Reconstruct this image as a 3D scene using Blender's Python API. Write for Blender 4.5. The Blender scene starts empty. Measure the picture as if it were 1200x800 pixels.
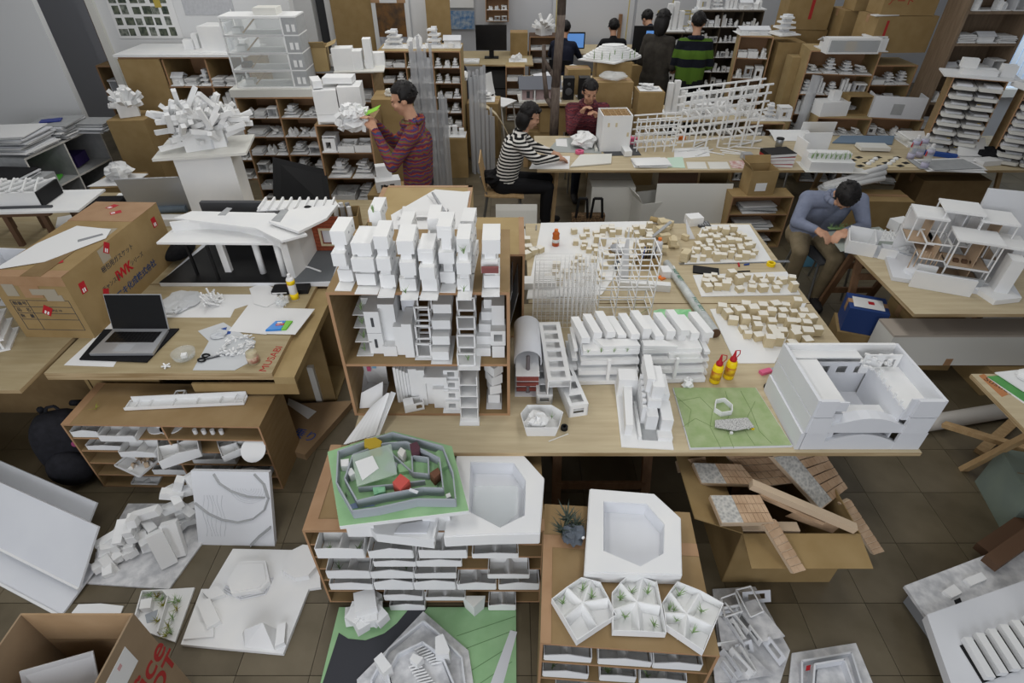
import bpy, math, random
from mathutils import Vector, Matrix, Euler
random.seed(7)
R = math.radians
SC = bpy.context.scene
COL = SC.collection
# ---------------------------------------------------------------- camera, world, lights, exposure
FPX, CAMH, PITCH = 660.0, 2.8, R(37.8)
SP, CP = math.sin(PITCH), math.cos(PITCH)
cd = bpy.data.cameras.new('camera'); cam = bpy.data.objects.new('camera', cd); COL.objects.link(cam)
cd.sensor_width = 36.0; cd.lens = FPX / 1200 * 36; cd.clip_start = 0.05
cam.location = (0, 0, CAMH); cam.rotation_euler = (R(90) - PITCH, 0, 0)
SC.camera = cam
vs = SC.view_settings
SC.display_settings.display_device = 'sRGB'
vs.view_transform = 'Standard'; vs.look = 'None'; vs.gamma = 1.0; vs.use_curve_mapping = False
vs.exposure = -0.1
wd = bpy.data.worlds.new('world'); SC.world = wd; wd.use_nodes = True
wd.node_tree.nodes['Background'].inputs[0].default_value = (0.92, 0.96, 1.0, 1)
wd.node_tree.nodes['Background'].inputs[1].default_value = 0.24
def area(name, x, y, z, sx, sy, e, col=(1, 0.98, 0.94), rot=(0, 0, 0)):
    l = bpy.data.lights.new(name, 'AREA'); l.shape = 'RECTANGLE'; l.size = sx; l.size_y = sy; l.energy = e; l.color = col
    o = bpy.data.objects.new(name, l); COL.objects.link(o); o.location = (x, y, z); o.rotation_euler = rot
    return o
# rows of assumed, unseen fluorescent ceiling lamps (the ceiling itself is above the picture)
for ix, x in enumerate((-3.6, -1.2, 1.2, 3.6)):
    for iy, y in enumerate((1.6, 3.9, 6.2, 8.8, 11.2)):
        e = (17 if ix in (1, 2) else 7) if iy < 3 else 17
        if ix == 3: e *= .6
        if ix == 0 and iy == 2: e = 22
        area('assumed_ceiling_lamp', x, y, 3.5, 0.5, 1.3, e)
# added frontal light for an assumed window behind the camera (none built), and daylight from the blind at the far side
area('assumed_window_daylight', -1.2, -2.4, 2.3, 5.0, 2.0, 135, (0.93, 0.95, 1.0), (R(80), 0, 0))
area('blind_daylight', 6.8, 7.4, 1.8, 1.4, 1.2, 14, (0.8, 0.9, 1.0), (0, R(70), 0))

# ---------------------------------------------------------------- helpers
def at(px, py, z):
    u = (px - 600) / FPX; v = (py - 400) / FPX; t = (CAMH - z) / (SP + v * CP)
    return (u * t, (CP - v * SP) * t)
def aty(px, py, Y):
    u = (px - 600) / FPX; v = (py - 400) / FPX; t = Y / (CP - v * SP)
    return (u * t, CAMH - t * (SP + v * CP))
def P3(px, py, z):
    x, y = at(px, py, z); return (x, y, z)
def PX(pts, z): return [at(a, b, z) for a, b in pts]
def edge(p0, p1, z):
    """ground frame of an edge seen between two pixels at height z: (x, y, z) of its middle, turn, length"""
    a = at(*p0, z); b = at(*p1, z)
    return ((a[0] + b[0]) / 2, (a[1] + b[1]) / 2, z), math.atan2(b[1] - a[1], b[0] - a[0]), math.hypot(b[0] - a[0], b[1] - a[1])

_M = {}
def hexc(h):
    h = h.lstrip('#'); c = [int(h[i:i + 2], 16) / 255 for i in (0, 2, 4)]
    return tuple(((x / 12.92) if x < 0.04045 else ((x + 0.055) / 1.055) ** 2.4) for x in c) + (1,)
def M(name, col=None, rough=0.7, kind='plain', c2=None, scale=8.0, bump=0.0, metal=0.0, trans=0.0, alpha=1.0, emit=0, stretch=(1, 1, 1), spec=0.3):
    if not isinstance(name, str): return name
    if name in _M: return _M[name]
    m = bpy.data.materials.new(name); m.use_nodes = True; _M[name] = m
    nt = m.node_tree; N = nt.nodes; L = nt.links; b = N['Principled BSDF']
    c = hexc(col) if isinstance(col, str) else col
    b.inputs['Base Color'].default_value = c; b.inputs['Roughness'].default_value = rough; b.inputs['Metallic'].default_value = metal
    b.inputs['Specular IOR Level'].default_value = spec
    if trans: b.inputs['Transmission Weight'].default_value = trans
    if alpha < 1: b.inputs['Alpha'].default_value = alpha
    if emit: b.inputs['Emission Color'].default_value = c; b.inputs['Emission Strength'].default_value = emit
    if kind != 'plain':
        tc = N.new('ShaderNodeTexCoord'); mp = N.new('ShaderNodeMapping'); mp.inputs['Scale'].default_value = stretch
        L.new(tc.outputs['Object'], mp.inputs[0])
        rp = N.new('ShaderNodeValToRGB'); rp.color_ramp.elements[0].color = c; rp.color_ramp.elements[1].color = hexc(c2) if c2 else c
        if kind == 'noise':
            t = N.new('ShaderNodeTexNoise'); t.inputs['Scale'].default_value = scale; t.inputs['Detail'].default_value = 6
            rp.color_ramp.elements[0].position = 0.35; rp.color_ramp.elements[1].position = 0.65; out = t.outputs[0]
        elif kind == 'wave':
            t = N.new('ShaderNodeTexWave'); t.inputs['Scale'].default_value = scale; t.inputs['Distortion'].default_value = 1.5; t.inputs['Detail'].default_value = 3; out = t.outputs[1]
        elif kind == 'vor':
            t = N.new('ShaderNodeTexVoronoi'); t.inputs['Scale'].default_value = scale; out = t.outputs[0]
        elif kind == 'bands':
            t = N.new('ShaderNodeTexWave'); t.inputs['Scale'].default_value = scale; t.inputs['Distortion'].default_value = 0; t.bands_direction = 'Z'
            rp.color_ramp.interpolation = 'CONSTANT'; rp.color_ramp.elements[1].position = 0.5; out = t.outputs[1]
        L.new(mp.outputs[0], t.inputs[0]); L.new(out, rp.inputs[0]); L.new(rp.outputs[0], b.inputs['Base Color'])
        if bump:
            bp = N.new('ShaderNodeBump'); bp.inputs['Strength'].default_value = bump; bp.inputs['Distance'].default_value = 0.01
            L.new(out, bp.inputs['Height']); L.new(bp.outputs[0], b.inputs['Normal'])
    return m
M('white', '#e9e9e8', 0.75, 'noise', '#e3e4e5', 5); M('foam', '#dcdee2', 0.7, 'noise', '#d6d8dd', 3); M('offwhite', '#d9d8d2', 0.8)
M('paper', '#e2e2e2', 0.85); M('greyboard', '#a9abac', 0.85, 'noise', '#a0a2a4', 20); M('grey', '#8b8d90', 0.7); M('darkgrey', '#4b4c4f', 0.7)
M('black', '#121214', 0.6); M('blackshine', '#0c0c0e', 0.25, spec=0.5); M('fabricblack', '#0d0d10', 0.95, 'noise', '#17171a', 40)
M('card', '#9d855c', 0.85, 'noise', '#937b52', 7, bump=0.05); M('cardin', '#87704e', 0.9, 'noise', '#7c6544', 8); M('cardlight', '#ab956b', 0.85, 'noise', '#a08a60', 6)
M('tape', '#a98766', 0.5, 'noise', '#a07d5c', 10); M('rack', '#98805c', 0.7, 'noise', '#8e7550', 6, stretch=(1, 1, 6)); M('rackedge', '#a98463', 0.6)
M('ply', '#c3b596', 0.6, 'noise', '#b6a688', 3, stretch=(1, 9, 3)); M('plyedge', '#bda783', 0.7, 'noise', '#957d58', 60, stretch=(.05, .05, 1))
M('desk', '#ab9c7c', 0.65, 'noise', '#9f8f6d', 4, stretch=(1, 7, 2)); M('timber', '#8d6d52', 0.6, 'noise', '#7c5e46', 5, stretch=(6, 6, 1)); M('timberlight', '#b79a72', 0.65, 'noise', '#a88a62', 6, stretch=(6, 6, 1))
M('block', '#d6c8a8', 0.7, 'noise', '#cabb98', 14, stretch=(1, 1, 5)); M('blocktop', '#e6e2d8', 0.8)
M('wallpaint', '#c9cbd0', 0.9); M('beech', '#8d7a66', 0.6, 'noise', '#7e6c59', 5, stretch=(6, 6, 1)); M('wallgrey', '#a3a4aa', 0.9); M('wallwhite', '#d8d9da', 0.9)
M('green', '#9bc193', 0.85, 'noise', '#8fb788', 9); M('greensite', '#a3b287', 0.9, 'noise', '#92a674', 16, bump=0.2); M('leaf', '#8aa672', 0.8); M('leafdark', '#3d4a3e', 0.8, 'noise', '#59625a', 25); M('moss', '#9aa23f', 0.9, 'noise', '#7d6a2c', 30)
M('brick', '#a3563a', 0.85, 'noise', '#8d4730', 12); M('metal', '#9a9da1', 0.35, metal=0.9); M('silver', '#b9bbbf', 0.4, metal=0.6)
M('clear', '#dfe6e6', 0.1, alpha=0.22); M('clearfilm', '#e6eaec', 0.3, alpha=0.38); M('haze', '#c3c5c9', 0.35, alpha=0.5)
M('skin', '#c59a80', 0.6, 'noise', '#b98c72', 10); M('hair', '#0e0c0c', 0.55, 'noise', '#1a1616', 30); M('red', '#b3202a', 0.5); M('redprint', '#a8322f', 0.8); M('pink', '#d8658a', 0.6); M('yellow', '#f0cf15', 0.4); M('orange', '#e0782c', 0.5); M('blue', '#2c4f9a', 0.6); M('lightblue', '#7fb6d6', 0.6); M('ink', '#3a3c44', 0.8); M('blueprint', '#33476e', 0.8); M('brown', '#5b4433', 0.7); M('trunk', '#6a5f57', 0.9, 'noise', '#554a44', 12, bump=0.5, stretch=(4, 4, 1))

class G:
    """collects boxes, prisms, rods and sheets into one mesh; w=1 means the points are world points"""
    def __init__(s, w=0): s.v = []; s.f = []; s.mi = []; s.m = 0; s.w = w
    def add(s, vs, fs):
        b = len(s.v); s.v += [tuple(q) for q in vs]; s.f += [tuple(i + b for i in f) for f in fs]; s.mi += [s.m] * len(fs); return s
    def mat(s, i): s.m = i; return s
    def box(s, x0, x1, y0, y1, z0, z1):
        return s.add([(x0, y0, z0), (x1, y0, z0), (x1, y1, z0), (x0, y1, z0), (x0, y0, z1), (x1, y0, z1), (x1, y1, z1), (x0, y1, z1)],
                     [(0, 3, 2, 1), (4, 5, 6, 7), (0, 1, 5, 4), (1, 2, 6, 5), (2, 3, 7, 6), (3, 0, 4, 7)])
    def ob(s, cx, cy, z0, sx, sy, sz, rz=0, rx=0, ry=0):
        k = len(s.v); s.box(-sx / 2, sx / 2, -sy / 2, sy / 2, 0, sz)
        return s._tr(k, Matrix.Translation((cx, cy, z0)) @ Euler((rx, ry, rz)).to_matrix().to_4x4())
    def _tr(s, k, m):
        s.v[k:] = [tuple(m @ Vector(q)) for q in s.v[k:]]; return s
    def pr(s, poly, z0, z1, shrink=None):
        a = sum(poly[i][0] * poly[(i + 1) % len(poly)][1] - poly[(i + 1) % len(poly)][0] * poly[i][1] for i in range(len(poly)))
        if a < 0: poly = poly[::-1]
        n = len(poly); top = poly
        if shrink is not None:
            cx = sum(p[0] for p in poly) / n; cy = sum(p[1] for p in poly) / n
            top = [(cx + (x - cx) * shrink, cy + (y - cy) * shrink) for x, y in poly]
        return s.add([(x, y, z0) for x, y in poly] + [(x, y, z1) for x, y in top],
                     [tuple(range(n))[::-1], tuple(range(n, 2 * n))] + [(i, (i + 1) % n, n + (i + 1) % n, n + i) for i in range(n)])
    def ring(s, outer, inner, z0, z1):
        """a flat band between two outlines of equal point count"""
        n = len(outer)
        vs = [(x, y, z0) for x, y in outer] + [(x, y, z1) for x, y in outer] + [(x, y, z0) for x, y in inner] + [(x, y, z1) for x, y in inner]
        fs = []
        for i in range(n):
            j = (i + 1) % n
            fs += [(i, j, n + j, n + i), (2 * n + j, 2 * n + i, 3 * n + i, 3 * n + j), (n + i, n + j, 3 * n + j, 3 * n + i), (j, i, 2 * n + i, 2 * n + j)]
        return s.add(vs, fs)
    def rod(s, p, q, r, r2=None, n=6):
        p = Vector(p); q = Vector(q); d = q - p
        if d.length < 1e-6: return s
        a = d.orthogonal().normalized(); b = d.normalized().cross(a); r2 = r if r2 is None else r2
        vs = []
        for c, rr in ((p, r), (q, r2)):
            for i in range(n):
                t = 2 * math.pi * (i + .5) / n; vs.append(c + (a * math.cos(t) + b * math.sin(t)) * rr)
        return s.add(vs, [(i, (i + 1) % n, n + (i + 1) % n, n + i) for i in range(n)] + [tuple(range(n))[::-1], tuple(range(n, 2 * n))])
    def tube(s, pts, r, n=6):
        for i in range(len(pts) - 1):
            r0, r1 = (r[i], r[i + 1]) if isinstance(r, (list, tuple)) else (r, r)
            s.rod(pts[i], pts[i + 1], r0, r1, n)
        return s
    def bar(s, p, q, w, h):
        """a square bar between two points, w wide and h high"""
        p = Vector(p); q = Vector(q); d = (q - p).normalized(); up = Vector((0, 0, 1)) if abs(d.z) < .9 else Vector((0, 1, 0))
        a = d.cross(up).normalized() * w / 2; b = a.cross(d).normalized() * h / 2
        return s.add([p - a - b, p + a - b, p + a + b, p - a + b, q - a - b, q + a - b, q + a + b, q - a + b],
                     [(0, 1, 2, 3), (7, 6, 5, 4), (0, 4, 5, 1), (1, 5, 6, 2), (2, 6, 7, 3), (3, 7, 4, 0)])
    def sheet(s, pts, th):
        pts = [Vector(p) for p in pts]; n = len(pts)
        nm = Vector((0, 0, 0))
        for i in range(n): nm += (pts[i]).cross(pts[(i + 1) % n])
        nm = nm.normalized() * th
        return s.add(pts + [p + nm for p in pts], [tuple(range(n))[::-1], tuple(range(n, 2 * n))] + [(i, (i + 1) % n, n + (i + 1) % n, n + i) for i in range(n)])
    def curl(s, path, x0, x1, th):
        """a sheet bent along a path of (y, z) points between x0 and x1"""
        n = len(path); vs = []
        for k, x in ((0, x0), (1, x1)):
            for i, (y, z) in enumerate(path):
                a = path[max(i - 1, 0)]; b = path[min(i + 1, n - 1)]; d = math.hypot(b[0] - a[0], b[1] - a[1]) or 1
                ny, nz = -(b[1] - a[1]) / d * th, (b[0] - a[0]) / d * th
                vs += [(x, y, z), (x, y + ny, z + nz)]
        fs = []
        for i in range(n - 1):
            a = 2 * i; b = 2 * n + a
            fs += [(a, a + 2, b + 2, b), (a + 1, b + 1, b + 3, a + 3), (a, a + 1, a + 3, a + 2), (b, b + 2, b + 3, b + 1)]
        fs += [(0, 2 * n, 2 * n + 1, 1), (2 * n - 2, 2 * n - 1, 4 * n - 1, 4 * n - 2)]
        return s.add(vs, fs)
    def lathe(s, prof, n=16, c=(0, 0, 0)):
        vs = []; k = len(prof)
        for r, z in prof:
            for i in range(n):
                t = 2 * math.pi * i / n; vs.append((c[0] + r * math.cos(t), c[1] + r * math.sin(t), c[2] + z))
        fs = [(j * n + i, j * n + (i + 1) % n, (j + 1) * n + (i + 1) % n, (j + 1) * n + i) for j in range(k - 1) for i in range(n)]
        fs += [tuple(range(n))[::-1], tuple(range((k - 1) * n, k * n))]
        return s.add(vs, fs)
    def ell(s, c, r, n=12, m=8):
        if not isinstance(r, (tuple, list)): r = (r, r, r)
        pr = [(math.sin(math.pi * max(j, .02) / m), -math.cos(math.pi * j / m)) for j in range(m + 1)]; pr[-1] = (math.sin(math.pi * .02 / m), 1)
        k = len(s.v); s.lathe(pr, n); s.v[k:] = [(c[0] + x * r[0], c[1] + y * r[1], c[2] + z * r[2]) for x, y, z in s.v[k:]]; return s
    def gable(s, cx, cy, z0, sx, sy, sz, hr, rz=0):
        k = len(s.v); a, b = sx / 2, sy / 2
        s.add([(-a, -b, 0), (a, -b, 0), (a, b, 0), (-a, b, 0), (-a, -b, sz), (a, -b, sz), (a, b, sz), (-a, b, sz), (0, -b, sz + hr), (0, b, sz + hr)],
              [(0, 3, 2, 1), (0, 1, 5, 8, 4), (2, 3, 7, 9, 6), (1, 2, 6, 5), (3, 0, 4, 7), (5, 6, 9, 8), (7, 4, 8, 9)])
        return s._tr(k, Matrix.Translation((cx, cy, z0)) @ Matrix.Rotation(rz, 4, 'Z'))
    def frame(s, x0, x1, y0, y1, z0, z1, t):
        """the twelve edges of a box as sticks"""
        for y in (y0, y1):
            for z in (z0, z1): s.bar((x0, y, z), (x1, y, z), t, t)
            for x in (x0, x1): s.bar((x, y, z0), (x, y, z1), t, t)
        for x in (x0, x1):
            for z in (z0, z1): s.bar((x, y0, z), (x, y1, z), t, t)
        return s
    def hole(s, x0, x1, z0, z1, hx0, hx1, hz0, hz1, y, th):
        """an upright wall (facing y) with one opening"""
        s.box(x0, hx0, y, y + th, z0, z1); s.box(hx1, x1, y, y + th, z0, z1); s.box(hx0, hx1, y, y + th, z0, hz0); return s.box(hx0, hx1, y, y + th, hz1, z1)
    def crumple(s, c, r, seed=0, n=10, m=7, amp=.35, squash=1):
        rnd = random.Random(seed); k = len(s.v); s.ell((0, 0, 0), 1, n, m)
        for i in range(k, len(s.v)):
            x, y, z = s.v[i]; f = 1 + rnd.uniform(-amp, amp); s.v[i] = (c[0] + x * f * r, c[1] + y * f * r, c[2] + z * f * r * squash)
        return s

def put(o, parent=None):
    COL.objects.link(o)
    if parent is not None: o.parent = parent
    return o
def thing(name, label, cat, loc=(0, 0, 0), rz=0, group=None):
    o = put(bpy.data.objects.new(name, None)); o.empty_display_size = .05; o.location = loc; o.rotation_euler = (0, 0, rz)
    o['label'] = label; o['category'] = cat
    if group: o['group'] = group
    return o
def mesh(name, g, mats, smooth=False):
    me = bpy.data.meshes.new(name); me.from_pydata(g.v, [], g.f)
    if not isinstance(mats, (list, tuple)): mats = [mats]
    for m in mats: me.materials.append(M(m) if isinstance(m, str) else m)
    if len(mats) > 1: me.polygons.foreach_set('material_index', g.mi)
    if smooth: me.polygons.foreach_set('use_smooth', [True] * len(me.polygons))
    me.validate(); return me
def part(parent, name, mats, g, smooth=False, label=None, kind=None):
    if g.w and parent is not None:
        x, y, z = parent.location
        if parent.parent is not None:
            q = parent.parent.location; x += q[0]; y += q[1]; z += q[2]
        g.v = [(a - x, b - y, c - z) for a, b, c in g.v]; g.w = 0
    o = put(bpy.data.objects.new(name, mesh(name, g, mats, smooth)), parent)
    if label: o['label'] = label
    if kind: o['kind'] = kind
    return o
def bx(parent, name, mats, *boxes):
    """one part for each box (cx, cy, z0, sx, sy, sz[, rz, rx, ry])"""
    return [part(parent, name, mats, G().ob(*b)) for b in boxes]
def single(name, label, cat, mats, g, loc=(0, 0, 0), rz=0, group=None, smooth=False):
    """a thing that is one piece"""
    if g.w: g.v = [(a - loc[0], b - loc[1], c - loc[2]) for a, b, c in g.v]; g.w = 0
    o = put(bpy.data.objects.new(name, mesh(name, g, mats, smooth))); o.location = loc; o.rotation_euler = (0, 0, rz)
    o['label'] = label; o['category'] = cat
    if group: o['group'] = group
    return o
def struct(name, mats, g, parent=None):
    o = put(bpy.data.objects.new(name, mesh(name, g, mats)), parent)
    if parent is None: o['kind'] = 'structure'
    return o
def dup(root, loc, rz=0, label=None, group=None, s=None):
    r = root.copy(); COL.objects.link(r); r.location = loc; r.rotation_euler = (0, 0, rz)
    if s: r.scale = s if isinstance(s, tuple) else (s, s, s)
    if label: r['label'] = label
    if group: r['group'] = group
    for ch in root.children:
        c = ch.copy(); COL.objects.link(c); c.parent = r
        for q in ch.children:
            d = q.copy(); COL.objects.link(d); d.parent = c
    return r
def sprig(parent, x, y, z, h, mat='leaf', n=9, seed=0, sp=.5):
    rnd = random.Random(seed + int(x * 999)); g = G()
    for i in range(n):
        a = rnd.uniform(0, 6.28); l = h * rnd.uniform(.5, 1); zz = rnd.uniform(0, .4) * h; r = sp * l
        dx, dy = math.cos(a), math.sin(a); w = h * .05
        p = (x, y, z + zz); q = (x + dx * r, y + dy * r, z + zz + l * .7)
        g.add([(p[0] - dy * w, p[1] + dx * w, p[2]), (p[0] + dy * w, p[1] - dx * w, p[2]), q, (p[0], p[1], p[2] + w)], [(0, 1, 2), (1, 3, 2), (3, 0, 2)])
    return part(parent, 'plant_sprig', mat, g)
def text(parent, name, body, size, mat, loc, rot, ext=0.0004, align='CENTER', bold=0, sx=1):
    c = bpy.data.curves.new(name, 'FONT'); c.body = body; c.size = size; c.extrude = ext; c.align_x = align; c.align_y = 'CENTER'; c.offset = bold
    tmp = bpy.data.objects.new('tmp', c); COL.objects.link(tmp); dg = bpy.context.evaluated_depsgraph_get()
    me = bpy.data.meshes.new_from_object(tmp.evaluated_get(dg)); bpy.data.objects.remove(tmp); me.materials.clear(); me.materials.append(M(mat))
    o = put(bpy.data.objects.new(name, me), parent); o.location = loc; o.rotation_euler = rot; o.scale = (sx, 1, 1)
    return o
# ---------------------------------------------------------------- the room
TS = 0.34
fl = struct('floor', M('floorbase', '#2b261c', 0.8), G().box(-10, 9, -1, 14.5, -.05, -0.004))
M('tile', '#6d6350', 0.42, 'noise', '#5b523f', 3.5, bump=0.08, spec=0.4); M('tile2', '#665c49', 0.42, 'noise', '#544b3a', 4.5, bump=0.08, spec=0.4)
tm = [mesh('tile', G().box(.0015, TS - .0015, .0015, TS - .0015, -.004, 0), q) for q in ('tile', 'tile2')]
X0, Y0 = 1.79 - 20 * TS, 1.445 - 8 * TS
rest = G(); seen = []
for i in range(-10, 42):
    for j in range(4, 46):
        x, y = X0 + i * TS, Y0 + j * TS
        px = []
        near = y < 3.2 and -2.9 < x < 3.1 and y > .35
        aisle = 3.9 < y < 8.0 and -.9 < x < .75
        if (near or aisle) and len(seen) < 300: seen.append((i, j))
        elif x > -10 and x < 8.6 and y < 14: rest.box(x + .0015, x + TS - .0015, y + .0015, y + TS - .0015, -.004, 0)
for i, j in seen:
    o = put(bpy.data.objects.new('tile', tm[(i * 7 + j * 3) % 5 < 2]), fl); o.location = (X0 + i * TS, Y0 + j * TS, 0)
part(fl, 'far_tiles', 'tile', rest, kind='stuff')
wb = struct('wall_back', 'wallpaint', G().box(-6.2, 9, 12.0, 12.2, 0, 3.6))
struct('wall_left', 'wallwhite', G().box(-10, -5.18, 7.05, 7.13, 0, 3.6))
struct('wall_recess', 'wallgrey', G().box(-10, -5.2, 9.3, 9.45, 0, 3.6))
struct('wall_right', 'wallpaint', G().box(8.0, 8.2, -1, 6.2, 0, 3.6).box(8.0, 8.2, 9, 12, 0, 3.6).box(8.0, 8.2, 6.2, 9, 0, .9))
# poster wall with sliding-door frame, column and door strips along the middle
struct('wall_poster', 'wallwhite', G().box(-4.95, -2.65, 7.75, 7.9, 0, 3.6)); struct('door_1', 'wallgrey', G().box(-5.7, -5.1, 8.52, 8.6, 0, 3.6)); struct('trim_1', 'offwhite', G().box(-5.04, -4.95, 7.7, 7.92, 0, 3.6)); struct('trim_2', 'brown', G().box(-5.06, -5.04, 7.72, 7.8, 0, 3.6))
struct('wall_column', 'wallwhite', G().box(-3.4, -2.83, 9.2, 9.5, 0, 3.6)); struct('gap_shade_panel', 'darkgrey', G().box(-2.83, -2.65, 9.4, 9.45, 0, 3.6)); struct('trim_3', 'wallwhite', G().box(-2.65, -2.55, 9.2, 9.4, 0, 3.6)); struct('trim_4', 'wallwhite', G().box(-1.45, -1.22, 9.3, 9.5, 0, 3.6))  # the dark grey panel stands in for the shade of an open gap
# back wall panels with taped outlines
M('tapeline', '#c9b76a', 0.8)
for i, (a, b) in enumerate([(.75, 2.25), (2.3, 3.75), (3.8, 5.2), (5.25, 6.7)]):
    p = struct('wall_panel', 'wallpaint', G().box(a, b, 11.95, 12.0, .1, 3.2), wb)
g = G()
for a, b, z0, z1 in ((.82, 2.15, .2, 1.62), (2.95, 3.5, 1.2, 1.9), (2.7, 3.3, 1.0, 1.25)):
    for z in (z0, z1): g.box(a, b, 11.945, 11.95, z - .008, z + .008)
    for x in (a, b): g.box(x - .008, x + .008, 11.945, 11.95, z0, z1)
part(wb, 'masking_tape_outline', 'tapeline', g)
struct('trim_5', 'timber', G().box(3.72, 3.8, 11.9, 12.0, 0, 3.2)); struct('trim_6', 'timber', G().box(1.98, 2.04, 11.88, 11.95, 0.2, 1.2))
# window with a pale blind beyond the bookcase
w1 = struct('window_1', M('blind', '#cfe0f2', 0.6, emit=0.8), G().box(5.6, 8.0, 7.9, 7.92, .9, 2.6))
for k in range(28): struct('blind_slat', M('blindslat', '#dfe8f2', 0.6), G().box(5.62 + k * .083, 5.69 + k * .083, 7.86, 7.88, .92, 2.6), w1)
struct('window_frame', 'offwhite', G().box(5.5, 5.6, 7.84, 7.96, .8, 2.7), w1); struct('window_sill', 'offwhite', G().box(5.5, 8, 7.8, 7.96, .8, .9), w1)
struct('wall_window', 'wallpaint', G().box(5.5, 8, 7.93, 8.05, 0, 3.6))
# ---------------------------------------------------------------- generic builders: tables, racks, boxes
TZ = 0.72
def table(label, x0, x1, y0, y1, z=TZ, mat='ply', group=None, boards=1):
    t = thing('work_table', label, 'table', ((x0 + x1) / 2, y0, 0), 0, group)
    hx = (x1 - x0) / 2
    g = G(); g.box(-hx, hx, 0, y1 - y0, z - .024, z); g.mi = [0, 0, 1, 1, 1, 1]
    part(t, 'tabletop', [mat, 'plyedge'], g)
    return t
def trestle(label, x0, x1, y0, y1, z, mat='timber', group='timber trestles under the tables'):
    """an A-frame trestle whose top beam runs along x"""
    t = thing('trestle', label, 'trestle', ((x0 + x1) / 2, (y0 + y1) / 2, 0), 0, group)
    w = (x1 - x0) / 2; d = (y1 - y0) / 2
    part(t, 'top_beam', mat, G().box(-w, w, -.03, .03, z - .07, z))
    for sx in (-1, 1):
        for sy in (-1, 1):
            part(t, 'leg', mat, G().bar((sx * (w - .03), sy * d, 0), (sx * (w - .03), sy * .035, z - .02), .05, .03))
    for sy in (-1, 1):
        for h in (.22, .5): part(t, 'rail', mat, G().bar((-w + .03, sy * (d + (.035 - d) * h / z), h), (w - .03, sy * (d + (.035 - d) * h / z), h), .02, .05))
    return t
def rack(label, loc, rz, W, D, H, rows, cols=1, mat='rack', th=.012, name='cardboard_rack', cat='rack', group=None, emat='rackedge', back=True, skip=()):
    """an open-fronted rack: front at y=0, depth towards +y; returns the thing and its bays (x0, x1, z0, z1)"""
    t = thing(name, label, cat, loc, rz, group); w = W / 2
    def pan(nm, x0, x1, y0, y1, z0, z1):
        g = G().box(x0, x1, y0, y1, z0, z1); g.mi = [0, 0, 1, 0, 0, 0]; return part(t, nm, [mat, emat], g)
    pan('side_panel', -w, -w + th, 0, D, 0, H); pan('side_panel', w - th, w, 0, D, 0, H)
    pan('top_panel', -w, w, 0, D, H, H + th); pan('bottom_panel', -w + th, w - th, 0, D, 0, th)
    if back: pan('back_panel', -w + th, w - th, D - .006, D, th, H)
    hs = rows if isinstance(rows, (list, tuple)) else [H * k / rows for k in range(1, rows)]
    for h in hs: pan('shelf', -w + th, w - th, .004, D - .006, h - th / 2, h + th / 2)
    xs = [-w + W * k / cols for k in range(1, cols)]
    lv = [0] + list(hs) + [H]
    for x in xs:
        for a, b in zip(lv, lv[1:]): pan('divider', x - th / 2, x + th / 2, .006, D - .006, a + th / 2, b - th / 2)
    bays = []
    xe = [-w + th] + xs + [w - th]
    for a, b in zip(lv, lv[1:]):
        for c, d in zip(xe, xe[1:]): bays.append((c + .004, d - .004, a + th * (1.02 if a == 0 else .52), b - th))
    return t, bays
def carton(label, loc, rz, W, D, H, flaps=None, mat='card', tape=True, group=None, name='cardboard_box', inside=False, open_top=False):
    """a cardboard carton; flaps = list of (side, angle) for an open one"""
    t = thing(name, label, 'box', loc, rz, group); w = W / 2; d = D / 2; th = .005
    if not open_top:
        g = G().box(-w, w, -d, d, 0, H); part(t, 'body', mat, g)
        part(t, 'top_seam', 'cardin', G().box(-w + .01, w - .01, -.002, .002, H, H + .0012))
        if tape: part(t, 'tape_strip', 'tape', G().box(-w - .001, w + .001, -.028, .028, H + .0012, H + .0025).box(-w - .0015, -w, -.028, .028, H - .08, H).box(w, w + .0015, -.028, .028, H - .08, H))
    else:
        for s in (-1, 1):
            part(t, 'side_wall', [mat, 'cardin'], G().box(s * w - th / 2, s * w + th / 2, -d, d, 0, H))
            part(t, 'side_wall', [mat, 'cardin'], G().box(-w, w, s * d - th / 2, s * d + th / 2, 0, H))
        part(t, 'bottom', 'cardin', G().box(-w, w, -d, d, 0, th))
        for side, ang, ln in flaps or ():
            a = R(ang); c, s_ = math.cos(a) * ln, math.sin(a) * ln
            if side in 'lr':
                q = -1 if side == 'l' else 1
                part(t, 'flap', mat, G().sheet([(q * w, -d, H), (q * w, d, H), (q * (w + c), d, H + s_), (q * (w + c), -d, H + s_)], .005))
            else:
                q = -1 if side == 'f' else 1
                part(t, 'flap', mat, G().sheet([(-w, q * d, H), (w, q * d, H), (w, q * (d + c), H + s_), (-w, q * (d + c), H + s_)], .005))
    return t
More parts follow.
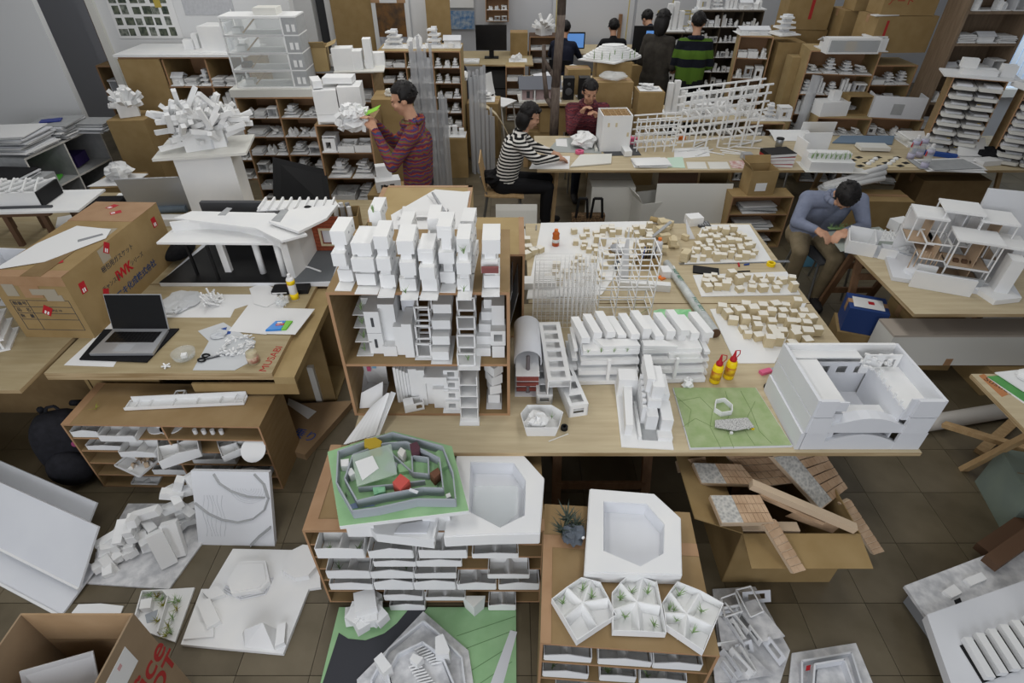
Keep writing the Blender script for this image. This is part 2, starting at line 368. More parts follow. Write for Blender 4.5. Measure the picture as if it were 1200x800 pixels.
# ---------------------------------------------------------------- small white architecture models used on the racks
MNAME = ['house_cluster', 'box_house', 'slab_model', 'open_tray', 'tower_group', 'hall_model', 'slab_heap', 'plate_pile']
def mini(kind):
    t = thing(MNAME[kind], 'small white paper building model', 'model'); rnd = random.Random(kind * 31 + 5)
    # all minis fit in a unit footprint 1 x 1, heights up to ~0.7; scaled when placed
    part(t, 'base', 'white', G().box(-.5, .5, -.45, .45, 0, .03))
    if kind == 0:      # cluster of little gabled houses
        for i in range(5):
            part(t, 'house', 'white', G().gable(rnd.uniform(-.33, .33), rnd.uniform(-.3, .3), .03, rnd.uniform(.2, .3), rnd.uniform(.2, .32), rnd.uniform(.15, .3), rnd.uniform(.05, .16), rnd.uniform(0, 1.5)))
    elif kind == 1:    # box house with window openings
        part(t, 'front_wall', 'white', G().hole(-.4, .4, .03, .45, -.22, .1, .12, .33, -.35, .04)); part(t, 'side_wall', 'white', G().box(-.4, -.36, -.3, .35, .03, .45)); part(t, 'side_wall', 'foam', G().box(.36, .4, -.3, .35, .03, .45)); part(t, 'roof', 'white', G().box(-.45, .42, -.2, .4, .45, .5))
    elif kind == 2:    # stepped stack of slabs
        for i in range(4): part(t, 'floor_slab', 'white', G().ob(rnd.uniform(-.08, .08), rnd.uniform(-.06, .06), .03 + i * .14, .8 - i * .12, .7 - i * .1, .05, rnd.uniform(-.2, .2)))
        part(t, 'core', 'foam', G().box(-.12, .15, -.1, .2, .03, .55))
    elif kind == 3:    # open tray with leaning walls
        for a, b in (((-.5, -.45), (.5, -.45)), ((.5, -.45), (.5, .45)), ((.5, .45), (-.5, .45)), ((-.5, .45), (-.5, -.45))):
            part(t, 'wall', 'white', G().bar((a[0], a[1], .15), (b[0], b[1], .15), .03, .25))
        part(t, 'partition', 'white', G().bar((-.3, -.4, .12), (.2, .4, .12), .03, .18)); part(t, 'partition', 'white', G().bar((-.45, .1, .12), (.45, -.1, .12), .03, .18))
    elif kind == 4:    # slim tower blocks
        for i in range(3): part(t, 'tower', 'white', G().ob(-.3 + i * .3, rnd.uniform(-.15, .15), .03, .22, .3, rnd.uniform(.35, .75), rnd.uniform(-.1, .1)))
    elif kind == 5:    # long row with a folded roof
        part(t, 'hall', 'white', G().box(-.45, .45, -.25, .25, .03, .25)); part(t, 'roof', 'foam', G().sheet([(-.5, -.3, .26), (.5, -.3, .26), (.5, 0, .42), (-.5, 0, .42)], .02).sheet([(-.5, 0, .42), (.5, 0, .42), (.5, .3, .26), (-.5, .3, .26)], .02)); part(t, 'annex', 'white', G().box(-.2, .1, -.42, -.25, .03, .18))
    elif kind == 6:    # tilted crossing slabs
        for i in range(5): part(t, 'slab', 'white', G().ob(rnd.uniform(-.2, .2), rnd.uniform(-.2, .2), .05 + .05 * i, .6, .22, .08, rnd.uniform(0, 3), rnd.uniform(-.3, .3)))
    elif kind == 7:    # pile of plates
        for i in range(6): part(t, 'plate', 'white' if i % 2 else 'paper', G().ob(rnd.uniform(-.06, .06), rnd.uniform(-.06, .06), .03 + i * .045, .92, .8, .03, rnd.uniform(-.12, .12)))
    return t
MINI = [mini(k) for k in range(8)]
_used = [False] * 8
MLAB = ['cluster of tiny white houses', 'white box house with openings', 'white stacked slab model', 'white open tray model', 'white slim tower blocks', 'white folded-roof hall model', 'heap of white slabs', 'pile of white plates']
NTH = ['bottom', 'second', 'third', 'fourth', 'fifth', 'sixth', 'seventh', 'eighth', 'ninth']
def place(k, loc, rz, s, where, group):
    lab = MLAB[k] + ' ' + where
    if len(lab.split()) > 16: lab = lab.replace(' the ', ' ')
    if len(lab.split()) > 16: lab = lab.replace(' on ', ' ', 1)
    if not _used[k]:
        _used[k] = True; r = MINI[k]; r.location = loc; r.rotation_euler = (0, 0, rz); r.scale = s; r['label'] = lab; r['group'] = group; return r
    return dup(MINI[k], loc, rz, lab, group, s)
def fill(t, bays, D, where, group, n=(2, 4), kinds=range(8), seed=1, depth=.7, hfill=.8, skip=.0, y0=-.03):
    """stand small models in the bays of a rack"""
    rnd = random.Random(seed); kinds = list(kinds); mw = Matrix.Translation(t.location) @ Matrix.Rotation(t.rotation_euler.z, 4, 'Z')
    lev = sorted({b[2] for b in bays})
    for x0, x1, z0, z1 in bays:
        if rnd.random() < skip: continue
        k = rnd.randint(*n); w = (x1 - x0) / k; h = z1 - z0
        for i in range(k):
            kd = rnd.choice(kinds); ww = w * rnd.uniform(.86, .98); dd = min(D * depth, ww * 1.6)
            hz = min(h * min(hfill * 1.1, .94) * rnd.uniform(.8, 1.0) / .72, ww * 2.4)
            p = mw @ Vector((x0 + w * (i + .5), y0 + dd * .5 + rnd.uniform(0, .02), z0))
            place(kd, tuple(p), t.rotation_euler.z + rnd.choice((0, math.pi)) * 1.0, (ww * .98, dd, hz), 'on the ' + NTH[lev.index(z0)] + ' shelf ' + where, group)
# ---------------------------------------------------------------- central tables
FT = table('long pale plywood table carrying the cardboard cabinet and yellow glue bottles', -.79, 1.97, 1.81, 3.085)
RT = table('pale plywood table under the stick cages and wooden block boards', .11, 1.97, 3.095, 4.27)
trestle('reddish timber trestle under the table beneath the shallow octagon tray', .22, .78, 1.93, 2.5, TZ - .024, group=None)
trestle('timber trestle under the table beside the box of wooden floor models', 1.3, 1.85, 2.1, 2.7, TZ - .024, group=None)
trestle('timber trestle under the table beneath the wooden block boards', 1.2, 1.8, 3.5, 4.05, TZ - .024, group=None)
trestle('timber trestle under the table beneath the stick cages', .25, .75, 3.5, 4.05, TZ - .024, group=None)
trestle('timber trestle under the table below the cardboard cabinet', -.7, -.15, 2.2, 2.75, TZ - .024, group=None)
# cabinet
CAB, cb = rack('brown cardboard cabinet on the plywood table, full of white tower models', (-.41, 2.06, TZ), 0, .80, .60, .738, [.335], 1, 'rack', .014, 'cardboard_cabinet', 'cabinet')
CZ = TZ + .338 + .006
# towers on the cabinet's top
def tower(pl, pr_, py, z, h, seed, label, red=False, nblk=3, deep=.17):
    loc, rz, w = edge((pl, py), (pr_, py), z); rnd = random.Random(seed)
    t = thing('tower_model', label, 'model', loc, rnd.uniform(-.06, .06), 'white tower models on top of the cabinet')
    w *= .96
    part(t, 'base_plate', 'white', G().box(-w / 2, w / 2, 0, deep + .05, 0, .004))
    part(t, 'core', 'white', G().box(-w * .3, w * .3, .07, deep + .03, .004, h * .97))
    for i in range(nblk):
        z0 = .012 + i * (h - .06) / (nblk - 1); bw = w * rnd.uniform(.82, .98); hh = rnd.uniform(.052, .064)
        y = rnd.uniform(.0, .012) + (.055 - .018 * i if i == 0 else .01 + .026 * i); dx = rnd.uniform(-.1, .1) * w
        b = part(t, 'block', 'white', G().box(dx - bw / 2, dx + bw / 2, y, y + deep * rnd.uniform(.8, .95), z0, z0 + hh))
        for q in range(2): part(b, 'porthole', 'grey', G().ell((dx + bw / 2, y + .05 + q * .06, z0 + hh * .55), (.002, .006, .006), 8, 5))
    if red: part(t, 'red_band', M('bandred', '#84504e', .8), G().box(-w * .46, w * .46, .004, .02, h * .52, h * .52 + .025))
    return t
tw = [(392, 412, 341, .255, 'slim white tower model at the end of the cabinet top nearest the spray can'), (415, 443, 345, .225, 'white tower model with a wide base plate, second from the spray can'), (442, 462, 349, .265, 'white stacked-block tower model, third from the spray can on the cabinet'),
      (469, 490, 352, .25, 'white tower model with a pale sprig at its foot, on the cabinet'), (491, 513, 352, .215, 'lower white tower model in the middle of the cabinet top'), (515, 534, 343, .29, 'tallest white stacked tower model on the cabinet top'), (535, 553, 352, .26, 'white tower model dotted with green sprigs on the cabinet'), (564, 586, 348, .24, 'lone white tower model with a red band on the cabinet corner')]
for i, (a, b, y, h, lab) in enumerate(tw):
    t = tower(a, b, y, 1.472, h - .018, i + 3, lab, red=(i == 7))
    if i == 3: sprig(t, -.01, .0, .03, .05, seed=3)
    if i == 6: sprig(t, .0, .0, .04, .05, seed=4); sprig(t, 0.005, .04, .2, .055, seed=5)
t = tower(437, 452, 318, 1.472, .26, 40, 'white tower model in the second line behind the wide-based tower'); sprig(t, 0, .06, .26, .06, 'leaf', 12, 9, .3)
tower(470, 487, 322, 1.472, .2, 41, 'white tower model in the second line behind the pale sprig'); tower(503, 519, 322, 1.472, .24, 42, 'white tower model in the second line, with a chimney-like top block')
tower(540, 556, 322, 1.472, .22, 43, 'white tower model in the second line beside the lone banded tower')
# models inside the cabinet
def sub(label, px, py, Y, z, name='paper_tower', group='white models inside the cabinet'):
    x, _ = aty(px, py, Y); return thing(name, label, 'model', (x, Y, z), 0, group)
t = sub('stepped white plates with green sprigs in the cabinet corner', 423, 400, 2.12, CZ)
for i, z in enumerate((.0, .07, .14, .2)): part(t, 'plate', 'white', G().box(-.035, .045, 0 + i * .02, .22, z + .001, z + .005)); sprig(t, .0, .03 + i * .02, z + .005, .06, seed=i)
part(t, 'post', 'white', G().box(-.01, .03, .15, .2, .005, .24))
t = sub('pair of white slab towers with upright slot windows in the cabinet', 441, 410, 2.12, CZ)
for z in (0, .125):
    b = part(t, 'tower_block', 'white', G().box(-.035, .035, .02, .2, z + .001, z + .124)); part(b, 'slot_window', 'darkgrey', G().box(-.006, .006, .016, .022, z + .04, z + .09))
t = sub('tall plain white block model with a low front step in the cabinet', 457, 415, 2.12, CZ)
part(t, 'tall_block', 'white', G().box(-.035, .04, .05, .2, 0.001, .27)); part(t, 'low_step', 'white', G().box(-.03, .035, 0, .05, 0.001, .06))
t = sub('white stepped double block model beside the cube frames', 475, 415, 2.11, CZ)
part(t, 'block', 'white', G().box(-.045, 0, 0.02, .16, 0.001, .17)); part(t, 'block', 'white', G().box(0, .045, 0, .14, 0.001, .2)); part(t, 'block', 'foam', G().box(-.02, .045, .15, .24, 0.001, .29))
t = sub('tower of three white open cube frames in the cabinet', 497, 420, 2.09, CZ)
part(t, 'base_plate', 'white', G().box(-.045, .045, 0, .2, 0.001, .005))
for i in range(3): part(t, 'cube_frame', 'white', G().frame(-.033, .033, .02 + i * .03, .11 + i * .03, .01 + i * .085, .085 + i * .085, .008))
t = sub('white stacked block tower on a plate in the cabinet', 518, 425, 2.08, CZ)
part(t, 'base_plate', 'white', G().box(-.05, .05, -.02, .2, 0.001, .005))
for i in range(4): part(t, 'block', 'white', G().box(-.045 + i * .004, .035 + i * .006, .0 + i * .03, .13 + i * .03, .01 + i * .07, .06 + i * .07))
t = sub('tall white model of leaning open frames jutting out of the cabinet', 548, 445, 2.0, CZ - .0)
t.location.z = CZ; t.location.y = 2.075
part(t, 'base_plate', 'white', G().box(-.045, .06, -.06, .2, 0.001, .005))
for i in range(4):
    part(t, 'open_box', 'white', G().frame(-.045, .035, -.03 + i * .045, .07 + i * .045, .005 + i * .075, .075 + i * .075, .007)); part(t, 'floor', 'white', G().box(-.045, .035, -.03 + i * .045, .07 + i * .045, .003 + i * .075 + .002, .01 + i * .075))
    part(t, 'screen_wall', 'clearfilm', G().box(.036, .038, -.02 + i * .045, .06 + i * .045, .01 + i * .075, .07 + i * .075))
sprig(t, 0, 0, .01, .05, seed=8)
t = sub('white stepped stair tower with little shelves in the cabinet', 568, 420, 2.12, CZ)
for i in range(5): part(t, 'step_block', 'white', G().box(-.05 + i * .012, .03 + i * .01, .03 * i, .03 * i + .1, .05 * i + .001, .05 * i + .05))
t = sub('white house tower with a square window in the cabinet corner', 584, 415, 2.1, CZ)
part(t, 'lower_block', 'white', G().box(-.03, .03, .01, .12, 0.001, .07)); part(t, 'window_wall', 'white', G().hole(-.035, .035, .075, .16, -.02, .02, .1, .14, .01, .1)); part(t, 'top_block', 'white', G().box(-.03, .03, .06, .18, .16, .27))
# lower compartment
B0 = TZ + .0145
t = sub('open white card box with magazine print inside the cabinet', 430, 465, 2.1, B0, 'card_box')
for p in ([(-.06, .02, 0), (-.05, .2, 0), (-.07, .2, .2), (-.09, .02, .17)], [(-.05, .2, 0), (.07, .18, 0), (.07, .2, .22), (-.07, .2, .2)]): part(t, 'side_sheet', 'paper', G().sheet(p, .004))
part(t, 'front_sheet', 'white', G().sheet([(-.05, 0, 0), (.07, 0, .01), (.085, .04, .15), (-.03, .02, .09)], .004)); part(t, 'bottom', 'paper', G().box(-.055, .07, .02, .2, 0.001, .003))
for i, c in enumerate(('pink', 'lightblue', 'redprint')): part(t, 'print_patch', c, G().box(-.03 + i * .03, -.01 + i * .03, .175, .178, .1 + i * .02, .13 + i * .02))
t = thing('paper_sheaf', 'fanned sheaf of white strips slumping out of the cabinet onto the table edge', 'paper', (-.72, 1.9, TZ), 0)
for i in range(12):
    part(t, 'strip', 'white' if i % 2 else 'paper', G().sheet([(-.1 + i * .012, -.04 + i * .004, .004 + i * .0012), (-.085 + i * .012, -.04 + i * .004, .004 + i * .0012), (.02 + i * .008, .17, .06 + i * .008), (.005 + i * .008, .17, .06 + i * .008)], .003))
part(t, 'cover_sheet', 'white', G().sheet([(.0, -.02, .003), (.06, .0, .003), (.13, .2, .12), (.11, .19, .14)], .003))
t = sub('white saw-toothed slab model leaning in the cabinet bottom', 474, 462, 2.12, B0)
for i in range(5): part(t, 'slab', 'white', G().box(-.045 + i * .014, -.032 + i * .014, .02 + i * .004, .2, 0.001, .24 - i * .012))
t = sub('plain white double slab tower in the cabinet bottom', 491, 462, 2.12, B0)
part(t, 'tower_block', 'white', G().box(-.045, 0.0, .02, .2, 0.001, .23)); part(t, 'tower_block', 'white', G().box(.001, .04, .0, .2, 0.001, .24))
t = thing('paper_house', 'little white house with an open window lying before the cabinet', 'model', (-.5, 2.075, B0), .3)
part(t, 'house_body', 'white', G().hole(-.05, .05, 0.001, .05, .01, .04, .012, .04, 0, .004).box(-.05, .05, .05, .054, 0.001, .05).box(-.05, -.046, .004, .05, 0.001, .05).box(.046, .05, .004, .05, 0.001, .05)); part(t, 'roof', 'white', G().box(-.05, 0, 0, .054, .05, .053))
t = sub('wide white tower with stacked slabs in the cabinet bottom', 513, 468, 2.1, B0)
part(t, 'tower_block', 'white', G().box(-.06, .06, .03, .2, 0.001, .16)); part(t, 'upper_slab', 'white', G().box(-.06, .055, .0, .2, .17, .21)); part(t, 'spacer', 'foam', G().box(-.05, .05, .05, .18, .16, .17)); part(t, 'front_slab', 'white', G().box(-.02, .06, .0, .03, 0.001, .13))
t = sub('white model of piled window boxes in the cabinet bottom', 531, 480, 2.08, B0)
part(t, 'base_plate', 'white', G().box(-.05, .05, -.02, .2, 0.001, .005))
for i in range(4):
    part(t, 'window_box', 'white', G().hole(-.04, .04, .006 + i * .058, .062 + i * .058, -.02, .015, .02 + i * .058, .05 + i * .058, .0 + i * .015, .1))
t = thing('paper_tower', 'narrow white model of stacked trays poking out past the cabinet bottom', 'model', (-.215, 2.0, TZ), 0, 'white models inside the cabinet')
part(t, 'base_plate', 'white', G().box(-.05, .05, 0, .06, 0.001, .005))
t.location.y = 1.985
for i in range(4): part(t, 'tray', 'white', G().box(-.045, .045, .03 + i * .012, .19, .02 + i * .065, .026 + i * .065).box(-.045, -.04, .03 + i * .012, .19, .026 + i * .065, .075 + i * .065).box(.04, .045, .03 + i * .012, .19, .026 + i * .065, .075 + i * .065))
part(t, 'front_post', 'white', G().box(-.045, .045, .03, .07, .005, .02))
t = sub('slim white twisted tower alone in the dark cabinet corner', 578, 478, 2.12, B0)
part(t, 'base_plate', 'white', G().box(-.035, .045, -.03, .12, 0.001, .005))
for i in range(4): part(t, 'twisted_block', 'white', G().ob(.005, .05, .006 + i * .062, .06, .075, .055, .25 * i))
# boxes behind the cabinet
t = thing('cardboard_crate', 'tall cardboard crate behind the cabinet with drawings on top', 'box', (-.565, 3.1, 0))
for n, b in (('side_panel', (-.3, -.288, 0, .55, 0, 1.288)), ('side_panel', (.288, .3, 0, .55, 0, 1.288)), ('front_panel', (-.288, .288, 0, .01, 0, 1.288)), ('back_panel', (-.288, .288, .54, .55, 0, 1.288)), ('top_panel', (-.3, .3, 0, .55, 1.288, 1.3))): part(t, n, 'cardlight', G().box(*b))
part(t, 'edge_tape', 'tape', G().box(.27, .3015, -.001, .551, 1.3, 1.3012).box(-.3015, -.27, -.001, .551, 1.3, 1.3012).box(-.3, .3, .52, .551, 1.3, 1.3012))
for i, (px, rz, lab) in enumerate([([(458, 252), (510, 222), (548, 225), (545, 275), (463, 278)], 0, 'large pale plan drawing lying on the tall cardboard crate'), ([(500, 228), (551, 224), (546, 250), (535, 268)], 0, 'crisp white drawing sheet overlapping the plan on the crate')]):
    z = 1.302 + i * .003; pts = PX([(a, b) for a, b in px], z); x0, y0 = pts[0]
    single('drawing_sheet', lab, 'paper', 'paper', G(1).pr(pts, z, z + .0015), (x0, y0, z))
pts = PX([(477, 228), (508, 226), (521, 250), (492, 257)], 1.31)
t = thing('crumpled_sheet', 'curling glossy silver-white sheet on top of the drawings', 'paper', (pts[0][0], pts[0][1], 1.307))
g = G(1)
for i in range(6): g.curl([(pts[3][1] + k * .022, 1.309 + i * .002 + .012 * math.sin(k * .9 + i)) for k in range(8)], pts[0][0] + .0 + i * .004, pts[2][0] + i * .004, .001)
part(t, 'sheets', 'paper', g); part(t, 'rolled_edge', 'silver', G(1).rod(P3(507, 226, 1.33), P3(521, 249, 1.33), .008, .012, 10))
BR, bb = rack('cardboard rack behind the cabinet with paper sheets leaning inside', (-.08, 2.72, TZ), 0, .3, .46, .56, 1, 1, 'cardlight', .012)
for i in range(4): single('leaning_sheet', 'white sheet leaning inside the rack behind the cabinet', 'paper', 'paper', G().sheet([(0, 0, 0), (.0, .3, 0), (.05, .3, .36 - i * .03), (.05, 0, .33 - i * .03)], .003), (-.12 + i * .035, 2.76 + .02 * i, TZ + .014), 0, 'sheets leaning in the rack')
part(BR, 'edge_tape', 'tape', G().box(.12, .1515, -.001, .461, .572, .5735))
# curved-roof model
t = thing('vault_model', 'white model with a half-cylinder paper roof over maroon shelves', 'model', (.085, 2.2, TZ))
part(t, 'base_plate', 'foam', G().box(-.07, .07, 0, .42, 0, .005))
g = G()
path = [(math.cos(R(a)) * .075, math.sin(R(a)) * .075) for a in range(-20, 205, 15)]
vs = []; n = len(path)
for y in (.1, .42): vs += [(x, y, .16 + z) for x, z in path] + [(x * .96, y, .16 + z * .96) for x, z in path]
g.add(vs, [(i, i + 1, 2 * n + i + 1, 2 * n + i) for i in range(n - 1)] + [(n + i + 1, n + i, 3 * n + i, 3 * n + i + 1) for i in range(n - 1)] + [(i, n + i, n + i + 1, i + 1) for i in range(n - 1)] + [(2 * n + i, 2 * n + i + 1, 3 * n + i + 1, 3 * n + i) for i in range(n - 1)])
part(t, 'vault_roof', 'foam', g, True)
for i in range(3): part(t, 'shelf', 'white', G().box(-.065, .06, .04 - i * .01, .3, .035 + i * .045, .04 + i * .045)); part(t, 'maroon_edge', M('maroon', '#84443c', .7), G().box(-.06, .055, .03 - i * .01, .04 - i * .01, .012 + i * .045, .035 + i * .045))
part(t, 'column', M('col', '#6b6466', .5), G().rod((.0, .03, 0.005), (0, .1, .2), .011, n=10)); part(t, 'column', 'col', G().rod((.02, .4, 0.005), (0.02, .4, .2), .008, n=10))
# long building with window grid
t = thing('row_building_model', 'long white model of tapering wings with square roof openings', 'model', (.275, 2.05, TZ), R(3))
def wing(nm, x0, y0, x1, y1, w, h0, h1, k):
    d = Vector((x1 - x0, y1 - y0, 0)); L_ = d.length; a = math.atan2(d.y, d.x) - math.pi / 2; g = G()
    c = .018; seg = L_ / k; hh = h0
    g.box(-w / 2, -w / 2 + .006, 0, L_, 0, hh); g.box(w / 2 - .006, w / 2, 0, L_, 0, hh); g.box(-w / 2, w / 2, L_ - .006, L_, 0, hh)
    g.hole(-w / 2, w / 2, 0, hh, -w * .28, w * .28, hh * .3, hh * .75, 0, .006)
    g.box(-w / 2, -w / 2 + c, 0, L_, hh, hh + .006); g.box(w / 2 - c, w / 2, 0, L_, hh, hh + .006)
    for i in range(k + 1): g.box(-w / 2 + c, w / 2 - c, max(0, i * seg - .022), min(L_, i * seg + .022), hh, hh + .006)
    g.box(-w / 2 + .006, w / 2 - .006, .006, L_ - .006, hh * .45, hh * .45 + .004)
    return part(t, nm, 'white', g._tr(0, Matrix.Translation((x0, y0, 0)) @ Matrix.Rotation(a, 4, 'Z')))
wing('wing', .065, 0, -.01, .5, .1, .075, .1, 5); wing('wing', -.1, .1, -.07, .52, .085, .06, .06, 4)
g = G(); w, L_, hh, k = .12, .48, .10, 6
for i in range(k + 1): g.box(-w / 2 + .02, w / 2 - .025, i * L_ / k - .012, i * L_ / k + .012, hh, hh + .006)
g.box(-w / 2, -w / 2 + .02, -.012, L_ + .012, hh, hh + .006); g.box(w / 2 - .025, w / 2, -.012, L_ + .012, hh, hh + .006)
g.box(-w / 2, -w / 2 + .005, -.01, L_, 0.0, hh); g.box(w / 2 - .005, w / 2, -.01, L_, 0.0, hh); g.box(-w / 2, w / 2, L_, L_ + .006, 0, hh); g.box(-w / 2 + .005, w / 2 - .005, .0, L_, .05, .055)
part(t, 'upper_wing', 'white', g._tr(0, Matrix.Translation((-.03, .09, .076))))
# terraced housing model with fin roofs
t = thing('terrace_model', 'wide white terraced housing model with a row of long fin-shaped roofs', 'model', (.71, 2.3, TZ), R(2))
for k, (x0, x1) in enumerate(((-.36, -.02), (.0, .35))):
    for i in range(4):
        z = .004 + i * .052; y = .0 + i * .022
        part(t, 'floor_slab', 'white', G().box(x0 + .012 * i * (1 - k), x1 - .01 * i * k, y, .34, z, z + .028))
        if i < 3: part(t, 'wall_core', 'foam', G().box(x0 + .03, x1 - .03, y + .05, .33, z + .028, z + .052))
    part(t, 'front_post', 'white', G().box((x0 + x1) / 2 - .008, (x0 + x1) / 2 + .008, .0, .02, .032, .17))
part(t, 'roof_slab', 'white', G().pr([(-.22, .07), (-.02, .07), (-.03, .13), (-.26, .14)], .188, .215)); part(t, 'roof_slab', 'white', G().pr([(0, .07), (.18, .06), (.12, .12), (0, .12)], .188, .212)); part(t, 'roof_slab', 'white', G().box(.14, .31, .05, .1, .13, .165))
for i in range(11):
    x = -.33 + i * .067; h = .2 + (i % 3) * .018
    part(t, 'roof_fin', 'white', G().pr([(x, .12 + (i % 2) * .02), (x + .046, .12 + (i % 2) * .02), (x + .01, .32), (x - .036, .32)], h, h + .036)); part(t, 'fin_wall', 'white', G().pr([(x, .14), (x + .04, .14), (x + .008, .31), (x - .03, .31)], .16, h))
for i in range(4): sprig(t, -.3 + i * .07, .06, .18, .035, seed=i + 20)
for i in range(4): part(t, 'side_balcony', 'white', G().box(.33, .375 - .005 * i, .05, .2, .01 + i * .05, .03 + i * .05))
for i in range(4): part(t, 'side_stair', 'white', G().box(-.40 + i * .01, -.35, .04 + i * .02, .3, .01 + i * .05, .03 + i * .05))
# deep white massing model at the table edge
t = thing('massing_model', 'narrow white massing model with a tall slab tower, standing at the table edge', 'model', (.655, 1.835, TZ), R(-4))
part(t, 'base_plate', 'white', G().box(-.125, .125, 0, .46, 0, .006))
part(t, 'low_row', 'white', G().pr([(-.105, .08), (-.07, .08), (-.045, .4), (-.09, .4)], .006, .075)); part(t, 'low_wall', 'white', G().box(-.04, -.025, .05, .3, .006, .03)); part(t, 'rear_block', 'white', G().box(-.12, -.02, .36, .45, .006, .12))
part(t, 'court', 'greyboard', G().box(-.02, .055, .05, .16, .006, .008))
part(t, 'tower_slab', 'white', G().box(.0, .055, .12, .42, .006, .1)); part(t, 'tower_slab', 'white', G().box(.005, .07, .18, .40, .1, .15)); part(t, 'tower_slab', 'white', G().box(.02, .078, .2, .36, .15, .225)); part(t, 'tower_slab', 'white', G().box(-.005, .035, .24, .43, .15, .24))
for i in range(6): part(t, 'fin', 'white', G().box(-.02, .0, .16 + i * .035, .18 + i * .035, .006, .12 + i * .01))
part(t, 'side_block', 'white', G().box(.07, .125, .1, .24, .006, .1)); part(t, 'side_block', 'white', G().box(.078, .12, .24, .4, .006, .14)); part(t, 'front_step', 'white', G().box(.055, .125, .05, .1, .006, .03))
# paper bowl with scraps
t = thing('paper_tray', 'six-sided white paper tray of scraps near the table edge', 'tray', (.14, 1.975, TZ), R(0))
hexa = [(-.075, -.065), (.085, -.065), (.115, .04), (.06, .09), (-.06, .09), (-.095, .03)]
part(t, 'bottom', 'white', G().pr([(x * .85, y * .85) for x, y in hexa], 0, .003))
for i in range(6):
    a, b = hexa[i], hexa[(i + 1) % 6]; part(t, 'side', 'white', G().sheet([(a[0] * .85, a[1] * .85, 0), (b[0] * .85, b[1] * .85, 0), (b[0], b[1], .07), (a[0], a[1], .07)], .003))
part(t, 'crumpled_scrap', 'white', G().crumple((-.02, .0, .05), .05, 3, squash=.6)); sprig(t, .06, .03, .03, .04)
t = thing('tape_roll', 'small black tape roll beside the paper tray', 'tape', (.262, 1.965, TZ))
part(t, 'tape', 'black', G().lathe([(.018, 0), (.018, .02), (.009, .02), (.009, 0), (.018, 0)], 14))
single('wooden_stick', 'thin white stick lying beside the paper tray', 'stick', 'offwhite', G().bar((-.05, -.02, .003), (.05, .03, .003), .004, .004), (.23, 1.9, TZ))
# glue bottles
for i, (px, py, lab) in enumerate([(837, 447, 'yellow glue bottle with red nozzle nearer the green site board'), (853, 442, 'yellow glue bottle with red nozzle and printed label, the one behind')]):
    x, y = at(px, py, TZ); t = thing('glue_bottle', lab, 'glue', (x, y, TZ), .3 * i, 'pair of yellow glue bottles')
    part(t, 'bottle', 'yellow', G().lathe([(.024, 0), (.029, .005), (.029, .095), (.026, .115), (.016, .125)], 16), True); part(t, 'cap', 'red', G().lathe([(.0185, .122), (.0185, .138), (.01, .15), (.006, .175), (.004, .19)], 14), True)
    part(t, 'cap_strap', 'red', G().tube([(.018, 0, .14), (.032, 0, .16), (.028, 0, .185), (.004, 0, .19)], .0025)); part(t, 'label', M('gluelabel', '#d9b51c', .5, 'noise', '#9f3a24', 22), G().lathe([(.0293, .03), (.0293, .085)], 16), True)
# green site board
q = PX([(808, 527), (928, 524), (885, 456), (788, 456)], TZ); c = ((q[0][0] + q[2][0]) / 2, q[0][1], TZ)
t = thing('site_board', 'square green site board with a hexagon fence and a white speckled roof', 'model', c)
part(t, 'board', 'foam', G(1).pr(q, TZ, TZ + .012)); qi = [(x * .985 + c[0] * .015, y * .985 + 2.05 * .015) for x, y in q]
part(t, 'turf', 'greensite', G(1).pr(qi, TZ + .012, TZ + .015))
def trail(pts, mat='darkgrey', r=.0012): return part(t, 'trail', mat, G(1).tube([P3(a, b, TZ + .0155) for a, b in pts], r, 4))
M('moss2', '#7d925f', .9)
for s in ([(795, 470), (820, 465), (835, 480), (832, 500), (845, 525)], [(800, 500), (815, 490), (835, 500)], [(850, 458), (856, 480), (850, 500), (860, 525)], [(868, 458), (880, 480), (890, 505), (905, 520)], [(885, 470), (870, 500), (885, 522)], [(790, 462), (810, 480), (806, 500)]): trail(s, 'moss2')
hx = PX([(838, 472), (848, 470), (857, 478), (857, 485), (845, 487), (837, 482)], TZ + .02)
for i in range(6): a, b = hx[i], hx[(i + 1) % 6]; part(t, 'fence_wall', 'white', G(1).bar((*a, TZ + .03), (*b, TZ + .03), .004, .03))
M('speck', '#e4e4e2', .8, 'vor', '#6d6d6d', 220)
part(t, 'pavilion_roof', 'speck', G(1).pr(PX([(838, 492), (876, 489), (884, 500), (862, 504), (838, 500)], TZ + .035), TZ + .03, TZ + .035)); 
for a in ((842, 497), (874, 493), (878, 500), (858, 502)): x, y = at(*a, TZ + .03); part(t, 'pavilion_leg', 'white', G(1).rod((x, y, TZ + .014), (x, y, TZ + .031), .004))
part(t, 'marker', 'yellow', G(1).ob(*at(882, 502, TZ + .02), TZ + .016, .014, .01, .008)); part(t, 'small_hut', 'white', G(1).ob(*at(857, 507, TZ + .02), TZ + .0155, .014, .01, .01))
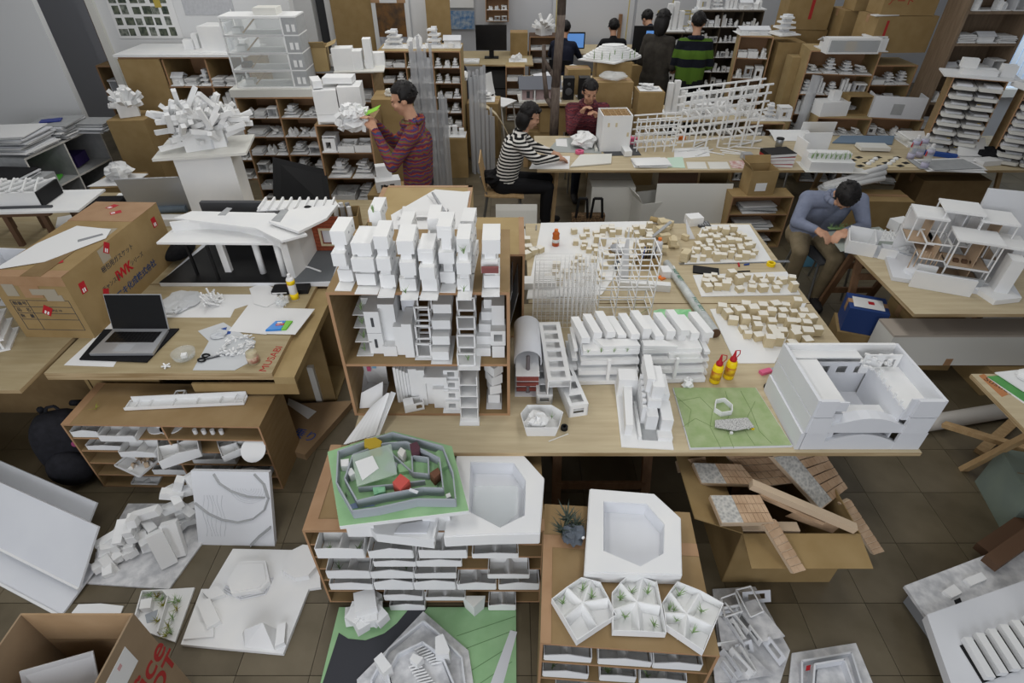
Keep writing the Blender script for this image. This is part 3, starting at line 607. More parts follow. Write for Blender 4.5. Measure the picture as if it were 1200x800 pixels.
# big white building model
x0, x1, y0, y1, z0 = 1.375, 1.955, 1.83, 2.25, TZ
t = thing('foam_building_model', 'big white foam-board building model with an open courtyard on the table corner', 'model', ((x0 + x1) / 2, y0, TZ), R(0)); W = (x1 - x0) / 2; D = y1 - y0
hs = [(0, .115), (.115, .22), (.22, .325)]
for i, (a, b) in enumerate(hs):
    o = .004 * (i == 1) + .002 * i
    part(t, 'outer_wall', 'foam', G().box(-W - .012 + o + i * .004, -W + .008 + i * .004, .0, D, a + .001, b - .002)); part(t, 'outer_wall', 'foam', G().box(W - .012, W + .006 - o, .0, D, a + .001, b - .002)); part(t, 'outer_wall', 'white', G().box(-W + .012, W - .012, D - .012, D + o, a + .001, b - .002))
    part(t, 'front_pier', 'foam', G().box(-W + .012, -W + .115 - .01 * i, .0 - o, .012, a + .001, b - .003)); part(t, 'front_pier', 'foam', G().box(W - .125, W - .012, .0 - o, .012, a + .001, b - .003))
    if i < 2:
        n = 8; pts = []; xa, xb = -W + .1, W - .11; vs = []
        zz = [a + (b - a) * (.35 + .55 * math.sin(math.pi * k / n)) for k in range(n + 1)]
        for k in range(n + 1): vs += [(xa + (xb - xa) * k / n, .002, a), (xa + (xb - xa) * k / n, .002, zz[k]), (xa + (xb - xa) * k / n, .03 + .03 * i, zz[k]), (xa + (xb - xa) * k / n, .03 + .03 * i, a)]
        fs = [(4 * k + j, 4 * k + (j + 1) % 4, 4 * k + 4 + (j + 1) % 4, 4 * k + 4 + j) for k in range(n) for j in range(4)] + [(0, 1, 2, 3), (4 * n + 3, 4 * n + 2, 4 * n + 1, 4 * n)]
        part(t, 'curved_parapet', 'foam', G().add(vs, fs))
        part(t, 'balcony_floor', 'white', G().box(-W + .1, W - .11, .03 + .03 * i, .1 + .06 * i, a + .02, a + .03))
part(t, 'roof_deck', 'white', G().box(-W + .012, -W + .155, .02, D - .07, .27, .278)); part(t, 'deck_fascia', 'foam', G().box(-W + .012, -W + .155, .012, .02, .245, .3)); part(t, 'court_wall', 'foam', G().box(-W + .147, -W + .155, .1, D - .07, .06, .27)); part(t, 'deck_front_wall', 'foam', G().box(-W + .115, -W + .155, .02, .1, .03, .22))
part(t, 'back_gallery', 'white', G().box(-W + .012, W - .2, D - .07, D - .012, .28, .288)); 
g = G(); 
for i in range(3): g.hole(-W + .16 + i * .09, -W + .25 + i * .09, .06, .26, -W + .185 + i * .09, -W + .235 + i * .09, .19, .235, D - .075, .006)
part(t, 'gallery_wall', 'foam', g); part(t, 'court_floor', 'foam', G().box(-W + .155, W - .15, .05, D - .075, .05, .06)); part(t, 'court_step', 'white', G().box(-W + .155, W - .15, .1, .18, .06, .12))
part(t, 'wing_floor', 'white', G().box(W - .15, W - .012, .02, D - .09, .235, .243)); part(t, 'wing_wall', 'foam', G().box(W - .158, W - .15, .02, D - .09, .03, .25)); part(t, 'wing_fascia', 'foam', G().box(W - .15, W - .012, .012, .02, .19, .32))
g = G()
for i in range(4): g.box(W - .19 + i * .035, W - .185 + i * .035, D - .09, D - .085, .2, .3)
part(t, 'screen_wall', 'white', G().hole(W - .2, W - .02, .2, .32, W - .1, W - .04, .24, .29, D - .09, .006))
rnd = random.Random(5); g = G()
for i in range(26): g.ob(W - .2 + rnd.uniform(0, .14), D - .1 + rnd.uniform(-.03, .05), .24 + rnd.uniform(0, .07), .02, .012, .012, rnd.uniform(0, 3))
part(t, 'stick_cluster', 'white', g)
for i in range(5): part(t, 'rail_post', 'white', G().box(W - .16, W - .152, .05 + i * .05, .06 + i * .05, .243, .275))
# stick cages
t = thing('wire_cage_model', 'fine white wire cage model of many thin sticks', 'model', (.315, 2.82, TZ))
g = G(); 
def cage(g, X0, X1, Y0, Y1, Z0, Z1, nx, ny, nz, r, skew=0):
    f = lambda i, j, k: (X0 + (X1 - X0) * i / nx + skew * (j / ny), Y0 + (Y1 - Y0) * j / ny, Z0 + (Z1 - Z0) * k / nz)
    for j in range(ny + 1):
        for k in range(nz + 1): g.bar(f(0, j, k), f(nx, j, k), r, r)
    for i in range(nx + 1):
        for k in range(nz + 1): g.bar(f(i, 0, k), f(i, ny, k), r, r)
        for j in range(ny + 1): g.bar(f(i, j, 0), f(i, j, nz), r, r)
cage(g, -.19, .19, 0, .4, 0.002, .3, 14, 9, 7, .0017, .03); part(t, 'stick_lattice', 'white', g, kind='stuff')
t = thing('stick_tower_model', 'white stick tower model of open square bays', 'model', (.71, 2.93, TZ))
for k in range(7):
    z = .004 + k * .075; part(t, 'ring_frame', 'white', G().bar((-.17, 0, z), (.17, 0, z), .006, .006).bar((-.17, .2, z), (.17, .2, z), .006, .006).bar((-.17, 0, z), (-.17, .2, z), .006, .006).bar((.17, 0, z), (.17, .2, z), .006, .006).bar((-.057, 0, z), (-.057, .2, z), .005, .005).bar((.057, 0, z), (.057, .2, z), .005, .005))
for x in (-.17, -.057, .057, .17):
    for y in (0, .2): part(t, 'post', 'white', G().bar((x, y, 0), (x, y, .46), .006, .006))
# wooden block boards
BM = []
for k in range(6):
    rr = random.Random(k); a, b = rr.uniform(.85, 1.1) / 2, rr.uniform(.75, 1.0) / 2; g = G().pr([(-a, -b), (a * rr.uniform(.8, 1), -b * rr.uniform(.9, 1)), (a, b * rr.uniform(.8, 1)), (-a * rr.uniform(.85, 1), b)], 0, 1); g.mi = [0, 1, 0, 0, 0, 0]; BM.append(mesh('block', g, ['block', 'blocktop']))
def inpoly(x, y, p):
    c = False
    for i in range(len(p)):
        x1, y1 = p[i]; x2, y2 = p[i - 1]
        if (y1 > y) != (y2 > y) and x < (x2 - x1) * (y - y1) / (y2 - y1) + x1: c = not c
    return c
def block_board(label, board, region, n, s, seed, rz=0):
    q = PX(board, TZ + .006); rg = PX(region, TZ + .03); x0 = min(a for a, b in rg); x1 = max(a for a, b in rg); y0 = min(b for a, b in rg); y1 = max(b for a, b in rg)
    t = thing('block_board', label, 'model', (sum(a for a, b in q) / 4, sum(b for a, b in q) / 4, TZ)); cx, cy, _ = t.location
    part(t, 'base_board', 'white', G(1).pr(q, TZ + .0005, TZ + .006)); rnd = random.Random(seed); pos = []
    for _ in range(6000):
        if len(pos) >= n: break
        x, y = rnd.uniform(x0, x1), rnd.uniform(y0, y1)
        if not inpoly(x, y, rg) or any(math.hypot(x - a, y - b) < s * 1.02 for a, b in pos): continue
        pos.append((x, y)); o = put(bpy.data.objects.new('block', BM[len(pos) % 6]), t); o.location = (x - cx, y - cy, .0062)
        o.rotation_euler = (0, 0, rz + rnd.uniform(-.25, .25)); k = s * rnd.uniform(.85, 1.08); o.scale = (k, k, k * rnd.choice((.6, .75, .8, 1.0, 1.25)))
    return t
block_board('white board of loosely grouped wooden blocks at the table end below the rear desk', [(802, 309), (905, 306), (878, 263), (824, 263)], [(806, 303), (882, 300), (886, 290), (866, 270), (830, 268), (815, 285)], 50, .052, 1)
block_board('white board with a short double row of wooden blocks beside the black notebook', [(822, 347), (938, 345), (922, 318), (812, 322)], [(824, 338), (932, 338), (928, 325), (830, 322)], 28, .056, 2)
block_board('white board crowded with wooden blocks on the edge by the seated man', [(862, 425), (908, 425), (945, 355), (832, 362)], [(838, 360), (938, 357), (962, 392), (940, 402), (912, 405), (880, 395)], 64, .058, 3)
block_board('white board of wooden blocks behind the wire cage', [(617, 350), (705, 345), (765, 259), (634, 261)], [(672, 268), (764, 262), (760, 300), (700, 330), (640, 335), (640, 312), (675, 310)], 74, .05, 4)
for i, (px, py) in enumerate([(617, 277), (619, 286), (625, 290), (617, 294), (632, 288)]): single('wooden_block', 'loose wooden block beside the wire cage', 'block', ['block', 'blocktop'], (lambda g: (g, setattr(g, 'mi', [0, 1, 0, 0, 0, 0]))[0])(G().ob(0, 0, 0, .055, .055, .05, i * .2)), (*at(px, py + 8, TZ), TZ), 0, 'loose wooden blocks')
# cup, tools, scraps at the rear table
M('tea', '#c9742c', .3, 'noise', '#b03a24', 9)
def bottle(px, py, lab, h=.14, mat='tea', cap='orange'):
    x, y = at(px, py, TZ); t = thing('drink_bottle', lab, 'bottle', (x, y, TZ))
    part(t, 'bottle', mat, G().lathe([(.024, 0), (.028, .006), (.028, h * .5), (.025, h * .62), (.028, h * .75), (.014, h * .88)], 14), True); part(t, 'cap', cap, G().lathe([(.0145, h * .87), (.0145, h)], 12)); part(t, 'label', 'paper', G().lathe([(.0285, h * .25), (.0285, h * .45)], 14), True)
bottle(651, 288, 'small amber drink bottle with orange cap behind the wire cage'); bottle(770, 300, 'pale bottle with orange cap behind the stick tower', .15, 'foam')
x, y = at(725, 305, TZ); t = thing('round_tin', 'round metal tin lying open on a small cardboard box', 'tin', (x, y + .05, TZ + .06)); part(t, 'tin', 'silver', G().lathe([(.06, 0), (.065, .02), (.06, .02), (.055, .004), (.001, .003)], 20), True); part(t, 'white_block', 'white', G().ob(.02, 0, .006, .06, .05, .03, .2))
carton('small open cardboard carton under the round tin', (x, y + .05, TZ), .1, .13, .1, .0575, tape=False)
single('blue_rag', 'crumpled dark blue-grey rag beside the stick tower', 'rag', M('rag', '#5d626b', .9), G().crumple((0, 0, .035), .05, 4, squash=.7), (x - .01, y - .13, TZ))
x, y = at(758, 312, TZ); carton('cardboard pen box holding pens and set squares', (x, y, TZ), .05, .13, .1, .09, (), open_top=True)
for i, c in enumerate(('blue', 'black', 'ink', 'lightblue', 'darkgrey')): single('pen', 'pen standing in the cardboard pen box', 'pen', c, G().rod((0, 0, .006), (.01, .015, .15), .005), (x - .04 + i * .02, y, TZ + .001), 0, 'pens in the pen box')
single('set_square', 'tall narrow translucent set square standing behind the stick tower', 'ruler', 'foam', G().sheet([(-.045, 0, 0), (.045, 0, 0), (0.0, .0, .42)], .004), (at(741, 372, TZ)[0], at(741, 330, TZ)[1], TZ))
single('set_square', 'leaning grey set square beside the wood scraps', 'ruler', 'greyboard', G().bar((-.09, 0, .02), (.08, .05, .16), .03, .006), (at(772, 285, TZ)[0], at(770, 285, TZ)[1], TZ), 0); single('set_square', 'white triangular set square leaning among wood scraps', 'ruler', 'foam', G().sheet([(0, 0, .0), (.06, .0, .0), (-.03, .06, .15)], .005), (at(803, 275, TZ)[0], at(803, 280, TZ)[1], TZ), 0)
rnd = random.Random(11)
for i in range(12):
    px, py = rnd.uniform(772, 803), rnd.uniform(265, 305); x, y = at(px, py, TZ); s = rnd.uniform(.05, .1)
    single('wood_offcut', 'pale wood offcut in the heap beside the block boards', 'offcut', 'block', G().ob(0, 0, .001 + (i % 3) * .012, s, s * .6, s * rnd.uniform(.4, .9), rnd.uniform(0, 3), rnd.uniform(-.1, .1)), (x, y, TZ + .004), 0, 'wood offcuts in a heap')
single('cardboard_tube', 'stub of brown cardboard tube at the table back edge', 'tube', 'cardlight', G().rod((-.06, .03, .03), (.05, -.03, .03), .022, n=12), (*at(771, 262, TZ), TZ))
def slab(px, py, sx, sy, sz, rz, lab, mat='white', z=TZ, cat='foam block', name='foam_block', group=None): x, y = at(px, py, z); return single(name, lab, cat, mat, G().ob(0, 0, 0.0005, sx, sy, sz, rz), (x, y, z), 0, group)
slab(782, 322, .1, .09, .05, 0, 'white foam block beside the film roll'); slab(755, 338, .34, .05, .05, R(-8), 'long white foam bar behind the stick tower'); slab(812, 262, .12, .1, .07, .2, 'white rounded foam block at the table back edge'); slab(625, 335, .3, .1, .05, 0, 'long white foam bar beside the wire cage'); slab(775, 326, .04, .05, .008, .5, 'small orange-red eraser on the table', 'orange', cat='eraser', name='eraser')
# film roll
a = P3(781, 308, TZ + .03); b = P3(838, 390, TZ + .03); t = thing('film_roll', 'long plastic-wrapped film roll with green lettering lying across the table', 'roll', (b[0], b[1], TZ))
M('rollfilm', '#cfd3d2', .35, 'noise', '#bdc2c2', 30); part(t, 'roll', 'rollfilm', G(1).rod(a, b, .026, .03, 14), True); part(t, 'end_cap', 'brown', G(1).rod(b, tuple(b[i] + (b[i] - a[i]) * .012 for i in range(3)), .031, n=14))
d = Vector(b) - Vector(a); ang = math.atan2(d.y, d.x)
for k, s in ((.25, 'FAST BEST'), (.68, 'FAST BEST')): p = Vector(a) + d * k; text(t, 'lettering', s, .035, M('greenink', '#2f7a5a', .6), (p.x - t.location.x, p.y - t.location.y, p.z - t.location.z + .0285), (0, 0, ang))
t = thing('green_film', 'crumpled sheet of bright green film on the table', 'film', (*at(790, 372, TZ), TZ)); g = G(); rnd = random.Random(2); gv = [(-.12 + .24 * i / 6, -.07 + .14 * j / 5, rnd.uniform(.001, .02)) for j in range(6) for i in range(7)]
part(t, 'film', M('filmgreen', '#86d08f', .35, 'noise', '#a8dcae', 8), G().add(gv, [(j * 7 + i, j * 7 + i + 1, j * 7 + i + 8, j * 7 + i + 7) for j in range(5) for i in range(6)]))
sp = thing('twig', 'thin dry green twig lying behind the terraced model', 'twig', (*at(735, 375, TZ), TZ)); part(sp, 'stem', 'leaf', G().tube([(-.06, 0, .004), (.05, .02, .01), (.16, .1, .03)], .002, 4)); part(sp, 'side_shoot', 'leaf', G().tube([(.0, .01, .006), (.06, .08, .02), (.08, .14, .03)], .0015, 4))
single('crumpled_tissue', 'small crumpled white tissue beside the glue bottles', 'tissue', 'white', G().crumple((0, 0, .025), .032, 9), (*at(806, 453, TZ), TZ))
t = thing('notebook', 'black notebook on the table between the block boards', 'notebook', (*at(827, 318, TZ), TZ), R(-15)); part(t, 'cover', 'black', G().box(-.09, .09, -.05, .05, .001, .012)); part(t, 'pages', 'paper', G().box(-.085, .092, -.048, .048, .003, .0105))
single('steel_ruler', 'long steel ruler lying across the table beneath the block board', 'ruler', 'metal', G(1).bar(P3(796, 309, TZ + .002), P3(925, 306, TZ + .002), .03, .002), (*at(860, 308, TZ), TZ))
t = thing('marker_pen', 'short red and white marker beside the notebook', 'pen', (*at(866, 313, TZ), TZ)); part(t, 'barrel', 'red', G().rod((0, 0, .007), (.01, .05, .007), .006)); part(t, 'cap', 'white', G().rod((.01, .05, .007), (.014, .07, .007), .0065))
single('pen', 'black pen lying below the red marker', 'pen', 'black', G().rod((-.06, 0, .005), (.05, .01, .005), .005), (*at(871, 319, TZ), TZ)); single('marker_pen', 'short blue marker beside the red marker', 'pen', 'blue', G().rod((-.02, 0, .006), (.02, .01, .006), .006), (*at(875, 311, TZ), TZ))
t = thing('tape_roll', 'yellow tape roll on the table edge by the seated man', 'tape', (*at(903, 311, TZ), TZ)); part(t, 'tape', 'yellow', G().lathe([(.03, 0), (.03, .025), (.018, .025), (.018, 0), (.03, 0)], 16))
t = thing('knife', 'pink-handled cutter beside the big foam building model', 'knife', (*at(900, 436, TZ), TZ), R(20)); part(t, 'handle', 'pink', G().ob(-.02, 0, .002, .07, .03, .018)); part(t, 'blade_end', 'greyboard', G().ob(.04, 0, .004, .05, .024, .012))
t = thing('clamp', 'dark red and black clamp beside the foam building model', 'clamp', (*at(903, 450, TZ), TZ), R(40)); part(t, 'jaw', 'black', G().ob(-.03, 0, .002, .05, .025, .02)); part(t, 'grip', 'red', G().bar((-.01, 0, .012), (.07, .015, .012), .012, .01))
t = thing('calculator', 'dark calculator at the table back edge', 'calculator', (*at(824, 264, TZ), TZ), R(5)); part(t, 'body', 'darkgrey', G().box(-.05, .05, -.04, .05, .001, .015))
for i in range(4):
    for j in range(3): part(t, 'key', 'greyboard', G().box(-.042 + i * .022, -.027 + i * .022, -.03 + j * .025, -.015 + j * .025, .015, .018))
single('pen', 'pen lying on the table edge beside the striped woman', 'pen', 'grey', G().rod((0, -.03, .005), (.005, .05, .005), .005), (*at(628, 268, TZ), TZ))
# ---------------------------------------------------------------- foreground: cardboard racks with folded trays
def tray(label, poly, z, h, group=None, ribs=True, plants=0, seed=0, name='folded_tray', skew=.0, mat='white'):
    """a shallow white tray: poly is its rim in world points (x, y); walls of height h, folded ridges inside"""
    n = len(poly); cx = sum(p[0] for p in poly) / n; cy = sum(p[1] for p in poly) / n; rnd = random.Random(seed)
    t = thing(name, label, 'model', (cx, cy, z), 0, group); q = [(x - cx, y - cy) for x, y in poly]
    part(t, 'floor_plate', mat, G().pr([(x * .96, y * .96) for x, y in q], .0005, .004))
    for i in range(n):
        a, b = q[i], q[(i + 1) % n]; m_ = ((a[0] + b[0]) / 2, (a[1] + b[1]) / 2)
        ha, hb = h * rnd.uniform(.75, 1), h * rnd.uniform(.75, 1); hm = h * rnd.uniform(.9, 1.25)
        part(t, 'wall', mat, G().sheet([(a[0], a[1], .002), (b[0], b[1], .002), (b[0], b[1], hb), (m_[0], m_[1], hm), (a[0], a[1], ha)], .003))
    if ribs:
        c = (rnd.uniform(-.1, .1) * abs(q[0][0]), rnd.uniform(-.1, .1) * abs(q[0][1]))
        for i in range(n):
            a, b = q[i], q[(i + 1) % n]; m_ = ((a[0] + b[0]) / 2 * .97, (a[1] + b[1]) / 2 * .97)
            d = Vector((m_[1] - c[1], c[0] - m_[0])).normalized() * .02
            part(t, 'fold', mat, G().sheet([(c[0] + d.x, c[1] + d.y, .004), (m_[0] + d.x, m_[1] + d.y, .004), (m_[0], m_[1], h * .92), (c[0], c[1], h * .7)], .002).sheet([(c[0] - d.x, c[1] - d.y, .004), (c[0], c[1], h * .7), (m_[0], m_[1], h * .92), (m_[0] - d.x, m_[1] - d.y, .004)], .002))
    for k in range(plants):
        i = k % n; a, b = q[i], q[(i + 1) % n]; s_ = rnd.uniform(.4, .7); sprig(t, a[0] * s_, a[1] * s_, .004, rnd.uniform(.04, .06), 'leaf', 10, seed + k, .55)
    return t
def frame_tray(label, outer, inner, z, h, floor_lo=.006):
    """outline in pixels of the rim at height z+h"""
    o = PX(outer, z + h); i = PX(inner, z + h); n = len(o); cx = sum(p[0] for p in o) / n; cy = sum(p[1] for p in o) / n
    t = thing('octagon_tray', label, 'model', (cx, cy, z)); f = lambda l, s=1: [((x - cx) * s, (y - cy) * s) for x, y in l]
    part(t, 'rim', 'white', G().ring(f(o), f(i), h - .006, h)); lo = f(i, .93)
    for k in range(n):
        a, b = f(i)[k], f(i)[(k + 1) % n]; c, d = lo[(k + 1) % n], lo[k]
        part(t, 'inner_slope', 'foam', G().sheet([(*d, floor_lo), (*c, floor_lo), (*b, h - .006), (*a, h - .006)], .002))
        a, b = f(o)[k], f(o)[(k + 1) % n]; part(t, 'outer_wall', 'white', G().sheet([(*a, .001), (*b, .001), (*b, h - .006), (*a, h - .006)], -.004))
    part(t, 'floor_plate', 'foam', G().pr(f(i, .96), .001, floor_lo))
    return t
S1Z = .62
S1, b1 = rack('wide cardboard rack of folded white trays on the floor below the table edge', (-.39, 1.45, 0), R(0), 1.07, .5, S1Z - .012, 6, 1, 'rack', .01)
part(S1, 'tape_band', 'tape', G().box(-.535, .535, .0, .06, S1Z - .0, S1Z + .0012).box(-.535, -.48, .06, .5, S1Z, S1Z + .0012))
rows = [(5, [(368, 424, .9, 3), (430, 482, .8, 0), (490, 546, .8, 0), (553, 607, .5, 0)]), (4, [(437, 486, .6, 0), (488, 540, .6, 0)]), (3, [(383, 433, .8, 1), (435, 484, .8, 2), (486, 534, .6, 0), (572, 620, .5, 0)]),
        (2, [(389, 438, .7, 0), (441, 485, .9, 0), (487, 534, .9, 0), (537, 581, .7, 0), (585, 631, .7, 0)]), (1, [(452, 496, .6, 0), (500, 545, .4, 0)]), (0, [(458, 498, .6, 0), (573, 604, .7, 0)])]
nm = ['top', 'second', 'third', 'fourth', 'fifth', 'lowest']; k = 0
cols_ = ['nearest the site model', 'beside the end tray', 'at mid row', 'past mid row', 'nearest the bush']
for lv, items in rows:
    z = b1[lv][2]; YF = 1.44
    for j, (a, b, hh, pl) in enumerate(items):
        xa, _ = aty(a, 660, YF); xb, _ = aty(b, 660, YF); s = .02 if j % 2 else -.01
        y0 = 1.385 if lv == 5 else 1.405
        # pixel columns at this height
        py = {5: 640, 4: 655, 3: 672, 2: 692, 1: 705, 0: 714}[lv]; xa, _ = aty(a, py, y0); xb, _ = aty(b, py, y0)
        pos = cols_[min(4, int((a - 360) / 55))]
        tray('folded white tray ' + pos + ', on the ' + nm[5 - lv] + ' shelf of the wide rack', [(xa, y0), (xb, y0), (xb - .006, y0 + .2), (xa + .006, y0 + .2)], z, .084 * hh, 'folded trays in the wide cardboard rack', True, pl, k); k += 1
frame_tray('white octagon tray model on the wide rack beside the green maze model', [(536.7, 527.5), (609, 528.7), (637, 560), (632, 624), (575, 625), (521, 627.7)], [(551, 541), (602, 542), (616.5, 562.5), (615, 603.6), (586, 618), (549, 599)], S1Z + .0015, .075)
single('acrylic_sheet', 'thin clear acrylic sheet lying inside the octagon tray', 'sheet', 'clear', G(1).pr(PX([(556, 567), (607, 567), (606, 600), (586, 616), (553, 598)], S1Z + .06), S1Z + .045, S1Z + .048), (*at(580, 590, S1Z + .05), S1Z + .045))
# flat white models under the green one
for i, (pts, lab) in enumerate([([(428, 612), (478, 602), (515, 600), (508, 633), (440, 625)], 'flat white sloped model sliding out from under the green maze model'), ([(425, 606), (470, 600), (470, 618), (432, 622)], 'white paper scrap with a yellow mark beneath the green maze model')]):
    z = S1Z + .002 + .006 * (1 - i); t = thing('flat_model', lab, 'model', (*at(*pts[0], z), z)); part(t, 'slab', 'white', G(1).pr(PX(pts, z + (.06 if i == 0 else .004)), z, z + (.06 if i == 0 else .004)))
    if i == 0: part(t, 'lip', 'white', G(1).bar(P3(508, 632, z + .075), P3(514, 602, z + .075), .01, .03)); part(t, 'plate', 'foam', G(1).pr(PX([(470, 614), (505, 608), (500, 624), (462, 624)], z + .066), z + .06, z + .066))
    else: part(t, 'yellow_mark', 'yellow', G(1).pr(PX([(434, 614), (441, 613), (437, 620)], z + .004), z + .004, z + .005))
# green maze model
GZ = S1Z + .18
C1 = lambda l: [(370 + a / 4.138, 490 + b / 4.138) for a, b in l]
t = thing('maze_model', 'green maze site model with grey walls and coloured little houses', 'model', (*at(465, 560, GZ), S1Z + .0015))
part(t, 'base_board', 'white', G(1).pr(PX(C1([(57, 165), (375, 66), (660, 138), (742, 448), (115, 523)]), GZ), GZ - .022, GZ - .003)); part(t, 'turf', 'green', G(1).pr(PX(C1([(57, 162), (375, 62), (660, 135), (742, 445), (115, 520)]), GZ), GZ - .003, GZ))
for c in ((400, 600), (530, 590), (470, 515), (395, 535)): part(t, 'spacer_block', 'white', G(1).ob(*at(c[0] + (465 - c[0]) * .3, c[1] + (560 - c[1]) * .3, GZ), S1Z + .002, .12, .1, .1555))
M('wallslate', '#a3a9b0', .7)
def walls(pts, h=.045, close=True, mat='wallslate'):
    p = PX(C1(pts), GZ + h)
    for i in range(len(p) - (0 if close else 1)): part(t, 'maze_wall', mat, G(1).bar((*p[i], GZ + h / 2), (*p[(i + 1) % len(p)], GZ + h / 2), .006, h))
walls([(108, 158), (370, 68), (615, 135), (665, 262), (678, 392), (490, 390), (300, 432), (178, 448), (100, 310)], .05); walls([(180, 175), (330, 120), (440, 112), (600, 192), (618, 338), (520, 335), (330, 368), (200, 398), (140, 290)], .05)
walls([(465, 180), (545, 190), (548, 270), (470, 262)], .035); walls([(330, 120), (380, 180), (470, 262)], .03, False); walls([(205, 335), (370, 320), (530, 300)], .03, False)
def hut(pts, h, mat, z=GZ): part(t, 'little_house', mat, G(1).pr(PX(C1(pts), z + h), z, z + h))
M('mustard', '#b59a2f', .7); M('maroon2', '#5b3a44', .7); M('huts', '#6d4a37', .7); M('coral', '#c9574f', .7); M('palegreen', '#8fc7a0', .7)
hut([(235, 100), (290, 92), (320, 110), (312, 140), (262, 148), (235, 135)], .055, 'mustard'); hut([(455, 125), (490, 112), (506, 140), (500, 158), (465, 168)], .055, 'maroon2'); hut([(552, 265), (592, 238), (606, 262), (575, 292)], .05, 'huts'); hut([(372, 310), (410, 268), (456, 300), (410, 345)], .06, 'coral'); hut([(395, 165), (412, 140), (436, 155), (420, 188)], .05, 'offwhite'); hut([(120, 200), (160, 195), (160, 230), (122, 232)], .035, 'white'); hut([(147, 252), (175, 238), (190, 265), (165, 280)], .04, 'white'); hut([(630, 368), (650, 360), (656, 378), (636, 386)], .03, 'white'); hut([(275, 330), (335, 322), (338, 355), (282, 370)], .025, 'palegreen'); hut([(300, 345), (330, 335), (335, 355), (305, 362)], .035, 'palegreen')
part(t, 'grass_block', 'green', G(1).pr(PX(C1([(395, 225), (470, 200), (475, 250), (405, 262)]), GZ + .02), GZ, GZ + .02)); part(t, 'grass_block', 'green', G(1).pr(PX(C1([(580, 165), (610, 140), (640, 230), (600, 245)]), GZ + .02), GZ, GZ + .02))
part(t, 'grey_ramp', 'wallslate', G(1).pr(PX(C1([(330, 245), (355, 205), (395, 215), (390, 265)]), GZ + .03), GZ + .02, GZ + .03)); part(t, 'pool', M('poolblue', '#7f92b5', .4), G(1).pr(PX(C1([(165, 420), (225, 400), (290, 425), (175, 440)]), GZ), GZ, GZ + .003))
part(t, 'clear_cover', M('acry', '#cfe0d2', .15, alpha=.35), G(1).pr(PX(C1([(175, 180), (365, 125), (395, 270), (200, 330)]), GZ + .06), GZ + .058, GZ + .062)); part(t, 'white_canopy', 'white', G(1).pr(PX(C1([(190, 210), (275, 180), (305, 240), (225, 300)]), GZ + .066), GZ + .0622, GZ + .066))
part(t, 'bridge', 'foam', G(1).bar(P3(*C1([(455, 345)])[0], GZ + .055), P3(*C1([(495, 360)])[0], GZ + .055), .012, .006))
for i, (a, b) in enumerate([(150, 380), (330, 90), (480, 210), (160, 160), (590, 350)]): p = at(*C1([(a, b)])[0], GZ); sprig(t, p[0] - t.location.x, p[1] - t.location.y, GZ - t.location.z, .03, 'leafdark', 9, i)
# rack with bush
S2Z = .62
S2, b2 = rack('cardboard rack topped by the octagon tray, plant trays and dark bush', (.435, .95, 0), R(-4), .66, .62, S2Z - .012, [.155, .305, .455], 1, 'rack', .011)
part(S2, 'tape_band', 'tape', G().box(-.33, .33, .40, .46, S2Z - .0, S2Z + .0012).box(-.33, -.29, 0, .4, S2Z, S2Z + .0012))
frame_tray('shallow white octagon tray model on the rack next to the dark bush', [(692, 572.6), (766.4, 578.6), (797, 606.5), (798.5, 672.5), (742, 671), (686, 669.5)], [(707, 587), (758, 590), (779, 614), (778, 648), (750.5, 663.5), (707, 645)], S2Z + .0015, .07)
C2 = lambda l: [(620 + a / 3.333, 560 + b / 3.333) for a, b in l]
for lab, pts, pl, sd in (('tilted white folded tray with three sprigs beside the open rack corner', [(88, 465), (205, 382), (282, 402), (342, 530), (188, 632)], 3, 3), ('upright white folded tray with five green sprigs, between the two tilted trays', [(325, 440), (390, 370), (500, 400), (538, 600), (328, 592)], 6, 4), ('tilted white folded tray with dark green sprigs overhanging the rack edge', [(522, 480), (580, 400), (762, 485), (685, 672), (535, 570)], 6, 5)):
    tray(lab, PX(C2(pts), S2Z + .05), S2Z + .0015, .045, 'plant trays on the bush rack', True, pl, sd)
t = thing('bush_model', 'tangled dark grey-green bush of dried moss on the rack', 'model', (*at(668, 622, S2Z + .03), S2Z + .0015)); part(t, 'wire_ball', M('wireball', '#5b626b', .6), G().crumple((.01, -.02, .035), .05, 5, 12, 8, .3, .7)); sprig(t, -.01, .05, .02, .1, 'leafdark', 40, 2, .7); sprig(t, -.03, 0, .01, .09, 'leafdark', 40, 3, .8); sprig(t, .03, .03, .01, .08, 'leafdark', 30, 4, .8); part(t, 'white_bead', 'white', G().ell((.05, -.045, .05), .008, 8, 6))
mw = Matrix.Translation(S2.location) @ Matrix.Rotation(S2.rotation_euler.z, 4, 'Z')
for lv, xa, xb, d, lab in ((3, -.31, -.13, .16, 'white folded tray on the upper shelf under the rack top, by the side panel'), (3, -.1, .1, .14, 'white folded tray on the upper shelf under the rack top, in the middle'), (3, .11, .29, .14, 'white folded tray on the upper shelf, below the overhanging plant tray'), (2, -.31, -.13, .16, 'white folded tray with zigzag ribs on the rack middle shelf'), (2, -.08, .06, .12, 'white folded tray with a yellow scrap on the rack middle shelf'), (2, .08, .26, .12, 'crumpled white tray on the rack middle shelf'), (1, -.25, .0, .16, 'white folded tray on the lower shelf of the bush rack')):
    z = b2[lv][2]; p = [mw @ Vector((a, b, 0)) for a, b in ((xa, .01), (xb, .012), (xb, .01 + d), (xa, .01 + d))]
    tray(lab, [(v.x, v.y) for v in p], z, .055, 'white trays inside the bush rack', True, 1 if lv == 2 else 0, int(xa * 100) + lv)
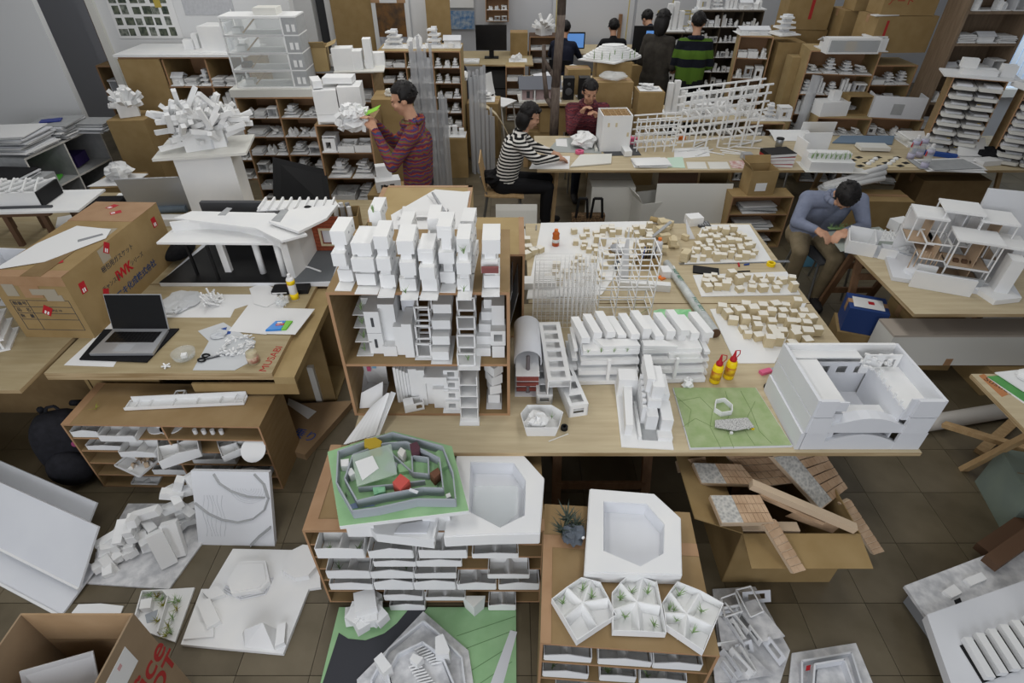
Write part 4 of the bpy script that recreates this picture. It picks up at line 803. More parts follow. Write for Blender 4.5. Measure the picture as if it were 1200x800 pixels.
# green and black site sheet on the floor in front of the wide rack
t = thing('site_sheet', 'green and black site sheet on the floor with a pale fortress-like model', 'model', (-.43, 1.4, 0))
part(t, 'green_board', 'green', G(1).box(-.87, .02, .85, 1.42, .001, .008))
part(t, 'black_road', M('asphalt', '#3c3d42', .8), G(1).pr(PX([(481, 711), (501, 711), (470, 757), (442, 800), (420, 840), (350, 860), (378, 800), (397, 741), (408, 748), (428, 750), (450, 742), (465, 730)], .01), .008, .0095))
for a, b in (((535, 745), (604, 722)), ((545, 760), (603, 738)), ((553, 785), (601, 755)), ((556, 805), (600, 775))): part(t, 'seam', M('seam', '#5d7f55', .9), G(1).bar(P3(*a, .0085), P3(*b, .0085), .002, .001))
C3 = lambda l: [(380 + a / 5, 680 + b / 5) for a, b in l]
M('marble', '#dcdcdd', .7, 'noise', '#b9babd', 22)
part(t, 'stone_base', 'marble', G(1).pr(PX(C3([(580, 180), (845, 410), (875, 610), (600, 800), (200, 700), (190, 580), (370, 400)]), .02), .008, .02))
for z, pts in ((.05, [(580, 235), (660, 300), (805, 450), (825, 620), (560, 760), (280, 660), (275, 580), (375, 400)]), (.085, [(575, 360), (690, 440), (760, 610), (560, 720), (390, 640), (370, 540), (430, 430)])):
    p = PX(C3(pts), z)
    for i in range(len(p)): part(t, 'rampart', 'foam', G(1).bar((*p[i], .02 + (z - .02) / 2), (*p[(i + 1) % len(p)], .02 + (z - .02) / 2), .008, z - .02))
part(t, 'terrace', 'marble', G(1).pr(PX(C3([(575, 375), (680, 450), (740, 600), (560, 700), (400, 630), (385, 540), (440, 440)]), .05), .02, .05))
for pts, h in (([(290, 460), (335, 420), (395, 500), (345, 545)], .13), ([(650, 330), (695, 310), (735, 405), (730, 430), (650, 432)], .13), ([(500, 460), (520, 425), (580, 450), (545, 495)], .11)):
    part(t, 'gate_tower', 'white', G(1).pr(PX(C3(pts), h), .05 if h < .12 else .02, h))
for k in range(9): a = C3([(500 + k * 12, 410 - k * 2 + 0), (0, 0)])[0]; part(t, 'stair_slat', 'white', G(1).bar(P3(*C3([(515 + k * 14, 395 + k * 12)])[0], .06), P3(*C3([(575 + k * 14, 365 + k * 14)])[0], .06), .006, .01).bar(P3(*C3([(515 + k * 14, 395 + k * 12)])[0], .053), P3(*C3([(575 + k * 14, 365 + k * 14)])[0], .053), .003, .008))
for k in range(8): part(t, 'stair_slat', 'white', G(1).bar(P3(*C3([(495 + k * 10, 510 + k * 16)])[0], .06), P3(*C3([(565 + k * 12, 490 + k * 16)])[0], .06), .006, .012))
part(t, 'under_sheet', 'foam', G(1).pr(PX([(598, 738), (606, 740), (590, 800), (560, 840)], .01), .0082, .0095))
# rock cluster and prism
x, y = at(430, 742, .0); t = thing('rock_model', 'faceted white rock-like cluster of folded blocks beside the wide rack', 'model', (x, y + .08, .009)); rnd = random.Random(4)
for i in range(18):
    a = rnd.uniform(0, 6.28); r = rnd.uniform(.01, .085); z = max(.0005, .12 * (1 - r / .1) * rnd.uniform(.3, 1)); part(t, 'facet_block', 'white', G().ob(r * math.cos(a), r * math.sin(a) * .9, z, .07, .06, .07, rnd.uniform(0, 3), rnd.uniform(-.12, .12), rnd.uniform(-.12, .12)) if i else G().ob(0, 0, 0, .1, .1, .16, .3))
x, y = at(556, 728, .0); t = thing('prism_model', 'open white card prism standing before the wide rack', 'model', (x, y + .02, .009))
part(t, 'face', 'white', G().sheet([(0, 0, 0), (-.05, .045, 0), (-.06, .05, .105), (0, 0, .09)], .003)); part(t, 'face', 'foam', G().sheet([(0, 0, 0), (.045, .04, 0), (.055, .05, .105), (0, 0, .09)], -.003)); part(t, 'top', 'offwhite', G().sheet([(0, 0, .09), (.055, .05, .105), (-.06, .05, .105)], .003))
# ---------------------------------------------------------------- foreground left: floor models, rack, office carton, boards
t = thing('stick_heap_model', 'heap of white bars piled on a square board on the floor', 'model', (-1.93, 1.72, 0))
part(t, 'base_board', 'marble', G(1).pr(PX([(98, 683), (198, 690), (240, 632), (248, 590), (150, 590)], 0.01), .001, .012)); rnd = random.Random(14)
for (a, b) in ((203, 640), (192, 650)): x, y = at(a, b, .1); part(t, 'leaning_slab', 'white', G(1).ob(x, y, .014, .08, .05, .2, rnd.uniform(.3, .8), R(rnd.uniform(-32, -24))))
for i in range(40):
    px = rnd.uniform(116, 228); f = (px - 116) / 112; py = 668 - f * 55 - rnd.uniform(0, 42) * (.5 + f); hz = .02 + max(0, (660 - f * 45 - py) / 60 * .3)
    x, y = at(px, py, hz); x = max(-2.14, min(-1.74, x)); y = max(1.58, min(2.0, y)); L_ = rnd.uniform(.1, .16)
    part(t, 'bar', 'white', G(1).ob(x, y, max(.03, hz), L_, .045, .045, rnd.choice((.3, .8, 1.9, 2.5)) + rnd.uniform(-.2, .2), rnd.uniform(-.1, .1), rnd.choice((-1.1, -.3, 0, 0, .4))))
# contour board leaning on the rack
t = thing('contour_board', 'white contoured relief board with a grey curving road, leaning on the rack', 'model', (-1.52, 1.78, 0))
A = Vector((-1.735, 1.775, 0.0)); B = Vector((-1.31, 1.765, 0.0)); Tt = Vector((0.0, .2, .385)); 
part(t, 'board', 'foam', G(1).sheet([A, B, B + Tt, A + Tt], -.03))
nrm = (B - A).cross(Tt).normalized()
def on(u, v, o=.0305): return A + (B - A) * u + Tt * v + nrm * (o - .03)
for k in range(7):
    r = .04 + k * .03; part(t, 'contour_line', 'wallpaint', G(1).tube([on(.72 + r * 1.05 * math.cos(a), .78 + r * .9 * math.sin(a), .031) for a in [math.pi + j * math.pi / 12 for j in range(13)]], .0012, 4))
for k in range(6): part(t, 'contour_line', 'wallpaint', G(1).tube([on(.12 + k * .05 + .02 * math.sin(j + k), .12 + j * .07, .031) for j in range(9)], .0012, 4))
def ribbon(pts, w):
    g = G(1)
    for a, b in zip(pts, pts[1:]): g.bar(on(*a, .031), on(*b, .031), w, .003)
    return part(t, 'road', 'greyboard', g)
ribbon([(.3, .97), (.36, .85), (.5, .75), (.7, .68), (.93, .67)], .02); ribbon([(.82, .98), (.93, .85), (.97, .67), (.9, .5), (.75, .38), (.55, .33), (.35, .36), (.18, .44), (.02, .58)], .02); ribbon([(.68, .02), (.8, .14), (.97, .28)], .036)
# white site model
t = thing('terrain_site_model', 'white layered terrain model with a polygon plateau on the floor', 'model', (-1.3, 1.45, 0))
part(t, 'base_board', 'white', G(1).pr(PX([(212, 755), (332, 766), (362, 690), (376, 688), (372, 645), (273, 643), (245, 690), (236, 690)], .02), .001, .022)); C6 = lambda l: [(80 + a / 3.2, 530 + b / 3.2) for a, b in l]
for z0, z1, pts in ((.022, .06, [(595, 480), (640, 408), (740, 405), (755, 480), (720, 515), (612, 530)]), (.022, .05, [(480, 560), (530, 545), (570, 630), (520, 660)]), (.022, .045, [(500, 520), (560, 500), (590, 530), (530, 550)]), (.022, .035, [(470, 640), (545, 640), (545, 690), (430, 700)]), (.022, .06, [(800, 440), (830, 370), (880, 345), (930, 350), (935, 420), (900, 460), (850, 470)]), (.06, .064, [(612, 482), (645, 418), (732, 415), (742, 475), (715, 505), (618, 522)])): part(t, 'plateau', 'white', G(1).pr(PX(C6(pts), z1), z0, z1))
for k in range(3): p = PX(C6([(590 - k * 6, 500 + k * 10), (650, 535 + k * 8), (730 + k * 5, 515 + k * 8), (760 + k * 4, 470)]), .03 - k * .004); part(t, 'contour_step', 'foam', G(1).tube([(*q, .028 - k * .002) for q in p], .004, 4))
part(t, 'wedge_house', 'white', G(1).add([P3(*q, h) for q, h in (((287, 758), .022), ((322, 762), .022), ((324, 737), .022), ((284, 742), .022), ((286, 738), .11), ((308, 729), .12))], [(0, 3, 2, 1), (0, 1, 5, 4), (1, 2, 5), (3, 4, 5, 2), (0, 4, 3)])); part(t, 'side_block', 'white', G(1).pr(PX([(325, 732), (335, 728), (333, 752), (322, 757)], .06), .022, .06))
# garden model with yellow moss
t = thing('garden_model', 'small white garden model with green-yellow moss planting on the floor', 'model', (*at(195, 720, 0), 0))
part(t, 'base_board', 'white', G(1).pr(PX([(228, 688), (205, 752), (158, 735), (166, 692)], .012), .001, .012))
for a, b in (((160, 722), (168, 694)), ((168, 694), (192, 693)), ((198, 700), (186, 742)), ((192, 693), (198, 700))): part(t, 'wall', 'white', G(1).bar(P3(*a, .03), P3(*b, .03), .006, .035))
part(t, 'hut', 'white', G(1).pr(PX([(165, 702), (178, 700), (176, 712), (163, 713)], .05), .012, .05)); part(t, 'pool', 'wallslate', G(1).pr(PX([(170, 720), (185, 714), (182, 728), (172, 730)], .013), .012, .014))
for i, (a, b) in enumerate([(177, 698), (184, 700), (190, 703), (192, 710), (204, 706), (208, 715), (203, 725), (198, 735), (200, 742), (185, 728), (210, 705), (195, 745)]): p = at(a, b, .015); sprig(t, p[0] - t.location.x, p[1] - t.location.y, .012, .045, 'moss' if i % 2 else 'leaf', 16, i, .9)
single('paper_scrap', 'flat white paper scrap on the floor behind the office carton', 'paper', 'white', G(1).pr(PX([(84, 718), (92, 708), (118, 707), (145, 710), (140, 722), (86, 722)], .004), .001, .006), (*at(110, 715, 0), 0))
# office carton
OB = thing('cardboard_box', 'tall open office-supply carton with red lettering and white boards inside', 'box', (-1.655, .86, 0)); W, D, H = .215, .2, .67
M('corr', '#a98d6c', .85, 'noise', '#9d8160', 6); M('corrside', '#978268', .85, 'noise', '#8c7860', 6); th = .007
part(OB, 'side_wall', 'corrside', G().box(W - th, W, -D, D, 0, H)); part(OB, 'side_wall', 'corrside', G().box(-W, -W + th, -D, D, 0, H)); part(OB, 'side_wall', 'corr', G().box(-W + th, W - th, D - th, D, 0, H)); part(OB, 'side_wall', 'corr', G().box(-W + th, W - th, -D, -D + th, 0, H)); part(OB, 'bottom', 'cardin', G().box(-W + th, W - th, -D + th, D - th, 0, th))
part(OB, 'crease', 'cardin', G().box(-W + th, W - th, D - th - .001, D - th, .47, .474))
text(OB, 'lettering', 'Office', .15, 'redprint', (W + .001, .03, .40), (R(90), 0, R(90)), bold=.002); text(OB, 'lettering', 'DEPOT', .12, 'redprint', (W + .001, .03, .285), (R(90), 0, R(90)), bold=.003)
part(OB, 'label_sheet', 'paper', G().box(W, W + .001, -.12, .1, .5, .62)); part(OB, 'label_print', M('pinkprint', '#cfa3a3', .8), G().box(W + .001, W + .0015, -.08, -.05, .52, .58).box(W + .001, W + .0015, 0.03, .05, .58, .6))
single('foam_sheet', 'white board sheet sticking up out of the office carton', 'board', 'foam', G().sheet([(-.16, -.15, .0), (.14, -.15, .0), (.07, .12, .42), (-.13, .03, .46)], .006), (-1.69, .87, .1)); single('foam_sheet', 'small white board scrap inside the office carton', 'board', 'white', G().sheet([(.1, .05, .0), (.17, .08, .0), (.16, .16, .3), (.1, .15, .3)], .005), (-1.66, .87, .2))
# large white boards leaning at the side
def lean(lab, rb, rt, ln=1.3, th=.012):
    d = Vector((-.93, .37, 0)).normalized(); rb = Vector(rb); rt = Vector(rt)
    t = thing('foam_board', lab, 'board', tuple(rb), 0, 'large white foam boards leaning by the backpack'); part(t, 'face_sheet', 'foam', G(1).sheet([rb, rt, rt + d * ln, rb + d * ln], -th)); part(t, 'paper_edge', 'white', G(1).bar(rb, rb + d * ln, th * .9, th * .9))
a = at(92, 690, .06); b = at(115, 617, .25); lean('large white foam board in the middle of the leaning three', (*a, .06), (*b, .25))
a = Vector(P3(113, 589, .19)); lean('large white foam board behind the other two, against the backpack', a - Vector((.06, .23, .17)), a, 1.5)
a = Vector(P3(71, 722, .005)); lean('large white foam board nearest the office carton', a, a + Vector((.06, .24, .045)), 1.2)
# backpack
M('backpack', '#15151a', .85, 'noise', '#1e1e24', 30)
t = thing('backpack', 'black backpack with a pink badge standing between rack and boards', 'backpack', (-2.66, 2.3, 0), R(20)); g = G().ell((0, 0, .235), (.16, .12, .25), 18, 14); g.v = [(math.copysign(abs(x / .16) ** .6, x) * .16, math.copysign(abs(y / .12) ** .7, y) * .12, z) for x, y, z in g.v]; g.v = [(x, y, max(0.001, z)) for x, y, z in g.v]; part(t, 'main_bag', 'backpack', g, True)
g = G().ell((0, -.13, .16), (.12, .07, .13), 14, 10); part(t, 'front_pocket', 'backpack', g, True); part(t, 'badge', M('magenta', '#8c2a5c', .5), G().lathe([(.018, 0), (.018, .004)], 12)._tr(0, Matrix.Translation((.09, -.12, .33)) @ Matrix.Rotation(R(65), 4, 'X')))
for s in (-1, 1): part(t, 'shoulder_strap', 'backpack', G().tube([(s * .08, .1, .46), (s * .11, .16, .4), (s * .12, .19, .25), (s * .1, .15, .08)], .018, 8), True)
part(t, 'top_handle', 'backpack', G().tube([(-.04, .04, .46), (-.02, .05, .5), (.02, .05, .5), (.04, .04, .46)], .009, 6)); part(t, 'zip', 'grey', G().tube([(-.15, -.05, .2), (-.12, -.06, .36), (0, -.07, .44), (.12, -.06, .36), (.15, -.05, .2)], .003, 4))
# low rack at left
S3, b3 = rack('low cardboard rack with a long white bridge model on top', (-1.935, 2.16, 0), R(-1), 1.1, .34, .53, 5, 2, 'rack', .01)
part(S3, 'tape_band', 'tape', G().box(-.55, -.5, 0, .34, .54, .5412).box(.2, .55, .28, .34, .54, .5412))
mw3 = Matrix.Translation(S3.location) @ Matrix.Rotation(S3.rotation_euler.z, 4, 'Z')
def in3(label, x, lv, w, d, h, seed, pl=0, jut=0, rz=0, name='folded_tray'):
    z = b3[lv * 2][2]; pts = [mw3 @ Vector((x + a * math.cos(rz) - b * math.sin(rz), -jut + d / 2 + .01 + a * math.sin(rz) + b * math.cos(rz), 0)) for a, b in ((-w / 2, -d / 2), (w / 2, -d / 2), (w / 2, d / 2), (-w / 2, d / 2))]
    return tray(label, [(p.x, p.y) for p in pts], z, h, None, True, pl, seed, name)
in3('white stepped card model in the top corner of the low rack', -.46, 4, .15, .2, .05, 1); in3('white framed window-tray model on the top shelf of the low rack', -.26, 4, .2, .22, .05, 2, jut=.03)
for x, l in ((-.09, 'round white disc model on the low rack top shelf'), (-.02, 'smaller round white disc model on the low rack top shelf')): p = mw3 @ Vector((x, .1, b3[8][2] + .0005)); t = thing('disc_model', l, 'model', tuple(p)); part(t, 'disc', 'white', G().lathe([(.065, 0), (.065, .008)], 20)); part(t, 'hub', 'white', G().lathe([(.02, .008), (.02, .02)], 12))
for i in range(7): p = mw3 @ Vector((.14 + (i % 4) * .05, .05 + (i // 4) * .06, b3[9][2] + .0005)); single('tiny_cylinder', 'tiny white cylinder on the low rack top shelf', 'model', 'white', G().lathe([(.012, 0), (.012, .03)], 10), tuple(p), 0, 'tiny cylinders on the low rack')
in3('loose white paper model in the second shelf corner of the low rack', -.4, 3, .2, .2, .04, 3, name='paper_model_sheet'); in3('crumpled drawing tray on the second shelf of the low rack', -.18, 3, .2, .2, .05, 4, jut=.05); in3('white house-plan model jutting out of the low rack', .03, 3, .2, .24, .07, 5, jut=.1, rz=.5); in3('white pointed tray model hanging from the low rack by its side panel', .35, 3, .18, .16, .05, 6, jut=.04, rz=.6); p = mw3 @ Vector((.48, -.02, b3[7][2] + .001)); single('disc_model', 'large white oval disc leaning in the low rack', 'model', 'white', G().lathe([(.07, 0), (.07, .005)], 20)._tr(0, Matrix.Translation((0, 0.0, .05)) @ Matrix.Rotation(R(40), 4, 'X')), tuple(p))
t = in3('white tray with brown paper shells on the third shelf of the low rack', -.24, 2, .2, .2, .02, 7, jut=.08, rz=-.4)
rnd = random.Random(3)
for i in range(16): part(t, 'paper_shell', M('shell', '#b9a48c', .85), G().curl([(-.014, 0), (-.008, .02), (0, .026), (.008, .02), (.014, 0)], -.012, .012, .002)._tr(0, Matrix.Translation((rnd.uniform(-.05, .07), rnd.uniform(-.06, .06), .006)) @ Matrix.Rotation(rnd.uniform(0, 3), 4, 'Z')))
in3('white paper bits on the third shelf of the low rack beyond the divider', .2, 2, .25, .2, .04, 8); in3('folded white model on the fourth shelf of the low rack', -.1, 1, .2, .2, .05, 9); in3('white scrap tray on the fourth shelf beyond the divider', .15, 1, .2, .2, .05, 12); in3('flat white strip model on the lowest shelf of the low rack', -.3, 0, .16, .1, .015, 10); in3('white boxy model on the fourth shelf end of the low rack', .4, 1, .2, .2, .06, 11)
t = thing('bridge_model', 'long slim white bridge model lying on the low rack top', 'model', (-1.86, 2.33, .5425), R(4)); L_ = .33
part(t, 'deck', 'white', G().box(-L_, L_, -.03, .03, .001, .005)); part(t, 'parapet', 'white', G().box(-L_, L_, -.034, -.03, .001, .02)); part(t, 'parapet', 'white', G().box(-L_ + .02, L_, .03, .034, .001, .045)); part(t, 'end_frame', 'white', G().frame(L_ - .05, L_, -.03, .03, .005, .03, .004)); part(t, 'end_frame', 'white', G().frame(-L_ + .01, -L_ + .06, -.03, .03, .005, .02, .004)); part(t, 'side_box', 'white', G().frame(-.08, -.03, .036, .08, .001, .03, .006))
for i in range(4): part(t, 'cross_wall', 'white', G().box(-.2 + i * .13, -.197 + i * .13, -.03, .03, .005, .02))
sprig(S3, -.42, .12, .542, .04, 'moss', 8, 3, 1.2)
# ---------------------------------------------------------------- left desks
DK = thing('work_desk', 'brown board desk with the open laptop and MUSABI lettering on its edge', 'desk', (-1.93, 2.39, 0))
g = G().box(-.7, .58, 0, .93, .672, .72); g.mi = [0, 0, 1, 1, 1, 1]; part(DK, 'desk_top', ['desk', 'plyedge'], g); part(DK, 'edge_plank', 'cardlight', G().box(.58, .70, 0, .93, .64, .69)); part(DK, 'front_panel', 'card', G().box(-.62, -.2, .15, .165, 0.3, .672)); part(DK, 'front_panel', 'card', G().box(.1, .70, .0, .015, 0.56, .64))
for y in (.52, .9): part(DK, 'side_panel', 'card', G().box(.25, .68, y, y + .012, 0, .64))
part(DK, 'back_panel', 'cardin', G().box(.2, .212, .1, .9, 0, .64)); part(DK, 'leg_panel', 'card', G().box(-.66, -.64, .16, .8, 0, .672)); part(DK, 'base_panel', 'cardlight', G().box(.25, .68, .54, .9, .0, .012))
text(DK, 'lettering', 'MUSABI', .062, 'redprint', (.535, .13, .7205), (0, 0, R(84)), sx=1.1)
single('white_carton', 'plain white carton standing in the open desk side', 'box', 'offwhite', G().box(-.02, .02, -.1, .1, 0, .33), (-1.36, 2.98, .0125))
table('plywood desk at the rear carrying the black-floored building model', -2.665, -1.2, 3.335, 4.74, TZ, 'desk'); LT = table('brown board table at the side under the printed carton', -4.7, -2.67, 2.25, 4.9, TZ, 'desk')
part(LT, 'side_panel', 'card', G().box(1.0, 1.012, .55, 2.5, 0, .696)); part(LT, 'front_panel', 'cardin', G().box(-.9, 1.0, .55, .562, 0, .696))
trestle('timber trestle under the rear desk at the aisle end', -1.9, -1.35, 3.6, 4.1, TZ - .024, group=None)
# wrapped parcel on the floor
t = thing('paper_parcel', 'flat brown paper parcel with blue handwriting on the floor by the desk', 'parcel', (-1.33, 2.62, 0)); M('kraft', '#9a8163', .7, 'noise', '#8d7456', 5)
part(t, 'wrapped_body', 'kraft', G(1).pr([(-1.115, 2.87), (-1.31, 2.375), (-1.38, 2.4), (-1.6, 2.69), (-1.58, 2.83)], .001, .05)); part(t, 'address_label', 'paper', G(1).pr(PX([(338, 466), (371, 482), (361, 491), (337, 474)], .05), .05, .051)); text(t, 'handwriting', '乗り', .09, 'blue', (-.03, -.08, .0505), (0, 0, R(-20)))
# printed carton
IB = thing('cardboard_box', 'large battered printed carton with red IWK lettering beside the laptop', 'box', (-2.725, 3.22, TZ), R(-2)); W, D, H = .215, .5, .43
part(IB, 'body', 'card', G().box(-W, W, -D, D, 0, H)); part(IB, 'lid_tape', 'tape', G().box(-W - .002, W + .002, -D - .002, -D + .07, H, H + .002)); part(IB, 'front_tape', 'tape', G().box(-W - .001, W + .001, -D - .002, -D, H - .06, H)); part(IB, 'front_tape', 'tape', G().box(-.06, .05, -D - .003, -D - .001, H - .14, H - .06)); part(IB, 'lid_tape', 'tape', G().box(-W - .002, W + .002, D - .3, D + .002, H, H + .002))
part(IB, 'lid_seam', 'cardin', G().box(-.02, .1, -D, -D + .35, H + .002, H + .004)); M('tornpaper', '#a39a89', .9)
for b in ((-.16, -.09, H - .13, H - .05), (-.01, .14, H - .12, H - .08), (.06, .16, H - .16, H - .12)): part(IB, 'torn_patch', 'tornpaper', G().box(b[0], b[1], -D - .0035, -D, b[2], b[3]))
part(IB, 'torn_patch', 'tornpaper', G().box(W - .0, W + .001, -.18, -.1, H - .1, H - .01)); part(IB, 'torn_patch', 'tornpaper', G().box(.09, .18, .0, .1, H, H + .0015))
for z in (.27, .225, .18, .135, .06): part(IB, 'printed_line', 'ink', G().box(-.17, .18, -D - .001, -D, z - .0015, z + .0015))
for x in (-.17, -.07, .18): part(IB, 'printed_line', 'ink', G().box(x - .0015, x + .0015, -D - .001, -D, .06, .27))
for s, z in (('製番号', .247), ('品　名', .202), ('数　量', .157)): text(IB, 'lettering', s, .028, 'ink', (-.12, -D - .0012, z), (R(90), 0, 0))
text(IB, 'lettering', 'SAMPLE 10', .02, 'ink', (.06, -D - .0012, .2), (R(90), 0, 0))
RX = (R(90), 0, R(90)); W1 = W + .001
text(IB, 'lettering', '梱包用ガスケット', .042, 'ink', (W1, -.05, .30), RX); text(IB, 'lettering', 'チャンス用', .036, 'ink', (W1, -.19, .2), RX); text(IB, 'lettering', 'IWK', .085, 'red', (W1, -.05, .205), RX, bold=.003); text(IB, 'lettering', 'シリーズ', .036, 'ink', (W1, .1, .21), RX); text(IB, 'lettering', 'イワキ化成株式会社', .056, 'blueprint', (W1, .0, .1), RX, bold=.001)
def tag(x, y, z, ax, rot=0):
    q = G().box(-.024, .024, -.0008, 0, -.034, .034); q._tr(0, Matrix.Translation((x, y, z)) @ (Matrix.Rotation(R(90), 4, 'Z') if ax == 'x' else Matrix.Rotation(R(-90), 4, 'X') if ax == 'z' else Matrix.Identity(4)) @ Matrix.Rotation(rot, 4, 'Y'))
    o = part(IB, 'fragile_sticker', 'red', q); q = G().box(-.012, -.003, -.0014, -.0008, -.028, -.004).box(.003, .012, -.0014, -.0008, -.028, -.004); q._tr(0, Matrix.Translation((x, y, z)) @ (Matrix.Rotation(R(90), 4, 'Z') if ax == 'x' else Matrix.Rotation(R(-90), 4, 'X') if ax == 'z' else Matrix.Identity(4)) @ Matrix.Rotation(rot, 4, 'Y')); part(o, 'sticker_mark', 'white', q)
tag(W + .0008, -.4, .3, 'x', .1); tag(W + .0008, -.27, .17, 'x', .5); tag(W + .0008, .4, .33, 'x'); tag(W + .0008, -.1, .4, 'x', .7); tag(0.02, -D - .001, .2, 'y', .6); tag(.08, -.34, H + .0025, 'z', .9); tag(.03, .33, H + .0025, 'z', .9); tag(-.05, .42, H + .0025, 'z', .4)
t = thing('drawing_sheet', 'long white drawing sheet spread over the printed carton lid', 'paper', (-2.78, 3.0, TZ + H + .0045), R(-2)); part(t, 'sheet', 'paper', G().pr([(-.17, -.22), (.06, -.12), (.24, .18), (.2, .3), (-.05, .34), (-.14, .1)], .0, .002)); part(t, 'printed_sketch', 'grey', G().pr([(.1, .12), (.2, .22), (.18, .24), (.08, .15)], .002, .0025))
# laptop
LP = thing('laptop', 'open silver laptop with black screen on the desk', 'laptop', (-2.27, 2.53, TZ + .012), R(0)); part(LP, 'base', 'silver', G().pr([(-.175, 0), (.19, .003), (.168, .235), (-.168, .23)], .001, .018)); kb = part(LP, 'keyboard', 'black', G().box(-.145, .145, .105, .21, .018, .0185))
for r in range(5):
    for c in range(13): part(kb, 'key', 'blackshine', G().box(-.14 + c * .0218, -.122 + c * .0218, .108 + r * .02, .124 + r * .02, .0185, .0195))
part(LP, 'trackpad', M('trackpad', '#a5a7ab', .4), G().box(-.05, .05, .02, .09, .018, .0184)); sc = G().box(-.172, .172, 0, .008, 0, .225)._tr(0, Matrix.Translation((0, .236, .014)) @ Matrix.Rotation(R(-16), 4, 'X')); part(LP, 'lid', 'silver', sc)
part(LP, 'screen', 'blackshine', G().box(-.168, .168, -.0012, 0, .006, .221)._tr(0, Matrix.Translation((0, .236, .014)) @ Matrix.Rotation(R(-16), 4, 'X')))
single('laptop_sleeve', 'black laptop sleeve lying beneath the laptop', 'sleeve', 'fabricblack', G(1).pr(PX([(93, 421), (172, 424), (210, 385), (122, 386)], TZ + .008), TZ + .003, TZ + .011), (-2.3, 2.5, TZ + .003)); single('paper_sheet', 'white sheet lying beneath the laptop sleeve', 'paper', 'paper', G(1).pr(PX([(75, 428), (133, 430), (140, 418), (130, 375), (108, 398)], TZ), TZ + .0008, TZ + .0022), (-2.4, 2.5, TZ))
# things on the desk
def flat(px, lab, z=TZ, th=.0015, mat='paper', cat='paper', name='paper_sheet', group=None): p = PX(px, z); return single(name, lab, cat, mat, G(1).pr(p, z, z + th), (p[0][0], p[0][1], z), 0, group)
flat([(185, 372), (215, 345), (330, 345), (275, 362), (270, 372)], 'broad white sheet under the branching model', TZ + .0006); flat([(268, 388), (298, 348), (335, 352), (328, 372), (312, 392)], 'white sheet running from the desk middle under the snack packet', TZ + .0025); flat([(296, 360), (369, 362), (346, 392), (303, 391)], 'white card under the bright snack packet', TZ + .0045); flat([(292, 338), (308, 331), (322, 338), (327, 352), (312, 360), (298, 356)], 'white trapezoid card beside the black case', TZ + .0075)
t = thing('branch_model', 'white branching coral-like paper model on the desk sheet', 'model', (*at(252, 355, TZ), TZ + .0025)); rnd = random.Random(6)
for i in range(26):
    a, b = rnd.uniform(0, 6.28), rnd.uniform(.1, 1.2); l = rnd.uniform(.06, .1); p = (rnd.uniform(-.05, .05), rnd.uniform(-.04, .04), .006); q = (p[0] + math.cos(a) * l * math.sin(b), p[1] + math.sin(a) * l * math.sin(b), p[2] + l * math.cos(b)); part(t, 'branch', 'white', G().rod(p, q, .006, .006, 5))
t = thing('plastic_bag', 'translucent white plastic bag with a loop handle beside the laptop', 'bag', (*at(200, 365, TZ), TZ)); M('bagfilm', '#d9dcdf', .35, alpha=.75); part(t, 'bag_body', 'bagfilm', G().crumple((.02, .1, .012), .13, 8, 16, 8, .22, .09)); part(t, 'handle', 'bagfilm', G().tube([(-.08, -.02, .02), (-.02, -.07, .035), (.06, -.06, .03), (.07, -.0, .02), (.03, .05, .01)], .011, 6))
t = thing('plastic_wrapper', 'crumpled white plastic wrapper with blue print and paper bits beside the scissors', 'wrapper', (*at(262, 412, TZ), TZ)); part(t, 'film_sheet', 'bagfilm', G(1).pr(PX([(226, 434), (245, 400), (232, 388), (262, 378), (285, 392), (300, 400), (292, 425), (275, 434)], TZ), TZ + .001, TZ + .003)); part(t, 'crumpled_pocket', 'bagfilm', G().crumple((-.09, .16, .012), .045, 2, amp=.3, squash=.25))
for k, (a, b) in enumerate([(258, 385), (263, 389), (252, 391)]): part(t, 'blue_print', 'blue', G(1).pr(PX([(a, b), (a + 8, b - 2), (a + 7, b + 2), (a, b + 3)], TZ + .0035), TZ + .003, TZ + .0035))
g = G(); 
for i in range(60): a = rnd.uniform(0, 6.28); g.ob(rnd.uniform(-.02, .16), rnd.uniform(-.05, .14), .004 + rnd.uniform(0, .02), .022, .008, .007, a, rnd.uniform(-.5, .5), rnd.uniform(-.5, .5))
part(t, 'paper_bits', 'white', g, kind='stuff')
t = thing('scissors', 'black-handled scissors lying on the plastic wrapper', 'scissors', (*at(243, 421, TZ), TZ + .0045), R(-12))
for s in (-1, 1):
    part(t, 'handle_ring', 'black', G().tube([(-.02 + .022 * math.cos(a) + (.0), s * .02 + .015 * math.sin(a), .005) for a in [k * math.pi / 5 for k in range(11)]], .005, 6)); part(t, 'blade', 'metal' if s > 0 else 'darkgrey', G().bar((0, s * .008, .004 + .002 * s), (.1, .065 - s * .004, .004 + .002 * s), .009, .002))
t = thing('glass_bowl', 'clear round bowl holding a paper scrap on the desk', 'bowl', (*at(218, 421, TZ), TZ)); part(t, 'bowl', 'clear', G().lathe([(.03, 0), (.058, .022), (.066, .055), (.063, .055), (.055, .024), (.028, .004)], 20), True); part(t, 'paper_scrap', 'white', G().ob(-.0, .0, .02, .03, .03, .02, .3))
t = thing('paper_knot', 'tiny white crumpled paper star beside the bowl', 'scrap', (*at(195, 430, TZ), TZ))
for i in range(8): a = i * .8; part(t, 'strip', 'white', G().bar((0, 0, .008), (.025 * math.cos(a), .02 * math.sin(a), .004 + .012 * (i % 2)), .008, .006))
